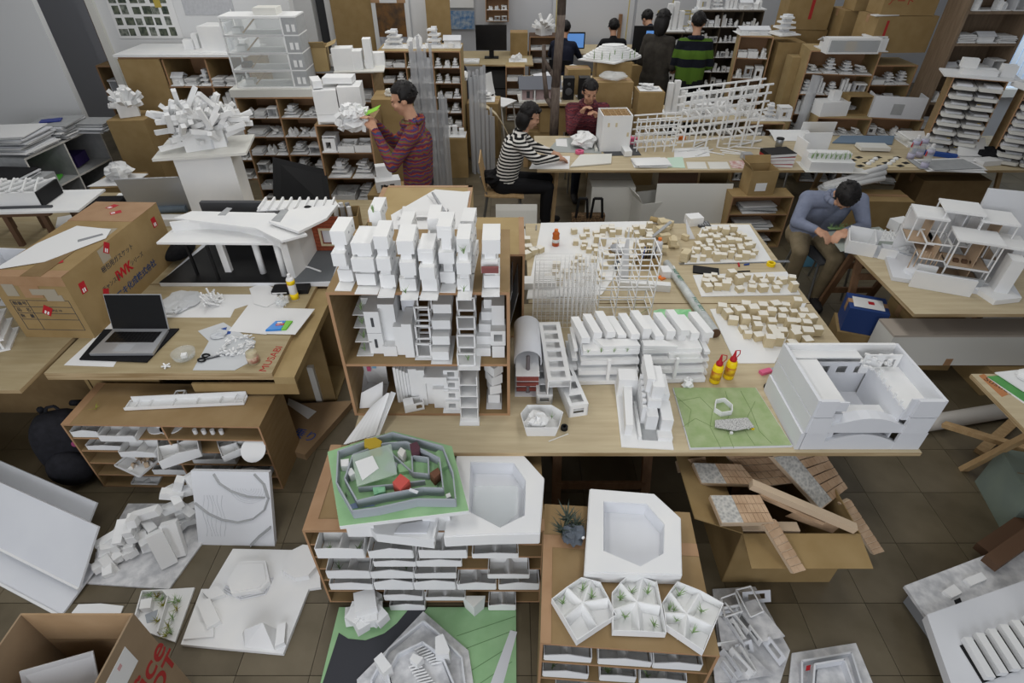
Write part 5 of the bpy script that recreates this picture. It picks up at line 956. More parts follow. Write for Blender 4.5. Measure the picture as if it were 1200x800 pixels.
t = thing('glass_jar', 'small jar with a printed label beside the lettered desk edge', 'jar', (*at(298, 424, TZ), TZ)); part(t, 'jar', M('jarglass', '#d8cfae', .15, alpha=.6), G().lathe([(.03, 0), (.034, .005), (.034, .055), (.031, .066), (.031, .075)], 16), True); part(t, 'label', M('jarlabel', '#d9cbb0', .6, 'noise', '#a05b50', 25), G().lathe([(.0346, .012), (.0346, .05)], 16), True)
t = thing('snack_packet', 'bright blue and green snack packet on the white card', 'packet', (*at(327, 380, TZ + .02), TZ + .0065), R(8)); M('packblue', '#2f86d6', .3); M('packgreen', '#74c23a', .3)
part(t, 'pouch', ['packblue', 'packgreen'], G().pr([(-.075, -.045), (.02, -.05), (.035, .04), (-.03, .045)], .001, .012, .96).mat(1).pr([(.02, -.05), (.05, -.05), (.075, .035), (.035, .04)], .001, .011, .96)); part(t, 'logo_patch', 'red', G().box(-.02, .03, -.01, .012, .012, .0128)); part(t, 'logo_patch', 'white', G().box(-.015, .015, .014, .028, .012, .0126)); text(t, 'lettering', 'FRUIT', .016, 'white', (.005, .0, .0131), (0, 0, .1), ext=.0002)
t = thing('clear_wrap', 'crumpled ball of clear wrap beside the spray can', 'wrap', (*at(333, 357, TZ), TZ)); part(t, 'ball', 'clearfilm', G().crumple((0, 0, .035), .042, 9, squash=.8))
def spray(px, py, z, lab, h=.19, r=.026, c1='yellow', c2='paper', lean=0):
    x, y = at(px, py, z); t = thing('spray_can', lab, 'can', (x, y, z), 0); part(t, 'can_body', c2, G().lathe([(r, 0), (r, h * .8), (r * .8, h * .86), (r * .5, h * .88)], 16), True); part(t, 'coloured_band', c1, G().lathe([(r + .0006, .005), (r + .0006, h * .25)], 16), True); part(t, 'coloured_band', c1, G().lathe([(r + .0006, h * .62), (r + .0006, h * .78)], 16), True); part(t, 'nozzle', 'paper', G().lathe([(r * .45, h * .87), (r * .45, h), (r * .2, h * 1.02)], 12)); part(t, 'red_print', 'red', G().box(-r - .001, -r * .6, -.008, .008, h * .5, h * .7)); return t
spray(346, 350, TZ, 'yellow and white spray can at the edge of the black-floored model'); 
t = thing('pencil_case', 'black flat case behind the spray can', 'case', (*at(342, 341, TZ), TZ), R(4)); part(t, 'case', 'black', G().box(-.12, .12, -.045, .045, .001, .03)); part(t, 'white_edge', 'paper', G().box(-.115, -.02, -.048, -.045, .012, .02))
# black-floored building model
MB = thing('pavilion_model', 'large building model with black floor, white curved roof and brick wall', 'model', (-1.83, 3.3, TZ)); z0 = TZ + .03
part(MB, 'base_board', 'foam', G(1).pr([(-2.42, 3.3), (-1.235, 3.3), (-1.27, 3.78), (-1.5, 4.0), (-2.35, 4.0)], TZ + .001, z0)); part(MB, 'black_floor', 'black', G(1).pr([(-2.42, 3.3), (-1.52, 3.3), (-1.5, 3.9), (-2.3, 3.95)], z0, z0 + .004)); part(MB, 'grey_floor', M('slate', '#6c7074', .8), G(1).pr([(-1.52, 3.3), (-1.245, 3.32), (-1.28, 3.75), (-1.5, 3.78)], z0, z0 + .003)); part(MB, 'white_arc', 'paper', G(1).tube([P3(345, 311, z0 + .006), P3(362, 313, z0 + .006), P3(376, 318, z0 + .006)], .008, 4))
cz = 1.0
part(MB, 'canopy', 'white', G(1).pr(PX([(183, 284), (334, 285), (330, 276), (310, 268), (262, 263), (212, 262), (200, 270)], cz + .03), cz + .015, cz + .03))
fp = PX([(202, 268), (240, 264), (280, 268), (310, 275), (330, 288)], cz + .05)
for a, b in zip(fp, fp[1:]): part(MB, 'fascia', 'white', G(1).bar((*a, cz + .065), (*b, cz + .065), .012, .07))
part(MB, 'upper_roof', 'white', G(1).pr(PX([(204, 256), (225, 248), (322, 250), (345, 262), (360, 275), (330, 283), (300, 268)], cz + .1), cz + .09, cz + .105)); part(MB, 'upper_roof', 'white', G(1).pr(PX([(315, 260), (338, 246), (396, 240), (383, 256), (350, 272)], cz + .13), cz + .118, cz + .135)); part(MB, 'roof_strip', 'greyboard', G(1).pr(PX([(318, 258), (330, 246), (338, 246), (328, 260)], cz + .137), cz + .135, cz + .138)); part(MB, 'roof_strip', 'greyboard', G(1).pr(PX([(255, 252), (266, 243), (272, 244), (264, 252)], cz + .107), cz + .105, cz + .108))
part(MB, 'curved_end_wall', 'white', G(1).pr([(-1.54, 3.34), (-1.5, 3.36), (-1.47, 3.5), (-1.46, 3.75), (-1.48, 3.75), (-1.5, 3.5)], z0, cz + .1)); part(MB, 'rear_wall', 'darkgrey', G(1).box(-2.28, -1.5, 3.86, 3.9, z0 + .004, cz + .085)); part(MB, 'roof_support', 'white', G(1).box(-2.25, -1.52, 3.55, 3.6, cz + .03, cz + .09))
for a, c, k in ((272, 318, 'w'), (312, 320, 'r'), (337, 323, 'r')):
    x, y = at(a - 3, c, z0); x2 = x - .01; part(MB, 'column', 'white', G(1).box(x - .022, x + .022, y - .018, y + .018, z0 + .004, cz + .016) if k == 'w' else G(1).rod((x, y, z0 + .003), (x, y, cz + .016), .022, n=12), k == 'r')
for px in (232, 257): x, y = at(px, 328 if px == 257 else 322, z0); part(MB, 'dark_column', 'black', G(1).box(x - .008, x + .008, y - .008, y + .008, z0 + .004, cz + .016))
for i in range(4): part(MB, 'stair_flight', 'foam', G(1).box(-1.62, -1.55, 3.5 + i * .03, 3.56 + i * .03, z0 + .03 + i * .05, z0 + .04 + i * .05))
M('bricktex', '#a2553a', .85, 'noise', '#8a4630', 40)
part(MB, 'brick_wall', 'bricktex', G(1).box(-1.53, -1.5, 3.56, 3.75, z0, cz + .02)); part(MB, 'brick_wall', 'bricktex', G(1).hole(-1.53, -1.26, z0, cz + .02, -1.4, -1.29, z0 + .06, z0 + .17, 3.75, .02)); part(MB, 'window_surround', 'block', G(1).hole(-1.415, -1.275, z0 + .045, z0 + .185, -1.4, -1.29, z0 + .06, z0 + .17, 3.742, .008)); part(MB, 'brick_course', M('mortar', '#6f3a28', .9), (lambda g: [g.box(-1.53, -1.42 if 1 < k < 7 else -1.26, 3.7485, 3.75, z0 + k * .028, z0 + k * .028 + .003) for k in range(10)] and g)(G(1)))
part(MB, 'slat_roof_board', 'white', G(1).pr(PX([(300, 245), (310, 233), (392, 232), (398, 240)], cz + .12), cz + .1, cz + .108))
for k in range(9): part(MB, 'roof_slat', 'white', G(1).bar(P3(303 + k * 10.5, 245, cz + .12), P3(312 + k * 10, 232, cz + .12), .012, .02))
part(MB, 'roof_rear_support', 'foam', G(1).pr(PX([(310, 242), (385, 241), (385, 238), (315, 238)], cz + .1), z0, cz + .1)); part(MB, 'black_cap', 'black', G(1).ell((*at(360, 240, cz + .15), cz + .125), (.03, .025, .02), 12, 8))
# box of tools beyond the brick wall, second can
carton('small open carton of tubes and scraps behind the brick model wall', (-1.33, 4.15, TZ), R(8), .22, .2, .16, (), open_top=True)
for i in range(6): single('scrap_roll', 'silvery scrap roll standing in the small carton', 'scrap', 'silver' if i % 2 else 'paper', G().rod((0, 0, .006), (.02 - .01 * i, .01, .21), .018, n=8), (-1.4 + (i % 3) * .06, 4.12 + (i // 3) * .07, TZ + .002), 0, 'rolls in the small carton')
spray(388, 288, TZ, 'yellow spray can with blue print leaning by the brick wall', .2, .028, 'yellow', M('canblue', '#c9a23a', .4))
t = thing('cushion_bag', 'soft black bag on the desk left of the black-floored model'.replace(' left of', ' beside'), 'bag', (-2.5, 3.75, TZ), R(15)); g = G().ell((0, 0, .06), (.13, .19, .062), 16, 10); part(t, 'bag', 'fabricblack', g, True); part(t, 'zip', 'darkgrey', G().tube([(.12 * math.cos(a) * 1.02, .18 * math.sin(a) * 1.02, .06) for a in [k * .3 - 1 for k in range(8)]], .004, 4))
# pedestal with the big stick cluster
PD = thing('display_plinth', 'tall white display plinth carrying the bar cluster model', 'plinth', (-2.45, 4.5, TZ), R(12)); part(PD, 'box_body', 'white', G().box(-.21, .21, -.16, .16, 0, .53)); part(PD, 'top_board', 'offwhite', G().box(-.34, .34, -.2, .26, .53, .55))
CL = thing('bar_cluster_model', 'spiky white cluster model of many square bars on the plinth', 'model', (-2.45, 4.52, TZ + .5505), R(12)); rnd = random.Random(21)
part(CL, 'core', 'white', G().ob(0, 0, 0, .3, .18, .15, .3)); part(CL, 'core', 'foam', G().ob(.05, .03, .0, .16, .16, .2, 1.0))
for i in range(130):
    a = rnd.uniform(0, 6.283); b = rnd.uniform(-.25, 1.3); l = rnd.uniform(.14, .22); o = Vector((rnd.uniform(-.2, .2), rnd.uniform(-.12, .12), rnd.uniform(.05, .27))); d = Vector((math.cos(a) * math.cos(b) * 1.15, math.sin(a) * math.cos(b) * .8, math.sin(b) * .9 + .05)).normalized()
    p = o + d * .02; q = o + d * l; part(CL, 'bar', 'white', G().bar(tuple(p), tuple(q), .034, .034) if min(p.z, q.z) > .02 else G().bar((p.x, p.y, .03), (q.x, q.y, .04 + abs(q.z)), .034, .034))
# silver display beside the plinth
t = thing('silver_display', 'open silver laptop seen from behind on the rear desk', 'laptop', (-2.98, 4.5, TZ), R(6)); part(t, 'lid_back', 'silver', G().box(-.25, .25, -.006, .006, .01, .33)._tr(0, Matrix.Rotation(R(12), 4, 'X'))); part(t, 'base', 'silver', G().box(-.25, .25, .0, .22, .001, .018)); part(t, 'hinge', 'black', G().rod((-.2, 0, .014), (.2, 0, .014), .008, n=8))
t = thing('black_case', 'long black case on the side table behind the printed carton', 'case', (*at(116, 243, TZ + .05), TZ), R(3)); part(t, 'case', 'fabricblack', G().box(-.2, .2, -.08, .1, .001, .11)); part(t, 'lid_line', 'darkgrey', G().box(-.201, .201, -.081, .101, .07, .073))
slab(153, 240, .16, .12, .09, .2, 'white foam block between black case and silver laptop'); t = slab(205, 262, .3, .1, .06, 0, 'white slatted foam block in front of the plinth')
single('blueprint_roll', 'rolled drawing in grey-blue beside the plinth foot', 'roll', M('slateblue', '#76838f', .7), G().rod((-.16, 0, .03), (.16, .03, .03), .03, n=12), (*at(196, 250, TZ), TZ))
# side table things: lattice roof hall, dark stool, cylinder
LH = thing('lattice_hall_model', 'white hall model with a lattice roof standing over dark legs', 'model', (-3.55, 3.98, TZ), R(4)); part(LH, 'deck', 'white', G().box(-.75, .32, -.1, .3, .27, .285))
for x in (-.5, -.25, .02): part(LH, 'dark_leg', 'brown', G().box(x, x + .035, -.09, -.055, 0, .27)); part(LH, 'dark_leg', 'brown', G().box(x, x + .035, .22, .255, 0, .27))
part(LH, 'dark_beam', 'brown', G().box(-.6, .1, -.095, -.06, .245, .27)); part(LH, 'hall_wall', 'white', G().box(-.7, .02, -.02, .0, .29, .4)); part(LH, 'hall_wall', 'white', G().box(-.7, .02, .22, .24, .29, .4)); part(LH, 'hall_end', 'black', G().sheet([(.022, -.02, .29), (.022, .24, .29), (.022, .24, .4), (.022, -.02, .4)], .015)); part(LH, 'base_line', 'darkgrey', G().box(-.7, .1, -.04, -.02, .285, .3))
for k in range(8): part(LH, 'lattice_bar', 'white', G().bar((-.72 + k * .09, -.02, .41), (-.6 + k * .09, .24, .41), .012, .012)); part(LH, 'lattice_bar', 'white', G().bar((-.72 + k * .09, .24, .413), (-.6 + k * .09, -.02, .413), .012, .012))
t = thing('stool_model', 'small black table-like model on the side table', 'model', (-3.1, 3.5, TZ), R(10)); part(t, 'top', 'black', G().box(-.14, .14, -.12, .12, .12, .135))
for sx in (-1, 1):
    for sy in (-1, 1): part(t, 'leg', 'black', G().ob(sx * .12, sy * .1, 0.001, .03, .03, .12))
t = thing('tape_roll', 'roll of brown packing tape on a clear cup, on the side table', 'tape', (-2.98, 3.85, TZ)); part(t, 'tape', 'tape', G().lathe([(.055, .05), (.055, .09), (.03, .09), (.03, .05), (.055, .05)], 18)); part(t, 'cup', 'clearfilm', G().lathe([(.035, 0), (.045, .05)], 14), True)
t = thing('white_display_box', 'white and grey open box model at the side-table edge', 'model', (-3.33, 3.22, TZ), R(-5))
for b in ((-.16, .16, -.16, -.15, 0.001, .25), (-.16, .16, .15, .16, 0.001, .25), (-.16, -.15, -.15, .15, 0.001, .25), (.15, .16, -.15, .15, 0.001, .25)): part(t, 'side', 'foam', G().box(*b))
part(t, 'bottom', 'foam', G().box(-.15, .15, -.15, .15, .001, .006)); slab(95, 262, .3, .2, .05, .5, 'white card folder on the side table behind the carton', z=TZ)
t = thing('white_shelf_model', 'white shelved model with square niches beside the printed carton', 'model', (-3.12, 2.66, TZ), R(24))
for k in range(4): part(t, 'shelf', 'white', G().box(-.12, .12, -.12, .12, .001 + k * .07, .012 + k * .07))
for x in (-.12, -.02, .08): part(t, 'upright', 'white', G().box(x, x + .012, -.11, .1, .012, .21))
part(t, 'white_cube', 'white', G().box(-.08, .04, -.1, 0, .222, .3))
# ---------------------------------------------------------------- right side: floor carton, right table, corner table
t = carton('open cardboard carton stuffed with wooden floor-plan models', (1.38, 1.86, 0), R(0), .56, .6, .43, [('f', -14, .16), ('l', 25, .28)], open_top=True)
text(t, 'lettering', 'I', .07, 'redprint', (-.2, -.304, .33), (R(90), 0, 0), bold=.004); text(t, 'lettering', 'IDEX', .05, 'redprint', (-.281, 0, .3), (R(90), 0, R(-90)))
M('stripwood', '#c3a78a', .7, 'noise', '#a98b6e', 9); M('stonetex', '#8f8f8d', .85, 'vor', '#d0cdc6', 70); M('woodside', '#c9b49a', .7)
def deck(label, quad, z, th, split=.35, rows=5, cols=9, name='deck_model', tilt=None):
    """wood-strip floor model: quad = four 3-D corners (front-left, front-right, back-right, back-left)"""
    a, b, c, d = [Vector(q) for q in quad]; o = a.copy(); t = thing(name, label, 'model', tuple(o)); n = (b - a).cross(d - a).normalized()
    part(t, 'slab', 'woodside', G(1).sheet([a, b, c, d], -th)); L = lambda u, v, h=0: a + (b - a) * u + ((d - a) * (1 - u) + (c - b) * u) * v + n * h
    if split: part(t, 'stone_paving', 'stonetex', G(1).sheet([L(0.01, .02), L(split, .02), L(split, .98), L(.01, .98)], .003))
    for r in range(rows):
        for k in range(cols):
            u0 = split + (1 - split) * k / cols + .003; u1 = split + (1 - split) * (k + 1) / cols - .003; v0 = r / rows + .01; v1 = (r + 1) / rows - .012
            part(t, 'plank', 'stripwood', G(1).sheet([L(u0, v0), L(u1, v0), L(u1, v1), L(u0, v1)], .004 + .001 * ((r + k) % 2)))
    return t
def q4(l, zs): return [P3(*p, z) for p, z in zip(l, zs)]
deck('large wooden strip-floor model with a wide grey stone edge, at the back of the carton', q4([(962, 597), (993, 572), (960, 522), (905, 535)], (.40, .40, .60, .60)), 0, .03, .42, 6, 6)
deck('stepped wooden strip-floor model with stone end and white clips', q4([(822, 566), (888, 568), (868, 544), (812, 542)], (.52, .52, .55, .55)), 0, .03, .45, 3, 7)
deck('small wooden strip-floor model with green twigs, resting on the carton rim', q4([(846, 613), (907, 612), (890, 580), (832, 580)], (.56, .56, .58, .58)), 0, .03, .42, 3, 7)
deck('narrow wooden floor strip poking over the front flap', q4([(930, 672), (944, 668), (908, 608), (895, 615)], (.40, .40, .55, .55)), 0, .02, 0, 7, 2)
deck('long narrow wooden strip leaning on the carton corner outside', q4([(1024, 650), (1036, 646), (996, 585), (985, 590)], (.12, .12, .42, .42)), 0, .02, 0, 9, 2)
deck('broad wooden strip-floor model lying deep beneath the others', q4([(880, 572), (955, 562), (905, 528), (850, 530)], (.47, .47, .55, .55)), 0, .02, 0, 5, 9)
deck('thin wooden slat model propped against the trestle', q4([(795, 553), (830, 548), (826, 535), (792, 540)], (.5, .5, .52, .52)), 0, .012, 0, 3, 6)
t = thing('timber_beam', 'pale square timber beam lying diagonally across the floor-plan models', 'beam', P3(1005, 622, .45)); part(t, 'beam', 'woodside', G(1).bar(P3(1002, 619, .46), P3(880, 567, .60), .04, .035)); part(t, 'chipped_edge', 'stripwood', G(1).bar(P3(965, 612, .46), P3(890, 580, .56), .02, .02))
single('timber_beam', 'short pale board between carton flap and beam', 'beam', 'woodside', G(1).bar(P3(868, 617, .42), P3(935, 618, .42), .05, .02), P3(900, 618, .42)); single('timber_beam', 'broken thin wood sheet inside the carton', 'board', 'stripwood', G(1).sheet(q4([(920, 605), (975, 625), (990, 612), (935, 598)], (.38, .38, .4, .4)), .006), P3(950, 612, .4))
# white paper models on the floor beside the rack
def ruin(label, base, z, seed, n=9):
    p = PX(base, .012); cx = sum(a for a, b in p) / len(p); cy = sum(b for a, b in p) / len(p); t = thing('ruin_model', label, 'model', (cx, cy, z)); rnd = random.Random(seed)
    part(t, 'base_board', 'marble', G(1).pr(p, z + .001, z + .012)); return t
t = ruin('long grey-white strip model of tangled walls lying beside the bush rack', [(885, 687), (926, 762), (905, 830), (850, 840), (835, 690)], 0, 3); rnd = random.Random(12)
for i in range(14):
    a = P3(rnd.uniform(848, 905), rnd.uniform(700, 800), .03); r = R(rnd.uniform(-75, -50)) if i % 3 else R(rnd.uniform(0, 25)); l = rnd.uniform(.08, .16)
    g = G().hole(-l / 2, l / 2, 0, .06, -l * .3, l * .3, .018, .045, 0, .006); g._tr(0, Matrix.Translation((a[0], a[1], .013 + rnd.uniform(0, .02))) @ Matrix.Rotation(r, 4, 'Z') @ Matrix.Rotation(R(rnd.uniform(-70, 5)), 4, 'X')); g.w = 1
    part(t, 'window_wall', 'white' if i % 2 else 'foam', g)
for q, z in (([(862, 708), (885, 702), (920, 745), (893, 752)], .07), ([(840, 720), (862, 735), (880, 770), (846, 760)], .05), ([(835, 770), (880, 765), (905, 790), (838, 800)], .04)): part(t, 'floor_plate', 'marble', G(1).pr(PX(q, z), z - .01, z))
part(t, 'pink_mark', 'magenta', G(1).ob(*at(907, 745, .013), .012, .012, .012, .004))
for q in ([(863, 690), (880, 686), (895, 715), (880, 722)], [(845, 700), (862, 694), (870, 715), (850, 722)]): p = PX(q, .09); part(t, 'open_frame', 'white', G(1).tube([(*v, .085) for v in p + p[:1]], .005, 4)); part(t, 'frame_post', 'white', G(1).rod((*p[0], .012), (*p[0], .085), .004)); part(t, 'frame_post', 'white', G(1).rod((*p[2], .012), (*p[2], .085), .004))
t = ruin('grey-white polygon courtyard model with a red mark on the floor', [(928, 765), (1003, 753), (1028, 812), (1000, 850), (920, 840)], 0, 5)
for z, q in ((.05, [(940, 774), (998, 764), (1014, 815), (940, 830)]), (.09, [(955, 778), (990, 772), (1004, 812), (952, 820)])):
    p = PX(q, z); [part(t, 'court_wall', 'foam', G(1).bar((*p[i], .012 + (z - .012) / 2), (*p[(i + 1) % 4], .012 + (z - .012) / 2), .008, z - .012)) for i in range(4)]
part(t, 'court_floor', 'marble', G(1).pr(PX([(958, 784), (986, 778), (998, 810), (955, 816)], .04), .012, .04)); part(t, 'red_mark', 'red', G(1).pr(PX([(945, 780), (950, 779), (949, 785), (944, 786)], .05), .05, .053))
# white board model at the lower corner
t = thing('slat_board_model', 'large white board model with raised slab and white ribs, by the timber legs', 'model', (2.35, 1.35, 0)); z = .14
p = PX([(1060, 686), (1215, 627), (1260, 800), (1120, 800)], z); p[2] = (2.85, 1.15); p[3] = (2.0, 0.98); part(t, 'board', 'marble', G(1).pr(p, z - .02, z)); q = [(x * .9 + 2.4 * .1, y * .9 + 1.36 * .1) for x, y in p]; part(t, 'plinth', 'grey', G(1).pr(q, .001, z - .02)); part(t, 'raised_slab', 'foam', G(1).pr(PX([(1086, 720), (1200, 680), (1290, 750), (1290, 830), (1125, 830)], z + .05), z, z + .05))
for k in range(6): part(t, 'rib', 'white', G(1).bar(P3(1132 + k * 14, 748 - k * 5, z + .07), P3(1160 + k * 15, 795 - k * 5, z + .07), .036, .03))
part(t, 'recess', 'black', G(1).pr(PX([(1125, 756), (1215, 720), (1260, 760), (1152, 800)], z + .054), z + .05, z + .054)); part(t, 'ruin_block', 'white', G(1).pr(PX([(1105, 692), (1118, 684), (1128, 694), (1116, 700)], z + .02), z, z + .02)); part(t, 'ruin_block', 'white', G(1).pr(PX([(1130, 678), (1150, 670), (1157, 678), (1138, 686)], z + .02), z, z + .02)); part(t, 'dark_void', 'black', G(1).pr(PX([(1118, 703), (1125, 700), (1127, 705), (1120, 708)], z + .001), z, z + .002))  # flat black plate under the ribs paints in the shade of their gaps
# corner table on sawhorse
t = table('plywood table corner with green lettered board, on sawhorses', 2.575, 3.9, 1.2, 2.385); part(t, 'brand_mark', M('burnt', '#b57a4f', .8), G(1).pr(PX([(1147, 440), (1153, 438), (1182, 462), (1174, 465)], TZ), TZ, TZ + .0008)); text(t, 'lettering', 'Susuco', .055, 'brown', (-.575 + .0, 1.08, TZ + .001), (0, 0, R(-62)))
t = thing('green_plate_model', 'green-topped board overlapped by a white sheet on the corner table', 'model', (2.9, 2.2, TZ)); part(t, 'white_base', 'white', G(1).pr(PX([(1157, 441), (1200, 472), (1240, 460), (1230, 436)], TZ + .006), TZ + .001, TZ + .006)); part(t, 'green_plate', M('plategreen', '#4f8f4f', .8, 'noise', '#5fa05a', 9), G(1).pr(PX([(1157, 441), (1200, 470), (1235, 458), (1225, 436)], TZ + .008), TZ + .006, TZ + .009)); part(t, 'white_sheet', 'white', G(1).pr(PX([(1166, 436), (1200, 458), (1250, 450), (1240, 428)], TZ + .02), TZ + .014, TZ + .02)); part(t, 'white_dome', 'white', G(1).ell((*at(1205, 440, TZ + .04), TZ + .04), (.06, .05, .03), 12, 8))
trestle('pale timber sawhorse under the corner table', 2.8, 3.4, 1.75, 2.3, TZ - .024, 'timberlight', None)
single('timber_plank', 'loose pale plank sloping down from the corner-table sawhorse', 'plank', 'timberlight', G(1).bar(P3(1106, 497, .12), P3(1215, 530, .3), .05, .03), P3(1106, 497, .1)); single('timber_plank', 'pale plank on the floor beneath the sawhorse', 'plank', 'timberlight', G(1).bar(P3(1148, 530, .02), P3(1215, 470, .02), .06, .035), P3(1148, 530, .01))
t = carton('grey-green carton with navy lettering under the corner table', (3.05, 1.98, 0), R(-12), .5, .36, .3, mat=M('greycard', '#7e8a7e', .85, 'noise', '#75817a', 6), tape=False)
text(t, 'lettering', 'JAたまの', .06, 'blueprint', (-.02, -.1815, .06), (R(90), 0, 0)); text(t, 'lettering', '産直', .07, 'blueprint', (-.1, -.1815, .17), (R(90), 0, 0)); text(t, 'lettering', '玉ねぎ', .06, 'blueprint', (.12, -.1815, .16), (R(90), 0, 0)); part(t, 'yellow_cord', 'yellow', G().tube([(-.12, -.1, .303), (-.05, -.05, .31), (.02, -.12, .31), (-.02, -.0, .306), (.06, -.02, .305)], .008, 6)); part(t, 'hand_hole', 'black', G().ell((0.0, -.1805, .22), (.035, .003, .014), 12, 6)); part(t, 'brown_patch', 'tape', G().box(-.02, .06, -.182, -.18, .1, .14))
for i, (a, b) in enumerate([((1150, 645), (1215, 600)), ((1160, 660), (1220, 618))]): single('timber_bar', ('upper' if i == 0 else 'lower') + ' reddish timber bar beside the white board model', 'timber', 'brown', G(1).bar(P3(*a, .1 + .1 * i), P3(*b, .12 + .1 * i), .07, .05), P3(*a, .08))
t = thing('cardboard_tube', 'long white spotted cardboard tube on the floor under the tables', 'tube', (2.2, 2.55, 0)); part(t, 'tube', M('tubewhite', '#d7d2cb', .7, 'vor', '#cfcac3', 9), G(1).rod((1.9, 2.47, .055), (3.4, 2.77, .055), .055, n=16), True); part(t, 'end_cap', 'offwhite', G(1).rod((1.885, 2.467, .055), (1.9, 2.47, .055), .057, n=16))
# right table
RTB = table('plywood table at the window side with the glazed house-frame model', 2.59, 4.6, 2.97, 4.13); trestle('timber trestle under the window-side table near the seated man', 2.66, 3.1, 3.66, 4.1, TZ - .024, group=None); trestle('timber trestle under the far end of the window-side table', 3.9, 4.4, 3.3, 3.9, TZ - .024, group=None)
single('drawing_mat', 'grey-green cutting mat at the table corner by the seated man', 'mat', M('mat', '#9aa19b', .8), G(1).pr(PX([(968, 272), (985, 295), (1060, 285), (1030, 266)], TZ), TZ + .0005, TZ + .003), (2.7, 3.9, TZ))
# house frame model
HF = thing('house_frame_model', 'tall white stick-framed house model with timber interiors on the window-side table', 'model', (2.98, 3.28, TZ), R(-20)); part(HF, 'base_board', 'foam', G().box(-.34, .42, -.02, .5, .001, .03)); part(HF, 'ground_mound', 'foam', G().ell((-.16, .1, .03), (.1, .08, .05), 14, 8))
M('woodfloor', '#b79f86', .7)
def room(x0, x1, y0, y1, z0, z1, roof=True, wood=True):
    part(HF, 'stick_frame', 'white', G().frame(x0, x1, y0, y1, z0, z1, .008)); part(HF, 'floor_plate', 'woodfloor' if wood else 'white', G().box(x0, x1, y0, y1, z0 - .003, z0 + .004))
    if roof: part(HF, 'roof_plate', 'white', G().box(x0 - .01, x1 + .01, y0 - .01, y1 + .01, z1, z1 + .012))
    part(HF, 'partition', 'woodfloor' if wood else 'foam', G().box(x0 + (x1 - x0) * .6, x0 + (x1 - x0) * .62, y0 + .02, y1 - .02, z0, z1))
room(-.05, .2, .04, .24, .03, .14, False); room(-.05, .2, .04, .24, .145, .33); room(-.2, -.05, .1, .32, .145, .26, False); room(-.28, -.1, .22, .42, .2, .38); room(-.12, .1, .26, .46, .2, .43, True, False); room(.1, .3, .24, .44, .14, .4); room(.2, .36, .1, .3, .03, .3, True, False)
part(HF, 'solid_wing', 'white', G().box(.26, .34, -.01, .1, .03, .27)); part(HF, 'porthole', 'greyboard', G().ell((.345, .05, .19), (.003, .03, .03), 14, 8)); part(HF, 'lower_wall', 'greyboard', G().box(-.05, .2, .03, .04, .03, .085)); part(HF, 'back_wall', 'white', G().box(-.28, .36, .46, .47, .03, .36))
for i in range(6): part(HF, 'timber_post', 'woodfloor', G().bar((-.24 + i * .03, .1, .03), (-.24 + i * .03, .1, .2), .006, .006))
for i in range(3): part(HF, 'table_block', 'brown', G().box(.0 + i * .05, .03 + i * .05, .1, .13, .15, .17))
for lab, px, w, rz, th, h in (('long white foam wall standing before the house-frame model', (1100, 342), .36, R(-22), .022, .12), ('shorter white foam wall behind the long foam wall', (1080, 328), .12, R(-22), .02, .11)):
    x, y = at(*px, TZ); t = thing('foam_wall', lab, 'model', (x, y, TZ), rz); part(t, 'wall', 'white', G().box(-w / 2, w / 2, 0, th, .001, h)); part(t, 'top_edge', 'foam', G().box(-w / 2, w / 2, 0, th, h, h + .001))
slab(1167, 348, .2, .16, .035, R(10), 'flat white foam slab on the table front edge'); 
t = thing('foam_slab', 'huge upright white foam wall beside the house-frame model', 'board', (3.52, 3.62, TZ), R(-16)); part(t, 'panel', 'foam', G().box(-.22, .45, 0, .03, .001, .52)._tr(0, Matrix.Rotation(R(-8), 4, 'X'))); part(t, 'foot', 'white', G().box(-.2, .4, .0, .12, .001, .008))
t = thing('box_room_model', 'white open box model with a doorway near the seated man', 'model', (*at(1012, 300, TZ), TZ), R(-25)); part(t, 'front_wall', 'white', G().box(-.13, .06, 0, .008, .001, .1)); part(t, 'front_wall', 'white', G().box(.09, .2, 0, .008, .001, .085)); part(t, 'side_wall', 'white', G().box(-.13, -.122, .008, .24, .001, .1)); part(t, 'back_wall', 'white', G().box(-.122, .1, .232, .24, .001, .12)); part(t, 'inner_wall', 'white', G().box(.04, .048, .02, .23, .001, .12)); part(t, 'floor', 'foam', G().box(-.122, .2, .008, .232, .001, .005))
t = thing('dot_grid_model', 'white card with rows of tiny pegs on the table behind the box model', 'model', (*at(1040, 278, TZ), TZ), R(-8)); part(t, 'card', 'white', G().box(-.14, .14, -.08, .1, .001, .006)); [part(t, 'peg_row', 'white', (lambda g: [g.rod((-.12 + i * .04, y, .006), (-.12 + i * .04, y, .03), .007, n=6) for i in range(7)] and g)(G()), kind='stuff') for y in (-.05, -.01, .03, .07)]
slab(1052, 268, .14, .1, .08, .3, 'white rounded foam lump behind the peg card'); single('crumpled_film', 'heap of glossy white film scraps between peg card and house frame', 'film', 'white', G().crumple((0, 0, .04), .09, 31, 14, 8, .35, .5), (*at(1068, 282, TZ), TZ)); single('crumpled_film', 'smaller heap of crumpled film beside the house frame', 'film', 'bagfilm', G().crumple((0, 0, .03), .06, 32, 12, 8, .35, .6), (*at(1062, 300, TZ), TZ))
for lab, a, b, c in (('yellow-handled pliers on the cutting mat', (983, 275), (996, 281), 'timber'), ('black-handled cutter on the cutting mat', (995, 275), (1013, 280), 'black')): single('hand_tool', lab, 'tool', c, G(1).bar(P3(*a, TZ + .01), P3(*b, TZ + .01), .014, .01), P3(*a, TZ + .003))
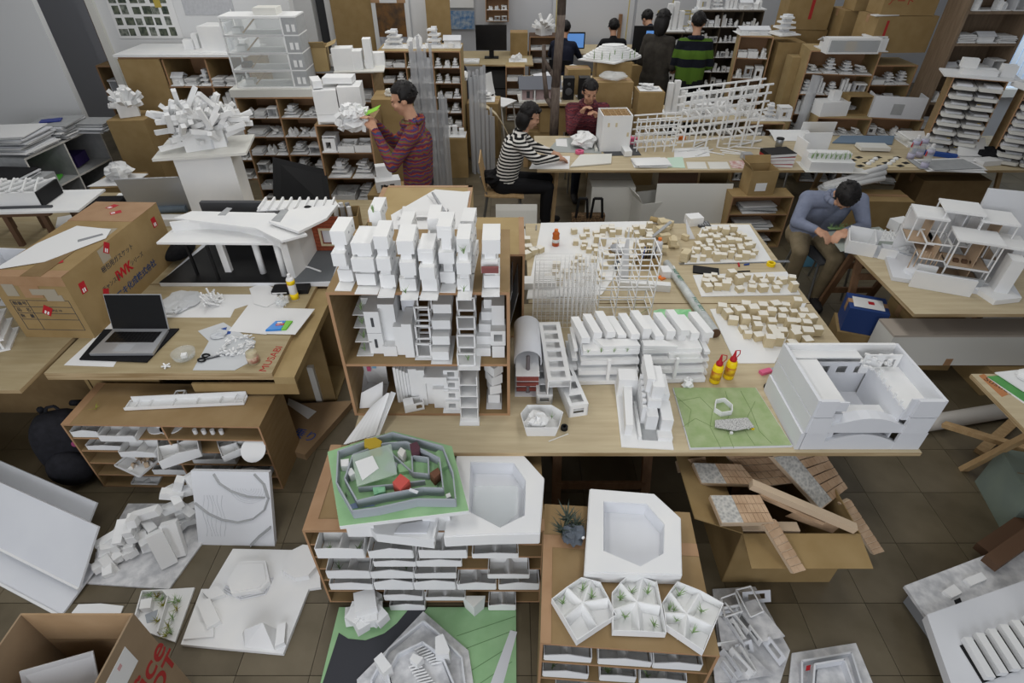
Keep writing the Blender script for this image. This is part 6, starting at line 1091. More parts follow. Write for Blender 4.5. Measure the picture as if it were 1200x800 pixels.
t = thing('grass_strip', 'strip of green model grass under the seated man\'s hands', 'model', (*at(988, 268, TZ), TZ)); part(t, 'strip_base', 'leaf', G().box(-.12, .08, -.02, .02, .001, .008)); [sprig(t, -.1 + i * .04, 0, .006, .05, 'leaf', 10, i, .6) for i in range(5)]
# under the right table
def under(label, x, y, z, w, d, h, rz=0, **k): return carton(label, (x, y, z), R(rz), w, d, h, **k)
t = under('brown carton with black stamp under the window-side table', 3.06, 3.42, .2105, .4, .3, .25, -4); text(t, 'lettering', '取扱', .07, 'ink', (-.1, -.1515, .16), (R(90), 0, 0))
under('plain brown carton on the floor below the stamped carton', 3.08, 3.42, 0, .48, .32, .2085, -2)
t = thing('long_white_box', 'long white wooden crate with brown tape tabs under the window-side table', 'box', (3.35, 3.05, .22)); part(t, 'crate_body', 'offwhite', G().box(-.75, 1.0, .0, .2, .01, .26)); part(t, 'crate_lid', M('cratelid', '#b5aba0', .8), G().box(-.75, 1.0, 0, .2, .26, .275))
[part(t, 'tape_tab', 'tape', G().box(x, x + .05, -.002, 0, .01, .07)) for x in (-.62, -.3, .3)]
t.location.z = .2105; carton('wide flat brown carton beneath the long white crate', (3.85, 3.2, 0), 0, .95, .45, .2085, tape=False)
t = carton('blue printed carton on the floor beside the trestle', (2.6, 3.42, 0.3), R(-20), .26, .22, .2, mat=M('bluecard', '#2c457f', .5)); part(t, 'printed_label', 'paper', G().box(-.1, .1, -.08, .06, .203, .2042)); part(t, 'red_mark', 'red', G().box(.0, .04, -.02, .02, .2042, .2048))
carton('brown carton carrying the blue printed carton', (2.6, 3.42, 0), R(-20), .3, .26, .2985, tape=False)
t = thing('paper_bag', 'pale blue paper bag standing behind the seated man', 'bag', (2.9, 4.86, 0)); part(t, 'bag_body', M('bagblue', '#78b4d4', .6, 'noise', '#6aa8ca', 6), G().add([(-.1, -.06, 0.001), (.1, -.06, 0.001), (.1, .06, 0.001), (-.1, .06, 0.001), (-.12, -.05, .36), (.12, -.05, .36), (.12, .05, .36), (-.12, .05, .36)], [(0, 3, 2, 1), (0, 1, 5, 4), (1, 2, 6, 5), (2, 3, 7, 6), (3, 0, 4, 7), (4, 5, 6, 7)])); part(t, 'handle', 'paper', G().tube([(-.05, 0, .36), (-.04, 0, .44), (.04, 0, .44), (.05, 0, .36)], .004))
# ---------------------------------------------------------------- rear left: cabinets, stacks, racks
def stack(label, px, py, z, w, d, n, seed, mats=('paper', 'foam', 'greyboard'), th=.012, name='paper_stack', rz=0, xyz=None):
    x, y, zz = xyz or (*at(px, py, z), z); t = thing(name, label, 'paper', (x, y, zz), R(rz)); rnd = random.Random(seed)
    for i in range(n): part(t, 'sheet', mats[i % len(mats)], G().ob(rnd.uniform(-.03, .03), rnd.uniform(-.03, .03), i * th, w * rnd.uniform(.8, 1), d * rnd.uniform(.8, 1), th * .8, rnd.uniform(-.12, .12)))
    return t
GC, gb = rack('low grey steel shelf unit under piles of drawing boards', (-4.9, 6.2, 0), R(84), 1.1, .8, .74, 2, 2, 'greyboard', .02, 'steel_shelf', 'shelf', emat='offwhite')
stack('tall pile of grey and white drawing boards on the steel shelf corner', 0, 0, 0, .7, .5, 16, 1, xyz=(-5.25, 5.95, .7605)); stack('slumped pile of drawing boards with a blue folder on the steel shelf', 0, 0, 0, .5, .45, 12, 2, xyz=(-5.1, 6.42, .7605)); 
t = stack('loose heap of white sheets at the far end of the steel shelf', 0, 0, 0, .35, .3, 9, 3, xyz=(-5.0, 6.66 + .25, .0)); t.location = (-4.75, 6.58, .7605); single('blue_folder', 'blue folder lying on the slumped pile', 'folder', M('folderblue', '#34418c', .5), G().ob(0, 0, 0, .2, .12, .012, .4), (-5.1, 6.42, .9065))
single('green_folder', 'bright green folder inside the steel shelf', 'folder', M('folgreen', '#5cc043', .5), G().ob(0, 0, 0, .3, .25, .02, .3), (-5.15, 5.98, .395)); single('white_folder', 'white folder beside the green folder in the steel shelf', 'folder', 'paper', G().ob(0, 0, 0, .3, .2, .02, .1), (-5.15, 6.22 - .5, .395)); single('purple_folder', 'dark purple folder inside the steel shelf', 'folder', M('folpurple', '#3a2c66', .6), G().ob(0, 0, 0, .25, .25, .12, .1), (-5.15, 6.5, .395))
t = carton('tall brown carton carrying a white crystal model', (-4.25, 6.55, 0), R(4), .4, .4, .93, tape=False); 
def crystal(label, loc, s, n, seed, name='crystal_model'):
    t = thing(name, label, 'model', loc); rnd = random.Random(seed); part(t, 'core', 'white', G().ob(0, 0, 0, s, s * .9, s * .8, .5))
    for i in range(n):
        a, b = rnd.uniform(0, 6.28), rnd.uniform(.1, 1.3); d = Vector((math.cos(a) * math.cos(b), math.sin(a) * math.cos(b), math.sin(b))); p = d * s * .3 + Vector((0, 0, s * .45)); q = d * s * rnd.uniform(.8, 1.15) + Vector((0, 0, s * .5)); part(t, 'spike', 'white', G().bar(tuple(p), tuple(q), s * .22, s * .22))
    return t
crystal('white spiky crystal model on the tall brown carton', (-4.28, 6.55, .9335), .2, 26, 5)
carton('low brown carton under the crumpled white model', (-4.15, 5.75, 0), R(6), .42, .4, .5, tape=False); single('crumpled_model', 'crumpled white paper model on a flat sheet, on the low carton', 'model', 'white', G().pr([(-.22, -.2), (.2, -.16), (.23, .15), (-.15, .18)], 0, .006).crumple((.02, .02, .08), .12, 77, 12, 8, .3, .7), (-4.15, 5.75, .5035))
t = thing('steel_cabinet', 'grey steel drawer cabinet beside the side table', 'cabinet', (-4.75, 5.08, 0)); part(t, 'body', 'greyboard', G().box(-.5, .1, 0, .5, 0, .66)); [part(t, 'drawer', 'grey', G().box(-.48, .08, -.012, 0, .03 + k * .21, .22 + k * .21)) for k in range(3)]
stack('pile of grey boards and samples on the steel cabinet', 0, 0, 0, .45, .4, 6, 6, ('greyboard', 'foam', 'black'), xyz=(-4.95, 5.33, .6605))
DS, db = rack('dim dark shelf against the recess wall', (-5.15, 8.1, 0), R(0), .7, .4, 1.1, 3, 1, 'cardin', .02); fill(DS, db, .4, 'on the dim recess shelf', 'models on the recess shelf', (2, 3), (1, 2, 7), 70)
# poster cabinet
PC, pb = rack('brown board cabinet with a white top under the pinned photographs', (-3.73, 7.0, 0), R(0), 1.46, .62, 1.42, [.25, .55, .85, 1.12], 3, 'card', .02, 'board_cabinet', 'cabinet'); part(PC, 'blank_door', 'card', G().box(-.73, -.26, -.02, 0, 0, 1.42)); part(PC, 'white_top', 'white', G().box(-.76, .74, -.03, .63, 1.441, 1.465))
fill(PC, [b for b in pb if b[0] > -.3], .6, 'in the brown cabinet under the photographs', 'models in the photo cabinet', (2, 3), range(8), 71, .5, .75)
zt = 1.4655
def model(name, label, loc, rz, parts, group=None, cat='model'):
    t = thing(name, label, cat, loc, rz, group)
    for n, m, *b in parts: part(t, n, m, G().ob(*b))
    return t
model('block_model', 'white block model with a folded screen on the photo cabinet', (-3.35, 7.25, zt), 0, [('block', 'white', 0, 0, 0, .34, .3, .26), ('screen', 'foam', .18, -.1, 0, .02, .2, .3), ('base', 'white', 0, -.02, 0, .6, .4, .012)]); t = thing('spire_model', 'slender white spire model on the photo cabinet', 'model', (-3.12, 7.18, zt)); part(t, 'spire', 'white', G().pr([(-.05, -.04), (.05, -.04), (.05, .04), (-.05, .04)], 0, .42, .1)); part(t, 'plinth', 'white', G().box(-.06, .09, -.07, .07, 0, .12)); model('panel_model', 'small upright white panel model at the photo cabinet end', (-3.06, 7.45, zt), .1, [('panel', 'white', 0, 0, 0, .14, .05, .32), ('foot', 'white', 0, 0, 0, .16, .14, .02)]); model('step_model', 'small white stepped block model under the photographs', (-3.75, 7.3, zt), .2, [('block', 'white', 0, 0, 0, .12, .1, .1), ('block', 'white', .08, 0, 0, .06, .1, .16)])
# photographs pinned on the wall
M('photo1', '#6d7262', .6, 'noise', '#2f3a33', 18); M('photo2', '#8b8f86', .6, 'noise', '#4a5148', 26)
t = thing('photo_board', 'white sheets of pinned photographs on the poster wall', 'poster', (-4.45, 7.745, 1.5)); part(t, 'backing_sheet', 'paper', G().box(-.36, .42, -.004, 0, 0, .8)); rnd = random.Random(8)
for i in range(6):
    for j in range(5):
        x = -.33 + i * .12 + rnd.uniform(-.01, .01); z = .03 + j * .115; part(t, 'photograph', 'photo1' if (i + j) % 3 else 'photo2', G().box(x, x + rnd.uniform(.07, .11), -.006, -.004, z, z + rnd.uniform(.07, .1)))
part(t, 'photograph', 'photo1', G().box(.08, .4, -.007, -.004, .58, .78)); part(t, 'yellow_photograph', M('phyellow', '#b3a04b', .6), G().box(.2, .28, -.008, -.006, .33, .42))
single('line_drawing', 'large pale line drawing pinned beside the photographs', 'poster', M('drawpale', '#bfc0c4', .9, 'noise', '#b4b6ba', 30), G().box(-.3, .3, -.003, 0, 0, .7), (-3.62, 7.747, 1.75)); single('pinned_sheet', 'small white sheet pinned above the line drawing', 'poster', 'paper', G().box(-.17, .17, -.003, 0, 0, .3), (-3.78, 7.742, 2.22))
# racks 1-3
R1, r1 = rack('tall brown rack with a glazed four-storey house model on top', (-2.31, 5.8, 0), R(0), .8, .45, 1.3, 7, 2, 'rack', .014); fill(R1, r1, .42, 'in the rack below the glazed house', 'models in the glazed-house rack', (2, 3), (0, 1, 2, 3, 6, 7), 72, .6, .85)
t = thing('glazed_house_model', 'four-storey house model with white frame, glazing and grey end wall', 'model', (-2.32, 5.86, 1.3145), R(2)); part(t, 'base_board', 'offwhite', G().box(-.42, .4, -.06, .36, 0, .07))
for k in range(4):
    z = .075 + k * .15; part(t, 'floor_slab', 'white', G().box(-.36, .34, 0, .3, z - .005, z + .006)); part(t, 'storey_frame', 'white', G().frame(-.35, .2, .005, .29, z, z + .145, .014)); part(t, 'glass_pane', 'clear', G().box(-.34, .19, .004, .006, z + .01, z + .14))
    part(t, 'end_wall', 'greyboard', G().box(.2, .34, 0, .3, z + .006, z + .145)); [part(t, 'window', 'white', G().box(.24 + q * .05, .27 + q * .05, -.003, 0, z + .03, z + .09)) for q in range(2)]; part(t, 'stair', 'timberlight', G().bar((-.2, .1, z + .01), (-.05, .1, z + .14), .03, .01)); part(t, 'furniture', 'brown' if k == 1 else 'white', G().box(-.3, -.22, .1, .2, z + .006, z + .05))
part(t, 'roof_slab', 'white', G().box(-.36, .34, 0, .3, .67, .682)); part(t, 'roof_hut', 'offwhite', G().box(-.05, .16, .06, .24, .682, .74))
R2, r2 = rack('brown rack beside the knit-sweater man with white block model on top', (-1.53, 5.2, 0), R(0), .5, .5, 1.22, 5, 1, 'rack', .014); fill(R2, r2, .48, 'in the rack beside the knit-sweater man', 'models in the sweater-man rack', (2, 3), (1, 2, 3, 5), 73, .6, .8)
t = thing('block_building_model', 'bulky white building model of cracked blocks on the brown rack', 'model', (-1.52, 5.36, 1.2345), R(6)); [part(t, 'block', 'white', G().ob(*b)) for b in ((-.15, 0, .08, .2, .24, .2, .1), (.07, 0.02, .1, .2, .24, .2, 0), (-.15, .0, .0, .2, .24, .078, .1), (.08, .02, 0.0, .22, .26, .07, 0), (.08, .02, .072, .16, .2, .026, 0), (-.22, .02, .29, .08, .2, .06, .3), (-.02, .06, .31, .26, .16, .05, -.1))]
t = thing('curved_sheet', 'curled white card sheet on the brown rack', 'paper', (-1.56, 5.23, 1.2345)); part(t, 'sheet', 'white', G().curl([(-.06, .03), (-.03, .008), (.0, .002), (.04, .01)], -.16, .06, .003))
R3, r3 = rack('brown rack behind, topped with a greyish board and white tower block', (-1.78, 6.28, 0), R(0), .68, .5, 1.42, 5, 1, 'rack', .014); part(R3, 'grey_top', 'greyboard', G().box(-.4, .36, -.04, .5, 1.435, 1.455)); fill(R3, r3, .48, 'in the rack under the grey board', 'models in the grey-board rack', (2, 3), (1, 3, 7), 74, .6, .8, .3)
model('tower_block_model', 'white stepped tower block model on the grey rack top', (-1.62, 6.35, 1.4555), .12, [('base', 'offwhite', .05, 0, 0, .5, .4, .012), ('block', 'white', -.1, -.05, .012, .2, .16, .2), ('block', 'white', .04, -.04, .012, .1, .16, .17), ('tower', 'white', .15, -.02, .012, .08, .12, .27), ('row', 'white', .22, .1, .012, .16, .1, .12), ('row', 'white', -.2, .12, .012, .16, .1, .1)])
t = carton('open carton with tan flaps on the grey rack top', (-2.0, 6.33, 1.4555), R(10), .24, .24, .22, [('f', 40, .1), ('r', 20, .1)], open_top=True, mat='cardlight')
carton('tall brown carton behind the raised hands of the knit-sweater man', (-1.2, 5.95, 0), R(2), .36, .36, 1.3, tape=False); single('crumpled_ball', 'little crumpled paper ball on the tall carton', 'scrap', 'offwhite', G().crumple((0, 0, .03), .035, 3), (-1.22, 5.9, 1.3035))
carton('low carton beside the knit-sweater man holding white models', (-1.13, 5.0, 0), R(-4), .34, .34, .72, tape=False); model('window_block_model', 'white block model with dark windows beside the knit-sweater man', (-1.14, 4.98, .7235), .3, [('block', 'white', 0, 0, 0, .22, .14, .1), ('block', 'white', -.02, .08, .0, .14, .08, .2), ('window', 'darkgrey', -.05, -.071, .03, .04, .004, .04), ('window', 'darkgrey', .03, -.071, .03, .04, .004, .04)])
single('black_board', 'tilted black panel in front of the rack', 'board', 'black', G().sheet([(-.3, 0, 0), (.25, 0, 0), (.18, .3, .3), (-.3, .3, .42)], .01), (-1.95, 4.95, .5)); carton('brown carton beneath the tilted black panel', (-1.98, 5.12, 0), 0, .6, .35, .499, tape=False)
# middle rear
single('cardboard_sheet', 'tall cardboard sheet standing against the door strip', 'cardboard', 'card', G().box(-.3, .3, 0, .03, 0, 2.3), (-2.24, 9.1, 0)); single('cardboard_sheet', 'narrow tall cardboard sheet beside the white column', 'cardboard', 'card', G().box(-.17, .17, 0, .03, 0, 2.3), (-1.04, 9.1, 0))
t = thing('framed_poster', 'framed autumn photograph with a white snowy band', 'poster', (-1.7, 9.06, 0.0)); part(t, 'frame', 'wallwhite', G().box(-.26, .26, 0, .03, .3, 1.82)); part(t, 'autumn_print', M('autumn', '#4a3a2c', .6, 'noise', '#77552f', 9), G().box(-.2, .2, -.004, 0, .5, 1.72)); part(t, 'snow_band', M('snowband', '#b9bcc4', .7, 'noise', '#8d9098', 14), G().box(-.2, .2, -.006, -.004, 1.14, 1.3)); part(t, 'corner_tape', 'tape', G().box(-.26, -.14, -.004, 0, 1.72, 1.76)); part(t, 'corner_tape', 'tape', G().box(.1, .22, -.004, 0, 1.72, 1.76))
R4, r4 = rack('wide pale rack crammed with flat models behind the plastic strips', (-1.12, 7.45, 0), 0, 1.0, .5, 1.4, 8, 3, 'cardlight', .014); fill(R4, r4, .48, 'in the wide rack behind the plastic strips', 'models in the wide rear rack', (2, 3), (0, 2, 3, 7), 75, .6, .85)
for i, (k, x, s, h) in enumerate(((2, -1.44, .28, .35), (0, -1.17, .28, .3), (2, -.95, .24, .4), (5, -.73, .22, .3))): place(k, (x, 7.7, 1.4145), 0, (s, s, h), 'piled on top of the wide rear rack', 'models on top of the wide rear rack')
for lab, x, y, n, h, w in (('tall bundle of translucent plastic strips standing behind the knit-sweater man', -.9, 6.6, 16, 1.75, .36), ('shorter bundle of translucent plastic strips by the white chair', -.36, 7.25, 12, 1.3, .3)):
    t = thing('plastic_strip_bundle', lab, 'plastic', (x, y, 0)); rnd = random.Random(n)
    for i in range(n): part(t, 'strip', 'haze', G().ob(-w / 2 + w * i / n, rnd.uniform(-.05, .05), 0.001, w / n * 1.3, .012, h * (rnd.uniform(.86, 1) if i < n * .6 else rnd.uniform(.55, .75)), rnd.uniform(-.4, .4), rnd.uniform(-.02, .02)))
carton('brown carton on the aisle floor carrying small white models', (-.72, 7.22, 0), R(3), .3, .3, .5, tape=False); place(4, (-.72, 7.22, .5035), 0, (.28, .26, .14), 'on the aisle carton', 'models on the aisle cartons'); carton('larger brown carton further along the aisle', (-.38, 8.0, 0), R(-4), .42, .4, .72); place(7, (-.8, 8.2, .95), 0, (.4, .35, .2), 'on the tall aisle carton', 'models on the aisle cartons'); carton('tall brown carton in the aisle under a pile of plates', (-.8, 8.2, 0), 0, .34, .36, .948, tape=False); place(2, (-.38, 8.0, .7235), 0, (.3, .3, .2), 'on the larger aisle carton', 'models on the aisle cartons')
t = thing('bent_plywood', 'arched sheet of bent plywood leaning from carton to floor', 'plywood', (-.42, 7.5, 0)); part(t, 'sheet', 'block', G().curl([(.0, .78), (.1, .76), (.22, .66), (.32, .5), (.42, .28), (.48, .02)], -.09, .09, .008)._tr(0, Matrix.Rotation(R(-80), 4, 'Z')))
def chair(label, loc, rz, mat='white', legm='white', seat=.44, back=.36, group=None):
    t = thing('chair', label, 'chair', loc, rz, group); part(t, 'seat', mat, G().curl([(-.2, seat - .01), (-.1, seat), (.1, seat), (.2, seat + .015)], -.2, .2, .015)); part(t, 'backrest', mat, G().curl([(.19, seat + .06), (.225, seat + .2), (.25, seat + back)], -.19, .19, .012))
    for sx in (-1, 1):
        part(t, 'leg', legm, G().rod((sx * .18, -.2, 0), (sx * .17, -.15, seat - .01), .011)); part(t, 'leg', legm, G().rod((sx * .18, .24, 0), (sx * .17, .17, seat), .011)); part(t, 'back_post', legm, G().rod((sx * .17, .17, seat), (sx * .175, .235, seat + back * .6), .01))
    return t
chair('white chair in the aisle by the plastic strips', (-.2, 8.95, 0), R(60)); chair('pale chair tucked behind the rear desk', (3.48, 6.78, 0), R(180), back=.42); chair('bentwood chair under the striped woman', (-.08, 5.62, 0), R(90), 'timberlight', 'metal'); chair('pale grey chair at the end of the block table', (.04, 4.6, 0), R(0), 'offwhite', 'metal', .38, back=.25); chair('steel-framed chair under the seated man in the blue-grey shirt', (2.72, 4.36, 0), R(15), 'darkgrey', 'metal', .42)
# far desks along the back wall
table('pale far desk with computers along the back wall', -.9, .35, 10.1, 11.2, TZ, 'desk'); t = thing('monitor', 'black computer monitor on the far desk', 'monitor', (-.35, 10.6, TZ)); part(t, 'screen', 'blackshine', G().box(-.26, .26, 0, .04, .12, .5)); part(t, 'stand', 'black', G().box(-.04, .04, .02, .06, 0, .12)); part(t, 'foot', 'black', G().box(-.12, .12, -.06, .12, 0.001, .012))
place(0, (.1, 10.4, TZ + .001), 0, (.3, .3, .25), 'on the far desk', 'models on the far desk'); place(3, (-.7, 10.3, TZ + .001), 0, (.3, .3, .1), 'on the far desk', 'models on the far desk'); carton('brown carton on the far desk', (.12, 10.95, TZ), 0, .3, .3, .35); t = thing('dark_cabinet', 'black steel cabinet under the far desk', 'cabinet', (-.2, 10.35, 0)); part(t, 'body', 'black', G().box(-.3, .3, 0, .6, 0, .6)); part(t, 'drawer', 'darkgrey', G().box(-.28, .28, -.01, 0, .3, .58)); part(t, 'drawer', 'darkgrey', G().box(-.28, .28, -.01, 0, .02, .28))
WR, wr = rack('small wall shelf of tiny models on the back wall', (-.27, 11.75, 1.1), 0, .42, .2, .72, 4, 1, 'card', .015, 'wall_shelf', 'shelf'); fill(WR, wr, .2, 'on the small back wall shelf', 'models on the wall shelf', (2, 3), (0, 1), 76, .7, .7); single('blue_sketch', 'blue and orange sketch pinned to the back wall', 'poster', M('bluesk', '#a9b4bd', .8, 'noise', '#4f79a8', 14), G().box(-.4, .3, -.004, 0, 0, .3), (-1.0, 11.94, .95)); single('pinned_drawing', 'white drawing pinned above the blue sketch', 'poster', 'paper', G().box(-.4, .3, -.004, 0, 0, .5), (-1.0, 11.94, 1.3))
LR, lr = rack('low green-lined rack by the back wall', (.55, 10.8, 0), 0, .5, .4, 1.0, 5, 1, 'brown', .014); fill(LR, lr, .4, 'in the low rack by the back wall', 'models in the low rear rack', (2, 3), (3, 7), 77, .7, .6); crystal('tall white crystal tree on the low rear rack', (.55, 11.0, 1.0145), .22, 18, 9); carton('brown carton with red print beside the aisle', (.42, 10.0, 0), 0, .5, .4, .5); R0, rr = rack('pale low rack at the aisle end with white trays', (.05, 9.5, 0), 0, .3, .3, .8, 4, 1, 'cardlight', .014); fill(R0, rr, .3, 'in the pale low aisle rack', 'models in the aisle rack', (1, 2), (3, 7), 78, .7, .7)
T3 = table('pale plywood table behind the plaid-shirt man with the contour model', .15, 1.62, 7.42, 8.9, .82); [part(T3, 'leg', 'timberlight', G().ob(x, y, 0, .06, .06, .796)) for x in (-.7, .7) for y in (.05, 1.42)]
table('pale table of white models before the green-striped man', 1.82, 2.85, 6.95, 7.6, .76)
for i, (x, w, h) in enumerate(((.4, .5, .45), (.95, .5, .4), (.5, .4, .3))): carton(('wide', 'middle', 'upper')[i] + ' brown carton under the table behind the plaid-shirt man', ((.42, .98, .55)[i], 7.66, (0, 0, .452)[i]), R(2 * i), w, .36, h)
t = thing('gabled_house_model', 'house model with slate-grey roof and pinkish walls behind the tree trunk', 'model', (.32, 7.62, .8205), R(3)); part(t, 'base', 'offwhite', G().box(-.24, .3, -.16, .2, 0, .02)); part(t, 'wall', M('pinkwall', '#b59f9f', .8), G().box(-.2, .26, -.08, .12, .02, .15)); part(t, 'roof', M('slateroof', '#6d7078', .7), G().sheet([(-.24, -.14, .15), (.3, -.14, .15), (.3, .02, .27), (-.24, .02, .27)], .008).sheet([(-.24, .02, .27), (.3, .02, .27), (.3, .18, .15), (-.24, .18, .15)], .008)); [part(t, 'porch_post', 'white', G().box(x, x + .018, -.13, -.112, .02, .15)) for x in (-.22, -.05, .1, .26)]; [part(t, 'window', 'darkgrey', G().box(x, x + .04, -.083, -.08, .04, .12)) for x in (-.14, -.06, .08)]
for i, (x, lab) in enumerate(((.72, 'black frame-like speaker beside the house model'), (.92, 'second black speaker behind the plaid-shirt man'))): t = thing('speaker', lab, 'speaker', (x, 7.6, .8205)); part(t, 'case', 'black', G().box(-.07, .07, 0, .14, 0, .26)); part(t, 'cone', 'darkgrey', G().ell((0, -.002, .1), (.045, .01, .045), 14, 8)); part(t, 'tweeter', 'darkgrey', G().ell((0, -.002, .19), (.02, .008, .02), 12, 6))
carton('tall carton stack base behind the plaid-shirt man', (1.22, 7.2, 0), R(-2), .5, .3, .85); carton('upper brown carton behind the plaid-shirt man', (1.2, 7.2, .8535), R(3), .44, .28, .3); carton('brown carton beside the carton stack, behind the white tower', (1.6, 6.98, 0), R(2), .3, .3, 1.1, tape=False); single('bubble_wrap', 'folded pad of clear wrap on the upper carton', 'wrap', 'clearfilm', G().crumple((0, 0, .04), .17, 12, 14, 8, .15, .22), (1.2, 7.2, 1.157)); carton('small pale carton on the rear table', (.86, 8.0, .8205), R(5), .3, .25, .3); place(6, (1.6, 6.98, 1.1035), 0, (.26, .24, .16), 'on the carton behind the white tower', 'models behind the tower')
# contour model
CM = thing('contour_model', 'white layered contour mound with green sprigs on a big diamond board', 'model', (1.32, 8.15, 1.18), R(8)); CM.scale = (.9, .9, 1); part(CM, 'board', 'white', G().pr([(-.5, .05), (-.05, -.3), (.48, .1), (.1, .45)], 0, .015)); [part(CM, 'contour_layer', 'white', G().pr([((.44 - k * .045) * math.cos(a) + .02, (.26 - k * .026) * math.sin(a) + .08) for a in [j * .349 for j in range(18)]], .015 + k * .022, .037 + k * .022)) for k in range(7)]; [sprig(CM, -.3 + i * .1, -.1 - .05 * (i % 3), .03, .13, 'leaf', 8, i, .1) for i in range(7)]
carton('brown carton raising the contour mound', (1.34, 8.2, .8205), 0, .46, .4, .356, tape=False)
for i, (k, x, y, s, h, z) in enumerate(((6, .55, 8.1, .35, .3, .8205), (6, 1.05, 7.7, .4, .22, .8205), (1, 1.42, 7.65, .25, .3, .8205), (5, .45, 8.5, .4, .3, .8205), (2, .85, 8.5, .3, .4, .8205), (4, 2.0, 7.25, .28, .5, .7605), (2, 2.3, 7.3, .3, .45, .7605), (0, 2.62, 7.3, .34, .35, .7605), (1, 2.3, 7.08, .25, .3, .7605))): place(k, (x, y, z), .2 * i if z > .8 else 0, (s, s * .8, h), 'crowding the table around the contour mound' if z > .8 else 'on the table before the green-striped man', 'models around the contour mound' if z > .8 else 'models before the green-striped man')
single('blue_mat', 'pale blue mat on the rear table', 'mat', M('bluemat', '#7d99b3', .8), G().box(-.2, .2, -.15, .15, 0, .01), (.5, 8.8, .8205))
# tree trunk
t = thing('tree_trunk', 'forked bare tree trunk standing indoors behind the striped woman', 'tree', (.49, 6.68, 0)); part(t, 'main_stem', 'trunk', G().tube([(0, 0, 0), (0.0, 0, .6), (-.005, 0, 1.2), (.02, 0, 1.9), (.02, .0, 3.4)], [.06, .052, .05, .045, .042], 10), True); part(t, 'branch', 'trunk', G().tube([(-.005, 0, .95), (-.1, 0, 1.08), (-.14, 0, 1.35), (-.15, -.0, 1.62)], [.035, .028, .025, .022], 8), True); part(t, 'branch', 'trunk', G().tube([(0.0, 0, 1.28), (-.07, 0, 1.36), (-.14, 0, 1.47)], [.03, .024, .02], 8), True)
# ---------------------------------------------------------------- rear desk
RD = table('long plywood desk with the white tower and stick grids, across the room', .25, 5.6, 5.45, 6.5); [part(RD, 'leg', 'timberlight', G().bar((x, y, 0), (x * .98, y2, .696), .04, .03)) for x in (-2.5, -1.0, .5, 2.2) for y, y2 in ((.1, .3), (.75, .55))]
flat([(640, 178), (705, 180), (700, 160), (655, 162)], 'grey cutting mat between the striped woman and the plaid-shirt man', TZ + .0006, .003, M('greymat', '#a3a7a5', .8), 'mat', 'cutting_mat'); flat([(620, 198), (667, 198), (668, 183), (628, 183)], 'white drawing sheet before the striped woman', TZ + .004, .002); flat([(668, 196), (716, 192), (717, 181), (680, 182)], 'white board with small dark windows on the desk edge', TZ + .004, .01, 'offwhite', 'board', 'model_board'); flat([(652, 171), (665, 172), (664, 163), (651, 163)], 'small white card on the grey cutting mat', TZ + .004); single('crumpled_paper', 'large crumpled white paper in front of the plaid-shirt man', 'paper', 'white', G().crumple((0, 0, .07), .13, 15, 14, 9, .25, .6), (*at(683, 172, TZ), TZ + .004)); t = thing('tape_roll', 'pink tape dispenser on the cutting mat', 'tape', (*at(679, 180, TZ), TZ + .0045)); part(t, 'tape', 'pink', G().lathe([(.045, 0), (.045, .03), (.02, .03), (.02, 0), (.045, 0)], 16)); single('steel_ruler', 'white bar ruler beside the tower model', 'ruler', 'offwhite', G().ob(0, 0, 0, .03, .3, .02), (*at(697, 172, TZ), TZ + .001))
TM = thing('tower_model', 'tall white box tower model with an open timber-grid roof', 'model', (*at(720, 178, TZ), TZ), R(3)); w = .155; part(TM, 'grey_base', 'darkgrey', G().box(-.12, .26, -.12, .3, .001, .006)); 
for b in ((-w, w, 0, .01, .006, .37), (-w, w, .29, .3, .006, .37), (-w, -w + .01, .01, .29, .006, .37), (w - .01, w, .01, .29, .006, .37)): part(TM, 'wall', 'white', G().box(*b))
for i in range(5): part(TM, 'timber_joist', 'timberlight', G().box(-w + .01, w - .01, .01 + i * .06, .02 + i * .06, .335, .366)); part(TM, 'timber_joist', 'timberlight', G().box(-w + .03 + i * .06, -w + .037 + i * .06, .01, .29, .335, .364))
part(TM, 'deck', 'block', G().box(-w + .01, w - .01, .01, .29, .32, .334)); [part(TM, 'window', 'block', G().box(x, x + .02, -.003, 0, z, z + .04)) for x, z in ((-.1, .26), (-.02, .26), (.11, .16))]; part(TM, 'porch', 'white', G().box(.07, .15, -.16, 0, .006, .06))
def grid(label, px0, px1, py, H, nv, nh, slope, Y=None, d=.16, r=.012):
    a = at(px0, py, TZ); b = at(px1, py, TZ); t = thing('stick_grid_model', label, 'model', ((a[0] + b[0]) / 2, a[1], TZ)); w = (b[0] - a[0]) / 2
    for y in (0, d):
        for i in range(nv): x = -w * .85 + 1.7 * w * i / (nv - 1); part(t, 'post', 'white', G().bar((x, y, .001), (x + .01, y, H * (.8 + .2 * i / nv)), r, r))
        for k in range(nh): z = .04 + (H * .75) * k / (nh - 1); part(t, 'rail', 'white', G().bar((-w, y + r, z), (w, y + r, z + slope), r, r))
    for i in range(nv): x = -w * .85 + 1.7 * w * i / (nv - 1); part(t, 'tie', 'white', G().bar((x, 0, H * .5), (x, d, H * .5), r, r)); part(t, 'tie', 'white', G().bar((x, 0, H * .2), (x, d, H * .2), r, r))
    return t
grid('smaller white stick grid model beside the tower', 742, 792, 178, .38, 5, 5, .03); grid('tall sloping white stick grid model on the rear desk', 792, 888, 172, .66, 7, 7, .1, r=.016, d=.22)
rnd = random.Random(17)
for i in range(14): single('loose_stick', 'loose white stick lying below the stick grids', 'stick', 'white', G().bar((-.16, 0, .006), (.16, rnd.uniform(-.05, .05), .006), .011, .01), (*at(rnd.uniform(800, 880), rnd.uniform(166, 182), TZ), TZ + .001 + i * .0006), rnd.uniform(-.8, .8), 'loose sticks on the rear desk')
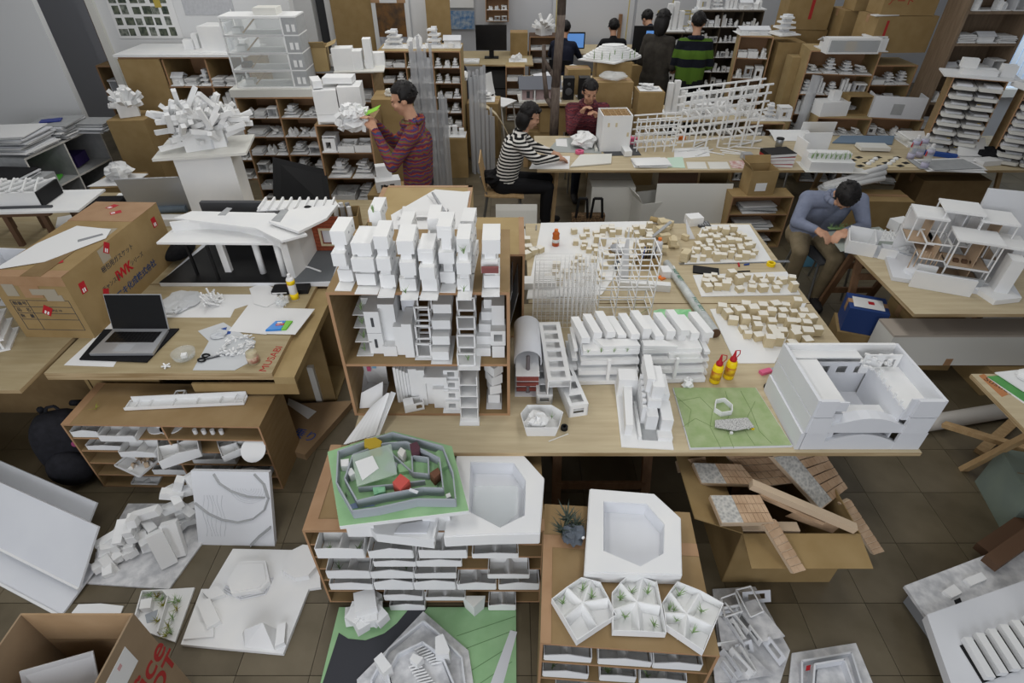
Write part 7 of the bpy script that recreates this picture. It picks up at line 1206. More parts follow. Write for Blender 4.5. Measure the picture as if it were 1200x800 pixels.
stack('pile of loose drawings on the desk below the small stick grid', 762, 192, TZ, .36, .22, 8, 30, ('paper', 'white'), .004); flat([(782, 196), (803, 197), (800, 184), (782, 185)], 'pale green sheet on the desk edge', TZ + .001, .003, M('mint', '#c4dccb', .8)); flat([(806, 198), (829, 198), (826, 190), (804, 190)], 'first blank white card on the desk edge', TZ + .001, .004, 'offwhite'); flat([(832, 198), (856, 198), (852, 190), (829, 190)], 'second blank white card on the desk edge', TZ + .001, .004, 'offwhite'); flat([(858, 197), (885, 198), (874, 188), (854, 189)], 'sheet with red print on the desk edge', TZ + .001, .003, M('redsheet', '#d9cfcb', .8, 'noise', '#b9807a', 22)); flat([(790, 186), (832, 183), (830, 172), (790, 174)], 'white plan drawing under the tall stick grid', TZ + .001, .0015); slab(737, 168, .16, .1, .07, 0, 'pink box behind the tower model', 'pink', cat='box', name='pink_box'); slab(798, 163, .09, .05, .03, 0, 'orange box under the tall stick grid', 'orange', cat='box', name='orange_box'); slab(874, 186, .1, .08, .06, 0, 'small box of pins beside the books', 'greyboard', cat='box', name='pin_box')
for i, (c, lab) in enumerate((('red', 'red-spined book at the bottom of the desk pile'), ('paper', 'white book in the desk pile'), ('redprint', 'thick red and white book in the desk pile'), ('black', 'black book on top of the desk pile'))): t = thing('book', lab, 'book', (*at(908, 192, TZ), TZ + .0005 + i * .034), R(-6 + 5 * i), 'pile of books on the rear desk'); part(t, 'cover', c, G().box(-.14, .14, -.1, .1, 0, .032)); part(t, 'pages', 'paper', G().box(-.136, .142, -.102, .098, .004, .028))
t = carton('small open carton at the desk edge above the shirt man', (2.42, 5.34, .553), R(5), .26, .2, .24, [('b', 60, .08), ('l', 50, .08)], open_top=True); part(t, 'white_label', 'paper', G().box(-.07, .04, -.104, -.1025, .04, .12)); LB, lb = rack('little cardboard shelf on the floor holding papers, beside the shirt man', (2.45, 5.2, 0), R(0), .6, .22, .54, 3, 1, 'card', .012); LB.location.y = 5.2
for i, b in enumerate(lb): stack(('lower', 'middle', 'upper')[i] + ' pile of papers in the little cardboard shelf', 0, 0, 0, .4, .16, 5, 40 + i, ('paper', 'greyboard'), .012, xyz=(2.45, 5.31, b[2] + .001))
t = thing('cup', 'steel cup standing behind the books', 'cup', (*at(912, 172, TZ), TZ)); part(t, 'cup', 'metal', G().lathe([(.035, 0), (.04, .09), (.037, .09), (.033, .005)], 14), True); part(t, 'rim', 'black', G().lathe([(.041, .085), (.041, .095)], 14)); model('white_box_model', 'white box model standing open on the rear desk', (*at(955, 180, TZ), TZ), .05, [('wall', 'white', 0, .05, 0, .3, .02, .2), ('wall', 'white', -.18, -.02, 0, .02, .24, .16), ('base', 'white', 0, -.05, 0, .36, .3, .01)]); GM = model('grass_box_model', 'white glazed slab model topped with green grass tufts', (*at(968, 196, TZ), TZ), R(-4), [('slab', 'white', 0, 0, .001, .42, .24, .09), ('top_plate', 'white', 0, 0.05, .092, .42, .1, .05), ('base', 'offwhite', .05, 0, 0, .6, .3, .001)]); [sprig(GM, -.18 + i * .045, -.03, .091, .09, 'leaf', 9, i, .4) for i in range(9)]
t = thing('laptop_sheet', 'curled white sheet behind the white box model', 'paper', (*at(930, 162, TZ), TZ)); part(t, 'sheet', 'white', G().curl([(-.1, .002), (0, .03), (.12, .05), (.2, .03)], -.25, .2, .003)); flat([(975, 168), (1045, 170), (1048, 160), (985, 160)], 'blue-grey board across the desk', TZ + .001, .012, M('boardblue', '#6f8296', .8), 'board', 'blue_board'); slab(1022, 174, .3, .16, .035, R(-5), 'thick cream book on the blue-grey board', 'offwhite', z=TZ + .0135, cat='book', name='cream_book')
CK = thing('checker_model', 'black and tan checker board model with white domes', 'model', (*at(1030, 190, TZ), TZ)); part(CK, 'board', 'block', G().box(-.3, .3, -.16, .16, .001, .006)); [part(CK, 'black_square', 'black', G().ob(-.25 + i * .1, -.12 + j * .08, .006, .07, .05, .002, .4)) for i in range(6) for j in range(4) if (i + j) % 2 == 0]; [part(CK, 'white_dome', 'white', G().ell((-.15 + i * .07, -.08 + (i % 3) * .07, .012), (.028, .024, .02), 10, 6)) for i in range(6)]
for px, py, lab in ((1066, 186, 'clear spray bottle on the rear desk beside the checker board'), (1076, 184, 'second clear spray bottle on the rear desk'), (1082, 197, 'clear plastic bottle at the desk edge')): spray(px, py, TZ, lab, .24, .035, M('lilac', '#b9b6cc', .4), 'clearfilm')
stack('spread of grey and white sheets at the window end of the desk', 1110, 195, TZ, .6, .3, 6, 50, ('paper', 'white', 'greyboard'), .004); stack('pile of white trays on the desk corner beside the tray racks', 1080, 168, TZ, .5, .3, 5, 51, ('white', 'offwhite'), .018); stack('scatter of papers with red print by the tray rack', 1140, 185, TZ, .4, .3, 5, 52, ('paper', 'redsheet'), .005); single('black_cloth', 'crumpled black cloth on the desk end', 'cloth', 'fabricblack', G().crumple((0, 0, .05), .13, 55, 12, 8, .3, .5), (*at(1160, 186, TZ), TZ)); slab(1156, 192, .22, .12, .05, .2, 'small white and blue box at the desk end', 'paper', cat='box', name='white_box'); slab(1110, 171, .2, .16, .09, .3, 'brown leather pouch beside the tray rack', 'brown', cat='pouch', name='leather_pouch'); single('folded_paper', 'folded white paper standing on the desk end', 'paper', 'white', G().sheet([(-.2, -.1, 0), (.1, -.12, 0), (.16, .1, .12), (-.1, .1, .1)], .004), (*at(1135, 182, TZ), TZ + .03))
# below the rear desk
single('white_board', 'large white panel leaning under the rear desk', 'board', 'offwhite', G().sheet([(-.4, 0, 0), (.36, 0, 0), (.36, .1, .6), (-.4, .1, .6)], -.012), (1.85, 5.3, 0)); carton('white carton under the rear desk behind the tote bag', (1.05, 5.75, 0), 0, .45, .4, .5, mat='offwhite', tape=False); carton('open white carton beside the tote bag', (1.42, 5.5, 0), R(14), .3, .3, .42, [('l', 60, .1)], open_top=True, mat='offwhite'); carton('brown carton flat under the desk top', (2.1, 6.1, 0), R(5), .5, .3, .55, tape=False)
t = thing('tote_bag', 'leopard-print tote bag with black handles under the rear desk', 'bag', (.78, 5.35, 0)); part(t, 'bag_body', M('leopard', '#8a6f52', .9, 'vor', '#2d241d', 60), G().add([(-.15, -.06, 0.001), (.15, -.06, 0.001), (.15, .06, 0.001), (-.15, .06, 0.001), (-.17, -.04, .3), (.17, -.04, .3), (.17, .04, .3), (-.17, .04, .3)], [(0, 3, 2, 1), (0, 1, 5, 4), (1, 2, 6, 5), (2, 3, 7, 6), (3, 0, 4, 7), (4, 5, 6, 7)])); [part(t, 'handle', 'black', G().tube([(x - .06, -.04, .28), (x - .04, -.03, .48), (x + .04, -.03, .48), (x + .06, -.04, .28)], .014, 6)) for x in (-.07, .08)]
t = thing('dark_chair_back', 'dark brown chair back under the rear desk', 'chair', (1.72, 5.62, 0)); part(t, 'backrest', 'brown', G().curl([(0, .25), (.02, .45), (.05, .62)], -.2, .2, .02)); part(t, 'seat', 'brown', G().box(-.2, .2, -.05, .3, .22, .25)); [part(t, 'leg', 'metal', G().rod((x, y, 0), (x, y, .22), .012)) for x in (-.17, .17) for y in (0, .27)]
carton('wide brown carton under the window end of the rear desk', (3.5, 5.36, 0), R(-3), .9, .3, .5); carton('dark carton under the desk with a red strip', (4.6, 5.8, 0), 0, .7, .4, .55, mat='cardin'); t = thing('poster_rolls', 'wrapped white poster rolls sticking out behind the shirt man', 'roll', (3.4, 5.34, .5035)); [part(t, 'roll', 'paper', G().rod((-.3, .02 * i, .05 + .02 * i), (.28, .05 + .02 * i, .16 + .05 * i), .028, n=10), True) for i in range(3)]; part(t, 'plastic_wrap', 'bagfilm', G().crumple((-.25, .02, .05), .1, 61, 10, 7, .25, .5))
# ---------------------------------------------------------------- rear right: racks, cartons, bookcase
def rk(label, px0, px1, py_top, Y, D, rows, cols, where, group, seed, mat='cardlight', n=(2, 3), kinds=range(8), z0=0, rz=0, depth=.6, hf=.85, H=None, em='rackedge'):
    x0, z = aty(px0, py_top, Y); x1, _ = aty(px1, py_top, Y); t, b = rack(label, ((x0 + x1) / 2, Y, z0), R(rz), x1 - x0, D, (H or z) - z0, rows, cols, mat, .014, emat=em); fill(t, b, D, where, group, n, kinds, seed, depth, hf); return t, b, z, (x0 + x1) / 2, x1 - x0
M('rackdark', '#4e4438', .8)
t, b, z, cx, w = rk('dark wide rack of white house models against the back wall', 824, 896, 14, 9.2, .35, 8, 3, 'in the dark rack at the back wall', 'models in the dark rear rack', 80, 'rackdark', (3, 4), (0, 1, 2, 4, 5), em='rackdark')
for i, k in enumerate((1, 2, 4, 5, 0)): place(k, (cx - .4 + i * .2, 9.38, z + .0145), 0, (.19, .22, .3), 'on top of the dark rear rack', 'models on the dark rear rack')
t, b, z, cx, w = rk('lower dark rack of house models beside the dark rear rack', 778, 822, 40, 9.2, .35, 6, 2, 'in the lower dark rack', 'models in the lower dark rack', 81, 'rackdark', (2, 4), (0, 1, 4), em='rackdark'); place(4, (cx - .1, 9.38, z + .0145), 0, (.3, .25, .5), 'on the lower dark rack', 'models on the lower dark rack'); place(2, (cx + .2, 9.38, z + .0145), 0, (.25, .25, .55), 'on the lower dark rack', 'models on the lower dark rack')
t, b, z, cx, w = rk('narrow pale rack in front of the dark rear rack', 868, 906, 44, 8.0, .4, 6, 1, 'in the narrow pale rack', 'models in the narrow pale rack', 82, rz=-14, n=(2, 3), kinds=(0, 1, 3)); place(5, (cx, 8.2, z + .0145), 0, (.4, .35, .2), 'on the narrow pale rack', 'models on the narrow pale rack'); place(2, (cx + .35, 8.05, z + .03), .3, (.3, .3, .4), 'on the tall brown panel', 'models on the brown panels')
single('cardboard_sheet', 'tall plain cardboard panel between the racks', 'cardboard', 'card', G().box(-.17, .17, 0, .36, 0, 1.42), (3.55, 7.95, 0)); single('cardboard_sheet', 'narrower cardboard panel beside the curved shelf rack', 'cardboard', 'cardlight', G().box(-.07, .07, 0, .2, 0, 1.3), (3.56, 7.68, 0)); t = thing('plastic_tube', 'tall rolled clear plastic sleeve leaning between the racks', 'plastic', (3.5, 7.1, 0)); part(t, 'sleeve', 'haze', G().rod((0, 0, .001), (.12, .1, 1.2), .05, .06, 10), True); part(t, 'fold', 'clearfilm', G().sheet([(.04, 0, 0.01), (.16, .02, .02), (.18, .1, .8), (.1, .08, 1.0)], .004))
t, b, z, cx, w = rk('pale rack of little models behind the pale chair', 872, 920, 146, 6.95, .35, 3, 1, 'in the low rack behind the pale chair', 'models behind the pale chair', 83, n=(3, 4)); [place(k, (cx - .24 + i * .17, 7.12, z + .0145), 0, (.17, .2, h), 'crowded on the low rack behind the pale chair', 'models crowded behind the pale chair') for i, (k, h) in enumerate(((4, .3), (0, .24), (2, .34), (1, .3)))]
t, b, z, cx, w = rk('pale shelf rack overflowing with white scrap models', 952, 1030, 62, 7.3, .45, 6, 1, 'in the overflowing shelf rack', 'models in the overflowing rack', 84, rz=-10, n=(4, 5), kinds=(0, 1, 2, 4, 6)); place(5, (cx, 7.45, z + .0145), 0, (.5, .35, .3), 'on the overflowing rack', 'models on the overflowing rack'); place(1, (cx + .35, 7.4, z + .0145), 0, (.25, .3, .3), 'on the overflowing rack', 'models on the overflowing rack')
t = thing('glazed_hall_model', 'white glass-fronted hall model on the overflowing rack', 'model', (cx - .05, 7.12, z - .28)); t.location = (cx, 7.16, z + .0145); part(t, 'hall', 'white', G().box(-.3, .3, 0, .14, 0, .16)); part(t, 'glass_front', 'clearfilm', G().box(-.28, .28, -.006, 0, .02, .14)); [part(t, 'inner_block', c, G().box(x, x + .12, .001 - .003, 0, .03, .13)) for x, c in ((-.1, 'cardlight'), (.08, 'grey'))]
t, b, z, cx, w = rk('lower rack with a large white tray beside the wooden bookcase', 1026, 1076, 78, 7.35, .45, 6, 1, 'in the rack beside the bookcase', 'models beside the bookcase', 85, n=(3, 4)); 
t = carton('large brown carton with red stripe on the rack beside the bookcase', (4.55, 7.6, 1.405), R(4), .72, .42, .38); part(t, 'red_stripe', 'redprint', G().box(-.25, -.22, -.2125, -.211, .1, .34)); t = carton('open brown carton topmost beside the bookcase', (4.55, 7.6, 1.789), R(-3), .6, .36, .28, [('f', 30, .12)], open_top=True); text(t, 'lettering', 'アート', .1, 'redprint', (-.12, -.1835, .14), (R(90), 0, 0)); single('paper_sheet', 'white papers lying on the lid of the large carton', 'paper', 'paper', G().ob(0, 0, 0, .3, .1, .01, .2), (4.3, 7.44, 1.7885))
t = carton('brown carton with a red stripe on the overflowing rack', (3.75, 7.75, 1.5), R(-4), .56, .36, .4); part(t, 'red_stripe', 'redprint', G().box(.0, .04, -.1825, -.181, .12, .38)); carton('plain carton holding up the striped carton', (3.85, 8.55, 0), 0, .6, .4, 1.4985, tape=False); t.location = (3.85, 8.52, 1.5025); carton('brown carton behind the overflowing rack', (4.45, 8.3, 0), 0, .55, .4, 1.75)
t = carton('open-sided brown carton on its side with white blocks in it', (4.18, 7.85, 1.52 - .0), 0, .4, .3, .3, (), open_top=True); t.location = (4.45, 8.2, 1.7535); [place(k, (4.35 + i * .2, 8.2, 1.76), 0, (.16, .14, .3), 'in the open carton over the racks', 'models in the high carton') for i, k in enumerate((1, 4))]
t = thing('white_tray', 'big white tray with green lining lying on the rack beside the bookcase', 'tray', (4.55, 7.02, .80), R(-12)); [part(t, 'side', 'foam', G().box(*b)) for b in ((-.28, .28, -.14, -.13, 0, .24), (-.28, -.27, -.13, .1, 0, .24), (.27, .28, -.13, .1, 0, .24))]; part(t, 'bottom', M('mintlining', '#b9c7b4', .8), G().box(-.27, .27, -.13, .1, 0, .01)); part(t, 'label', 'greyboard', G().box(-.06, .06, -.142, -.14, .04, .16))
LW, lw = rack('low pale rack under the big white tray', (4.55, 6.88, 0), R(-12), .6, .3, .785, 4, 1, 'cardlight', .014); fill(LW, lw, .3, 'under the big white tray', 'models under the big tray', (3, 4), (0, 1, 6, 7), 87, .8, .8)
t = thing('open_wood_box', 'little open brown box on the overflowing rack shelf', 'box', (4.12, 7.1, .80)); [part(t, 'side', 'card', G().box(*b)) for b in ((-.14, -.13, -.1, .1, 0, .22), (.13, .14, -.1, .1, 0, .22), (-.13, .13, -.1, .1, .21, .22), (-.13, .13, -.1, .1, 0, .01))]; model('white_lidded_box', 'white lidded box in front of the overflowing rack', (3.82, 7.06, .80), .1, [('box', 'white', 0, 0, 0, .34, .2, .16), ('lid_block', 'white', .02, .02, .161, .1, .1, .1)])
LX, lx = rack('low pale rack under the white lidded box', (3.95, 6.9, 0), R(-6), .62, .3, .785, 4, 1, 'cardlight', .014); fill(LX, lx, .3, 'under the white lidded box', 'models under the lidded box', (3, 4), (0, 1, 2, 6), 88, .8, .8)
# wooden bookcase
BC, bc = rack('tall wooden bookcase with dark interior beside the window', (5.29, 7.0, 0), 0, .74, .38, 2.5, 8, 1, 'beech', .03, 'bookcase', 'bookcase', emat='beech'); fill(BC, bc, .36, 'in the tall wooden bookcase', 'models in the bookcase', (2, 4), (0, 1, 5, 7), 86, .7, .7)
# tray racks at the desk end
def trayrack(label, x, y, w, rows, H, seed, where, group, rz=0, z=TZ):
    t, b = rack(label, (x, y, z), R(rz), w, .36, H, rows, 1, 'rack', .012, back=True); rnd = random.Random(seed); mw = Matrix.Translation(t.location) @ Matrix.Rotation(R(rz), 4, 'Z')
    for i, (x0, x1, a, c) in enumerate(b):
        n = 2; ww = (x1 - x0) / n
        for k in range(n):
            p = mw @ Vector((x0 + ww * (k + .5), .1, a + .001)); q = thing('tray_model', 'white tray on the ' + NTH[i] + ' shelf, ' + ('wall' if k == 0 else 'outer') + ' side, ' + where, 'model', tuple(p), R(rz), group); hw = ww * .47
            part(q, 'tray', 'white', G().box(-hw, hw, -.2, .18, 0, .022)); part(q, 'lip', 'offwhite', G().pr([(-hw, -.2), (hw, -.2), (hw * .8, -.235), (-hw * .9, -.23)], .0, .028)); part(q, 'content', 'foam', G().ob(rnd.uniform(-.03, .03), -.08, .022, hw * 1.3, .16, .018, rnd.uniform(-.2, .2)))
            if rnd.random() < .35: part(q, 'yellow_tag', 'yellow', G().ob(rnd.uniform(-.06, .06), -.15, .0405, .03, .02, .002))
    return t
trayrack('brown rack of shallow white trays on the desk end below the rounded foam models', 4.66, 6.02, .46, 8, .7, 3, 'of the rack below the foam models', 'trays in the first tray rack', -27); trayrack('larger brown rack of shallow white trays at the very end of the desk', 5.12, 5.62, .46, 9, .66, 4, 'of the larger rack at the desk end', 'trays in the second tray rack', -30)
model('rounded_foam_model', 'white rounded foam models on a board over the tray rack', (4.72, 6.14, TZ + .7125), -.4, [('board', 'white', 0, 0, 0, .66, .34, .015), ('slab', 'white', -.02, 0, .015, .3, .16, .05), ('block', 'white', .22, .02, .015, .12, .12, .1), ('block', 'white', -.12, .04, .065, .14, .1, .08)]); place(3, (5.1, 5.78, TZ + .6725), 0, (.4, .3, .2), 'on the larger tray rack', 'models on the tray racks')
single('blue_binder', 'blue-edged binder under the first tray rack'.replace('under', 'beside'), 'binder', 'blue', G().ob(0, 0, 0, .4, .05, .04, -.45), (4.42, 5.86, TZ + .001)); single('wood_post', 'pale wooden board leaning at the end of the window-side table', 'board', 'timberlight', G(1).bar((4.25, 4.35, 0.02), (4.9, 4.9, 1.35), .16, .03), (4.25, 4.35, 0))
# ---------------------------------------------------------------- people
import numpy as np
def knit(name, cols, scale, ax='Z', noise=.0):
    m = M(name, '#808080', .95); nt = m.node_tree; N, L = nt.nodes, nt.links; tc = N.new('ShaderNodeTexCoord'); w = N.new('ShaderNodeTexWave'); w.wave_profile = 'SAW'; w.bands_direction = ax; w.inputs['Scale'].default_value = scale; w.inputs['Distortion'].default_value = noise; w.inputs['Detail Scale'].default_value = 6
    r = N.new('ShaderNodeValToRGB'); r.color_ramp.interpolation = 'CONSTANT'; e = r.color_ramp.elements
    while len(e) < len(cols): e.new(1)
    for i, c in enumerate(cols): e[i].position = i / len(cols); e[i].color = hexc(c)
    L.new(tc.outputs['Object'], w.inputs[0]); L.new(w.outputs[1], r.inputs[0]); L.new(r.outputs[0], N['Principled BSDF'].inputs['Base Color']); return m
knit('nordic', ('#702838', '#43365e', '#853c2f', '#5f5c3a', '#782a4b', '#3a436a', '#8f482f', '#6c2239', '#513a58', '#7a5d38'), 3.1, 'Z', 1.6); knit('stripes', ('#dcd9d4', '#141416'), 9.5, 'Z'); knit('greenstripes', ('#4d6b23', '#12151f', '#4d6b23', '#12151f', '#4d6b23'), .62, 'Z'); knit('plaid', ('#6f2f36', '#4a2530', '#7d3f45', '#54303a', '#63343c'), 5, 'Z', 3.0)
M('shirt', '#7f869a', .85, 'noise', '#757c90', 20); M('khaki', '#8b7d64', .9, 'noise', '#7f7259', 12); M('jeans', '#22252f', .9); M('darkpants', '#141417', .9); M('coat', '#39352f', .9, 'noise', '#2f2b27', 20); M('navy', '#171b2c', .9); M('shoe', '#2c2a2b', .7); M('eye', '#15100e', .3); M('lip', '#9c655a', .6)
def person(label, loc, rz, J, top, pants, hair='short', hrot=(0, 0, 0), vox=.011, coat=0, collar=None, curl=.9):
    t = thing('person', label, 'person', loc, rz); caps = []; V = Vector
    def cap(a, b, r0, r1, m): caps.append((V(a), V(b), r0, r1, m))
    p, c, n, h = V(J['p']), V(J['c']), V(J['n']), V(J['h']); ax = (V(J['sr']) - V(J['sl'])).normalized()
    for s in (-1, 1):
        cap(p + ax * .07 * s, c + ax * .075 * s, .115, .118, 0); cap(p + ax * .08 * s - V((0, 0, .02)), p + ax * .07 * s + (c - p) * .1, .118, .115, 1 if not coat else 0)
    cap(c, n, .11, .058, 0); cap(V(J['sl']), V(J['sr']), .07, .07, 0); cap(n, n + (h - n) * .5, .055, .05, 2)
    for s in 'lr':
        S, E, W = V(J['s' + s]), V(J['e' + s]), V(J['w' + s]); cap(S, E, .066, .05, 0); cap(E, W, .05, .036, 0)
        d = (W - E).normalized(); q = V(J.get('palm' + s, d)).normalized(); sd = d.cross(V((0, 0, 1))); sd = (sd if sd.length > .1 else V((1, 0, 0))).normalized() * (1 if s == 'l' else -1); dn = d.cross(sd).normalized(); dn = dn if dn.z < 0 else -dn
        cap(W, W + d * .03, .027, .028, 2); pe = W + d * .085
        for o in (-.022, 0, .022): cap(W + d * .03 + sd * o * .8, pe + sd * o, .016, .015, 2)
        for k, l in enumerate((.062, .07, .066, .052)):
            b = pe + sd * (.03 - k * .02); m_ = b + d * l * .55 + dn * l * .35 * curl; e = m_ + d * l * .25 + dn * l * .5 * curl; cap(b, m_, .0095, .009, 2); cap(m_, e, .009, .008, 2)
        tb = W + d * .035 + sd * .028; cap(tb, tb + d * .03 + sd * .022, .012, .011, 2); cap(tb + d * .03 + sd * .022, tb + d * .06 + sd * .02 + dn * .015, .011, .009, 2)
        Hh, K, A = V(J['h' + s]), V(J['k' + s]), V(J['a' + s]); cap(Hh, K, .09, .066, 1); cap(K, A, .064, .046, 1); f = V(J.get('f', (0, -1, 0))); cap(A + V((0, 0, -.035)), A + f * .15 + V((0, 0, -.045)), .045, .036, 3)
    if coat:
        for s in (-1, 1): cap(p + ax * .08 * s, V(J['k' + ('l' if s < 0 else 'r')]) + V((0, 0, .12)), .13, .13, 0)
    g = G()
    for a, b, r0, r1, m in caps: g.rod(a, b, r0, r1, 12); g.ell(a, r0, 12, 8); g.ell(b, r1, 12, 8)
    Hm = Matrix.Translation(h) @ Euler(tuple(R(a) for a in hrot)).to_matrix().to_4x4(); hg = G()
    hg.ell((0, .008, .03), (.076, .094, .088), 20, 14); hg.ell((0, -.02, -.035), (.06, .07, .075), 16, 12); hg.ell((0, -.05, -.09), (.03, .028, .024), 10, 8); hg.ell((0, -.094, -.025), (.013, .02, .016), 10, 8); hg.rod((0, -.085, .015), (0, -.098, -.02), .009, .012, 8)
    for s in (-1, 1): hg.ell((s * .077, .012, -.01), (.012, .02, .03), 10, 8); hg.ell((s * .032, -.082, .018), (.022, .014, .01), 10, 6); hg.ell((s * .04, -.062, -.03), (.025, .025, .022), 10, 6)
    hg.ell((0, -.083, -.06), (.024, .012, .011), 10, 6); hg._tr(0, Hm); g.add(hg.v, hg.f)
    tmp = bpy.data.objects.new('tmp', mesh('tmp', g, 'skin')); COL.objects.link(tmp); md = tmp.modifiers.new('r', 'REMESH'); md.mode = 'VOXEL'; md.voxel_size = vox; sm = tmp.modifiers.new('s', 'SMOOTH'); sm.factor = .5; sm.iterations = 3
    me = bpy.data.meshes.new_from_object(tmp.evaluated_get(bpy.context.evaluated_depsgraph_get())); bpy.data.objects.remove(tmp); me.name = 'body'
    me.materials.clear(); [me.materials.append(M(q)) for q in (top, pants, 'skin', 'shoe')]
    nP = len(me.polygons); ctr = np.empty(nP * 3); me.polygons.foreach_get('center', ctr); ctr = ctr.reshape(-1, 3); best = np.full(nP, 9.); idx = np.zeros(nP, int)
    for a, b, r0, r1, m in caps + [(h - V((0, 0, .03)), h + V((0, 0, .03)), .09, .085, 2)]:
        a_, b_ = np.array(a), np.array(b); d = b_ - a_; u = np.clip(((ctr - a_) @ d) / max(d @ d, 1e-9), 0, 1); dist = np.linalg.norm(ctr - a_ - u[:, None] * d, axis=1) - (r0 + (r1 - r0) * u); k = dist < best; best[k] = dist[k]; idx[k] = m
    me.polygons.foreach_set('material_index', idx.astype(np.int32)); me.polygons.foreach_set('use_smooth', [True] * nP); put(bpy.data.objects.new('body', me), t)
    hg = G().ell((0, .014, .038), (.086, .1, .093), 24, 18); nv = []
    for x, y, z in hg.v:
        front = y < -.035; k = 1
        if (front and z < .058) or (z < -.02 and y < .03) or z < -.07: k = .72
        j = random.Random(int((x * 31 + y * 57 + z * 91) * 1e4)).uniform(.97, 1.05); nv.append((x * k * j, y * k * j, z * k * j if k == 1 else z * .8))
    hg.v = nv; rr = random.Random(int(loc[0] * 100))
    for i in range(90):
        a, b = rr.uniform(0, 6.28), rr.uniform(-.35, 1.5); q = V((.084 * math.cos(a) * math.cos(b), .014 + .098 * math.sin(a) * math.cos(b), .038 + .091 * math.sin(b)))
        if (q.y < -.03 and q.z < .075) or (q.z < 0 and q.y < .04): continue
        hg.rod(q * .97, q * 1.05 + V((rr.uniform(-.02, .02), rr.uniform(-.012, .012), -.022)), .015, .002, 5)
    if hair != 'short':
        k = len(hg.v); L_ = .15 if hair == 'long' else .115; hg.ell((0, .03, -.045), (.1, .088, L_), 24, 16); hg.v[k:] = [(x * (.8 if y < -.02 else 1), y * (.55 if y < -.02 else 1), z) for x, y, z in hg.v[k:]]; hg.tube([(-.055, -.06, .078), (0, -.078, .085), (.055, -.06, .078)], .018, 8)
    part(t, 'hair', 'hair', hg._tr(0, Hm), True)
    for s in (-1, 1): part(t, 'eye', 'eye', G().ell((s * .031, -.086, .006), (.011, .006, .005), 10, 6)._tr(0, Hm), True); part(t, 'eyebrow', 'hair', G().rod((s * .018, -.092, .027), (s * .046, -.082, .029), .003, .002, 6)._tr(0, Hm))
    part(t, 'mouth', 'lip', G().ell((0, -.093, -.061), (.02, .005, .006), 10, 6)._tr(0, Hm), True)
    if collar: part(t, 'collar', collar, G().tube([tuple(n + V((.085 * math.cos(a), .08 * math.sin(a), -.005 + .02 * math.sin(a)))) for a in [k * .5236 for k in range(13)]], .026, 8), True)
    return t
ST = dict(p=(0, 0, .93), c=(0, .01, 1.27), n=(0, 0, 1.45), h=(0, -.03, 1.61), sl=(-.165, .01, 1.38), sr=(.165, .01, 1.38), hl=(-.09, 0, .9), hr=(.09, 0, .9), kl=(-.1, -.02, .5), kr=(.1, -.02, .5), al=(-.11, .03, .09), ar=(.11, .03, .09), el=(-.24, .02, 1.1), er=(.24, .02, 1.1), wl=(-.2, -.18, .98), wr=(.2, -.18, .98))
SI = dict(ST, p=(0, .1, .53), c=(0, .06, .86), n=(0, 0, 1.03), h=(0, -.06, 1.18), sl=(-.16, .03, .96), sr=(.16, .03, .96), hl=(-.09, .06, .51), hr=(.09, .06, .51), kl=(-.11, -.35, .5), kr=(.11, -.35, .5), al=(-.12, -.33, .09), ar=(.12, -.33, .09), el=(-.25, -.12, .78), er=(.25, -.12, .78), wl=(-.14, -.36, .8), wr=(.14, -.36, .8))
KM = (-.79, 4.6, 0)
person('man in a multicoloured patterned knit sweater standing and holding a white model', KM, R(-90), dict(ST, h=(0, -.05, 1.61), c=(0, .02, 1.27), el=(-.2, -.2, 1.2), wl=(-.07, -.31, 1.4), er=(.22, -.16, 1.16), wr=(.05, -.29, 1.37), al=(-.12, .05, .09), ar=(.12, -.05, .09)), 'nordic', 'jeans', hrot=(14, 0, 0), vox=.009, collar='nordic')
t = thing('crumpled_model', 'bristly white crumpled paper model held up by the knit-sweater man', 'model', (-1.27, 4.64, 1.42)); rnd = random.Random(44); part(t, 'clump', 'white', G().crumple((0, 0, .02), .1, 41, 14, 10, .25, .8))
for i in range(46): a, b = rnd.uniform(0, 6.28), rnd.uniform(-.6, 1.3); q = (.11 * math.cos(a) * math.cos(b), .1 * math.sin(a) * math.cos(b), .02 + .1 * math.sin(b)); part(t, 'paper_tuft', 'white', G().ob(*q, .05, .04, .03, a, b, rnd.uniform(0, 2)))
single('green_card', 'white card with a bright green patch in the knit-sweater man\'s hands', 'card', [M('lime', '#8fd03a', .6), 'white'], G().sheet([(-.05, -.06, 0), (.07, -.06, .05), (.07, .08, .05), (-.05, .08, 0)], .004), (-1.13, 4.68, 1.47))
person('woman with black bob hair in a black-and-white striped top, seated working at the desk', (.02, 5.66, 0), R(90), dict(SI, c=(0, -.0, .87), n=(0, -.08, 1.03), h=(0, -.15, 1.18), sl=(-.15, -.05, .96), sr=(.15, -.05, .96), el=(-.2, -.22, .82), er=(.2, -.2, .82), wl=(-.08, -.42, .79), wr=(.1, -.38, .79)), 'stripes', 'darkpants', 'bob', (22, 0, 0), .009)
single('black_jacket', 'black jacket bunched on the chair behind the striped woman', 'jacket', 'fabricblack', G().crumple((0, 0, .1), .15, 22, 14, 9, .25, .6), (-.14, 5.62, .475))
person('man in a dark red plaid shirt, seated with both fists raised to his chin', (.86, 6.72, 0), R(0), dict(SI, c=(0, .0, .87), n=(0, -.06, 1.03), h=(0, -.12, 1.17), sl=(-.19, -.02, .96), sr=(.19, -.02, .96), el=(-.2, -.2, .78), er=(.2, -.2, .78), wl=(-.1, -.28, .98), wr=(.08, -.3, .95)), 'plaid', 'jeans', 'short', (24, 0, 8), .009, collar='plaid', curl=1.3)
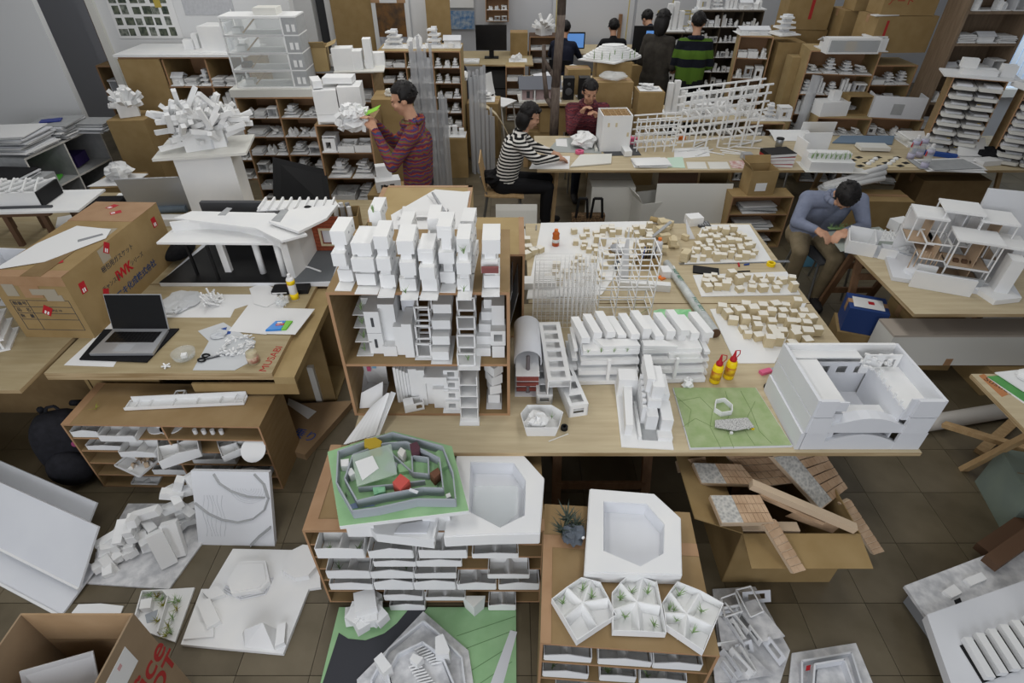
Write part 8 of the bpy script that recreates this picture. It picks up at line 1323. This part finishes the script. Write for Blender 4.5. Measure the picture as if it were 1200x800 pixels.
person('man in a blue-grey shirt and khaki trousers, seated bent over the table corner', (2.6, 4.38, 0), R(-6), dict(SI, p=(0, .12, .53), c=(0, -.02, .84), n=(0, -.16, .97), h=(-.0, -.26, 1.03), sl=(-.2, -.1, .92), sr=(.2, -.1, .92), el=(-.27, -.2, .76), er=(.25, -.22, .76), wl=(-.17, -.34, .77), wr=(.06, -.36, .775), kl=(-.16, -.2, .5), kr=(.1, -.3, .5), al=(-.14, -.16, .09), ar=(.08, -.22, .09)), 'shirt', 'khaki', 'short', (72, 0, -4), .009, collar='shirt', curl=1.2)
person('person in a green and navy striped sweater standing with back turned', (2.36, 8.1, 0), R(172), dict(ST, el=(-.25, -.02, 1.12), er=(.25, -.02, 1.12), wl=(-.17, -.2, 1.05), wr=(.17, -.2, 1.05)), 'greenstripes', 'darkpants', 'short', (15, 0, 0), .013, collar='navy')
person('woman with long hair in a dark brown coat, standing beside the striped-sweater person', (1.95, 8.32, 0), R(140), dict(ST, wl=(-.15, -.2, 1.02), wr=(.15, -.2, 1.02)), 'coat', 'darkpants', 'long', (14, 0, 0), .013, 1)
person('person in a navy jacket seated at the far desk', (.86, 10.4, 0), R(165), SI, 'navy', 'darkpants', 'short', (15, 0, 0), .015); person('black-haired person seated behind the contour mound', (1.7, 10.6, 0), R(180), SI, 'darkpants', 'darkpants', 'short', (10, 0, 0), .015); person('dark-haired person bending beside the monitor behind the coat woman', (2.25, 9.75, 0), R(200), dict(ST, c=(0, -.15, 1.16), n=(0, -.26, 1.28), h=(0, -.36, 1.38), sl=(-.16, -.2, 1.24), sr=(.16, -.2, 1.24), el=(-.2, -.3, 1.0), er=(.2, -.3, 1.0), wl=(-.15, -.45, .9), wr=(.15, -.45, .9)), 'navy', 'darkpants', 'short', (40, 0, 0), .015); person('person in a navy top seated beyond the wide rear rack', (-.85, 9.0, 0), R(-70), SI, 'navy', 'darkpants', 'short', (25, 0, 0), .015)
for i, (x, y, lab, r) in enumerate(((.86, 10.42, 'dark office chair under the navy-jacket person', 165), (1.7, 10.62, 'black office chair behind the contour mound', 180), (-.85, 9.03, 'dark chair beyond the wide rear rack', -70), (.86, 6.78, 'chair under the plaid-shirt man', 0))): chair(lab, (x, y, 0), R(r), 'fabricblack', 'metal', .41)
table('far desk along the back wall with a glowing screen', .85, 3.1, 10.95, 11.8); t = thing('monitor', 'small computer with a blue screen before the navy-jacket person', 'monitor', (1.1, 11.05, TZ)); part(t, 'case', 'black', G().box(-.18, .18, 0, .03, .06, .32)); part(t, 'screen', M('bluescreen', '#5f8fd0', .4, emit=.6), G().box(-.16, .16, -.003, 0, .08, .3)); part(t, 'foot', 'black', G().box(-.08, .08, -.03, .08, .001, .06)); t = thing('monitor', 'upright black monitor beside the coat woman', 'monitor', (1.95, 9.3, .9)); part(t, 'case', 'black', G().box(-.16, .16, 0, .04, .02, .5)); part(t, 'screen', 'bluescreen', G().box(.02, .13, -.003, 0, .2, .44)); part(t, 'foot', 'black', G().box(-.1, .1, -.03, .08, 0, .02)); carton('carton stand under the upright monitor', (1.95, 9.32, 0), 0, .4, .3, .8985, tape=False)
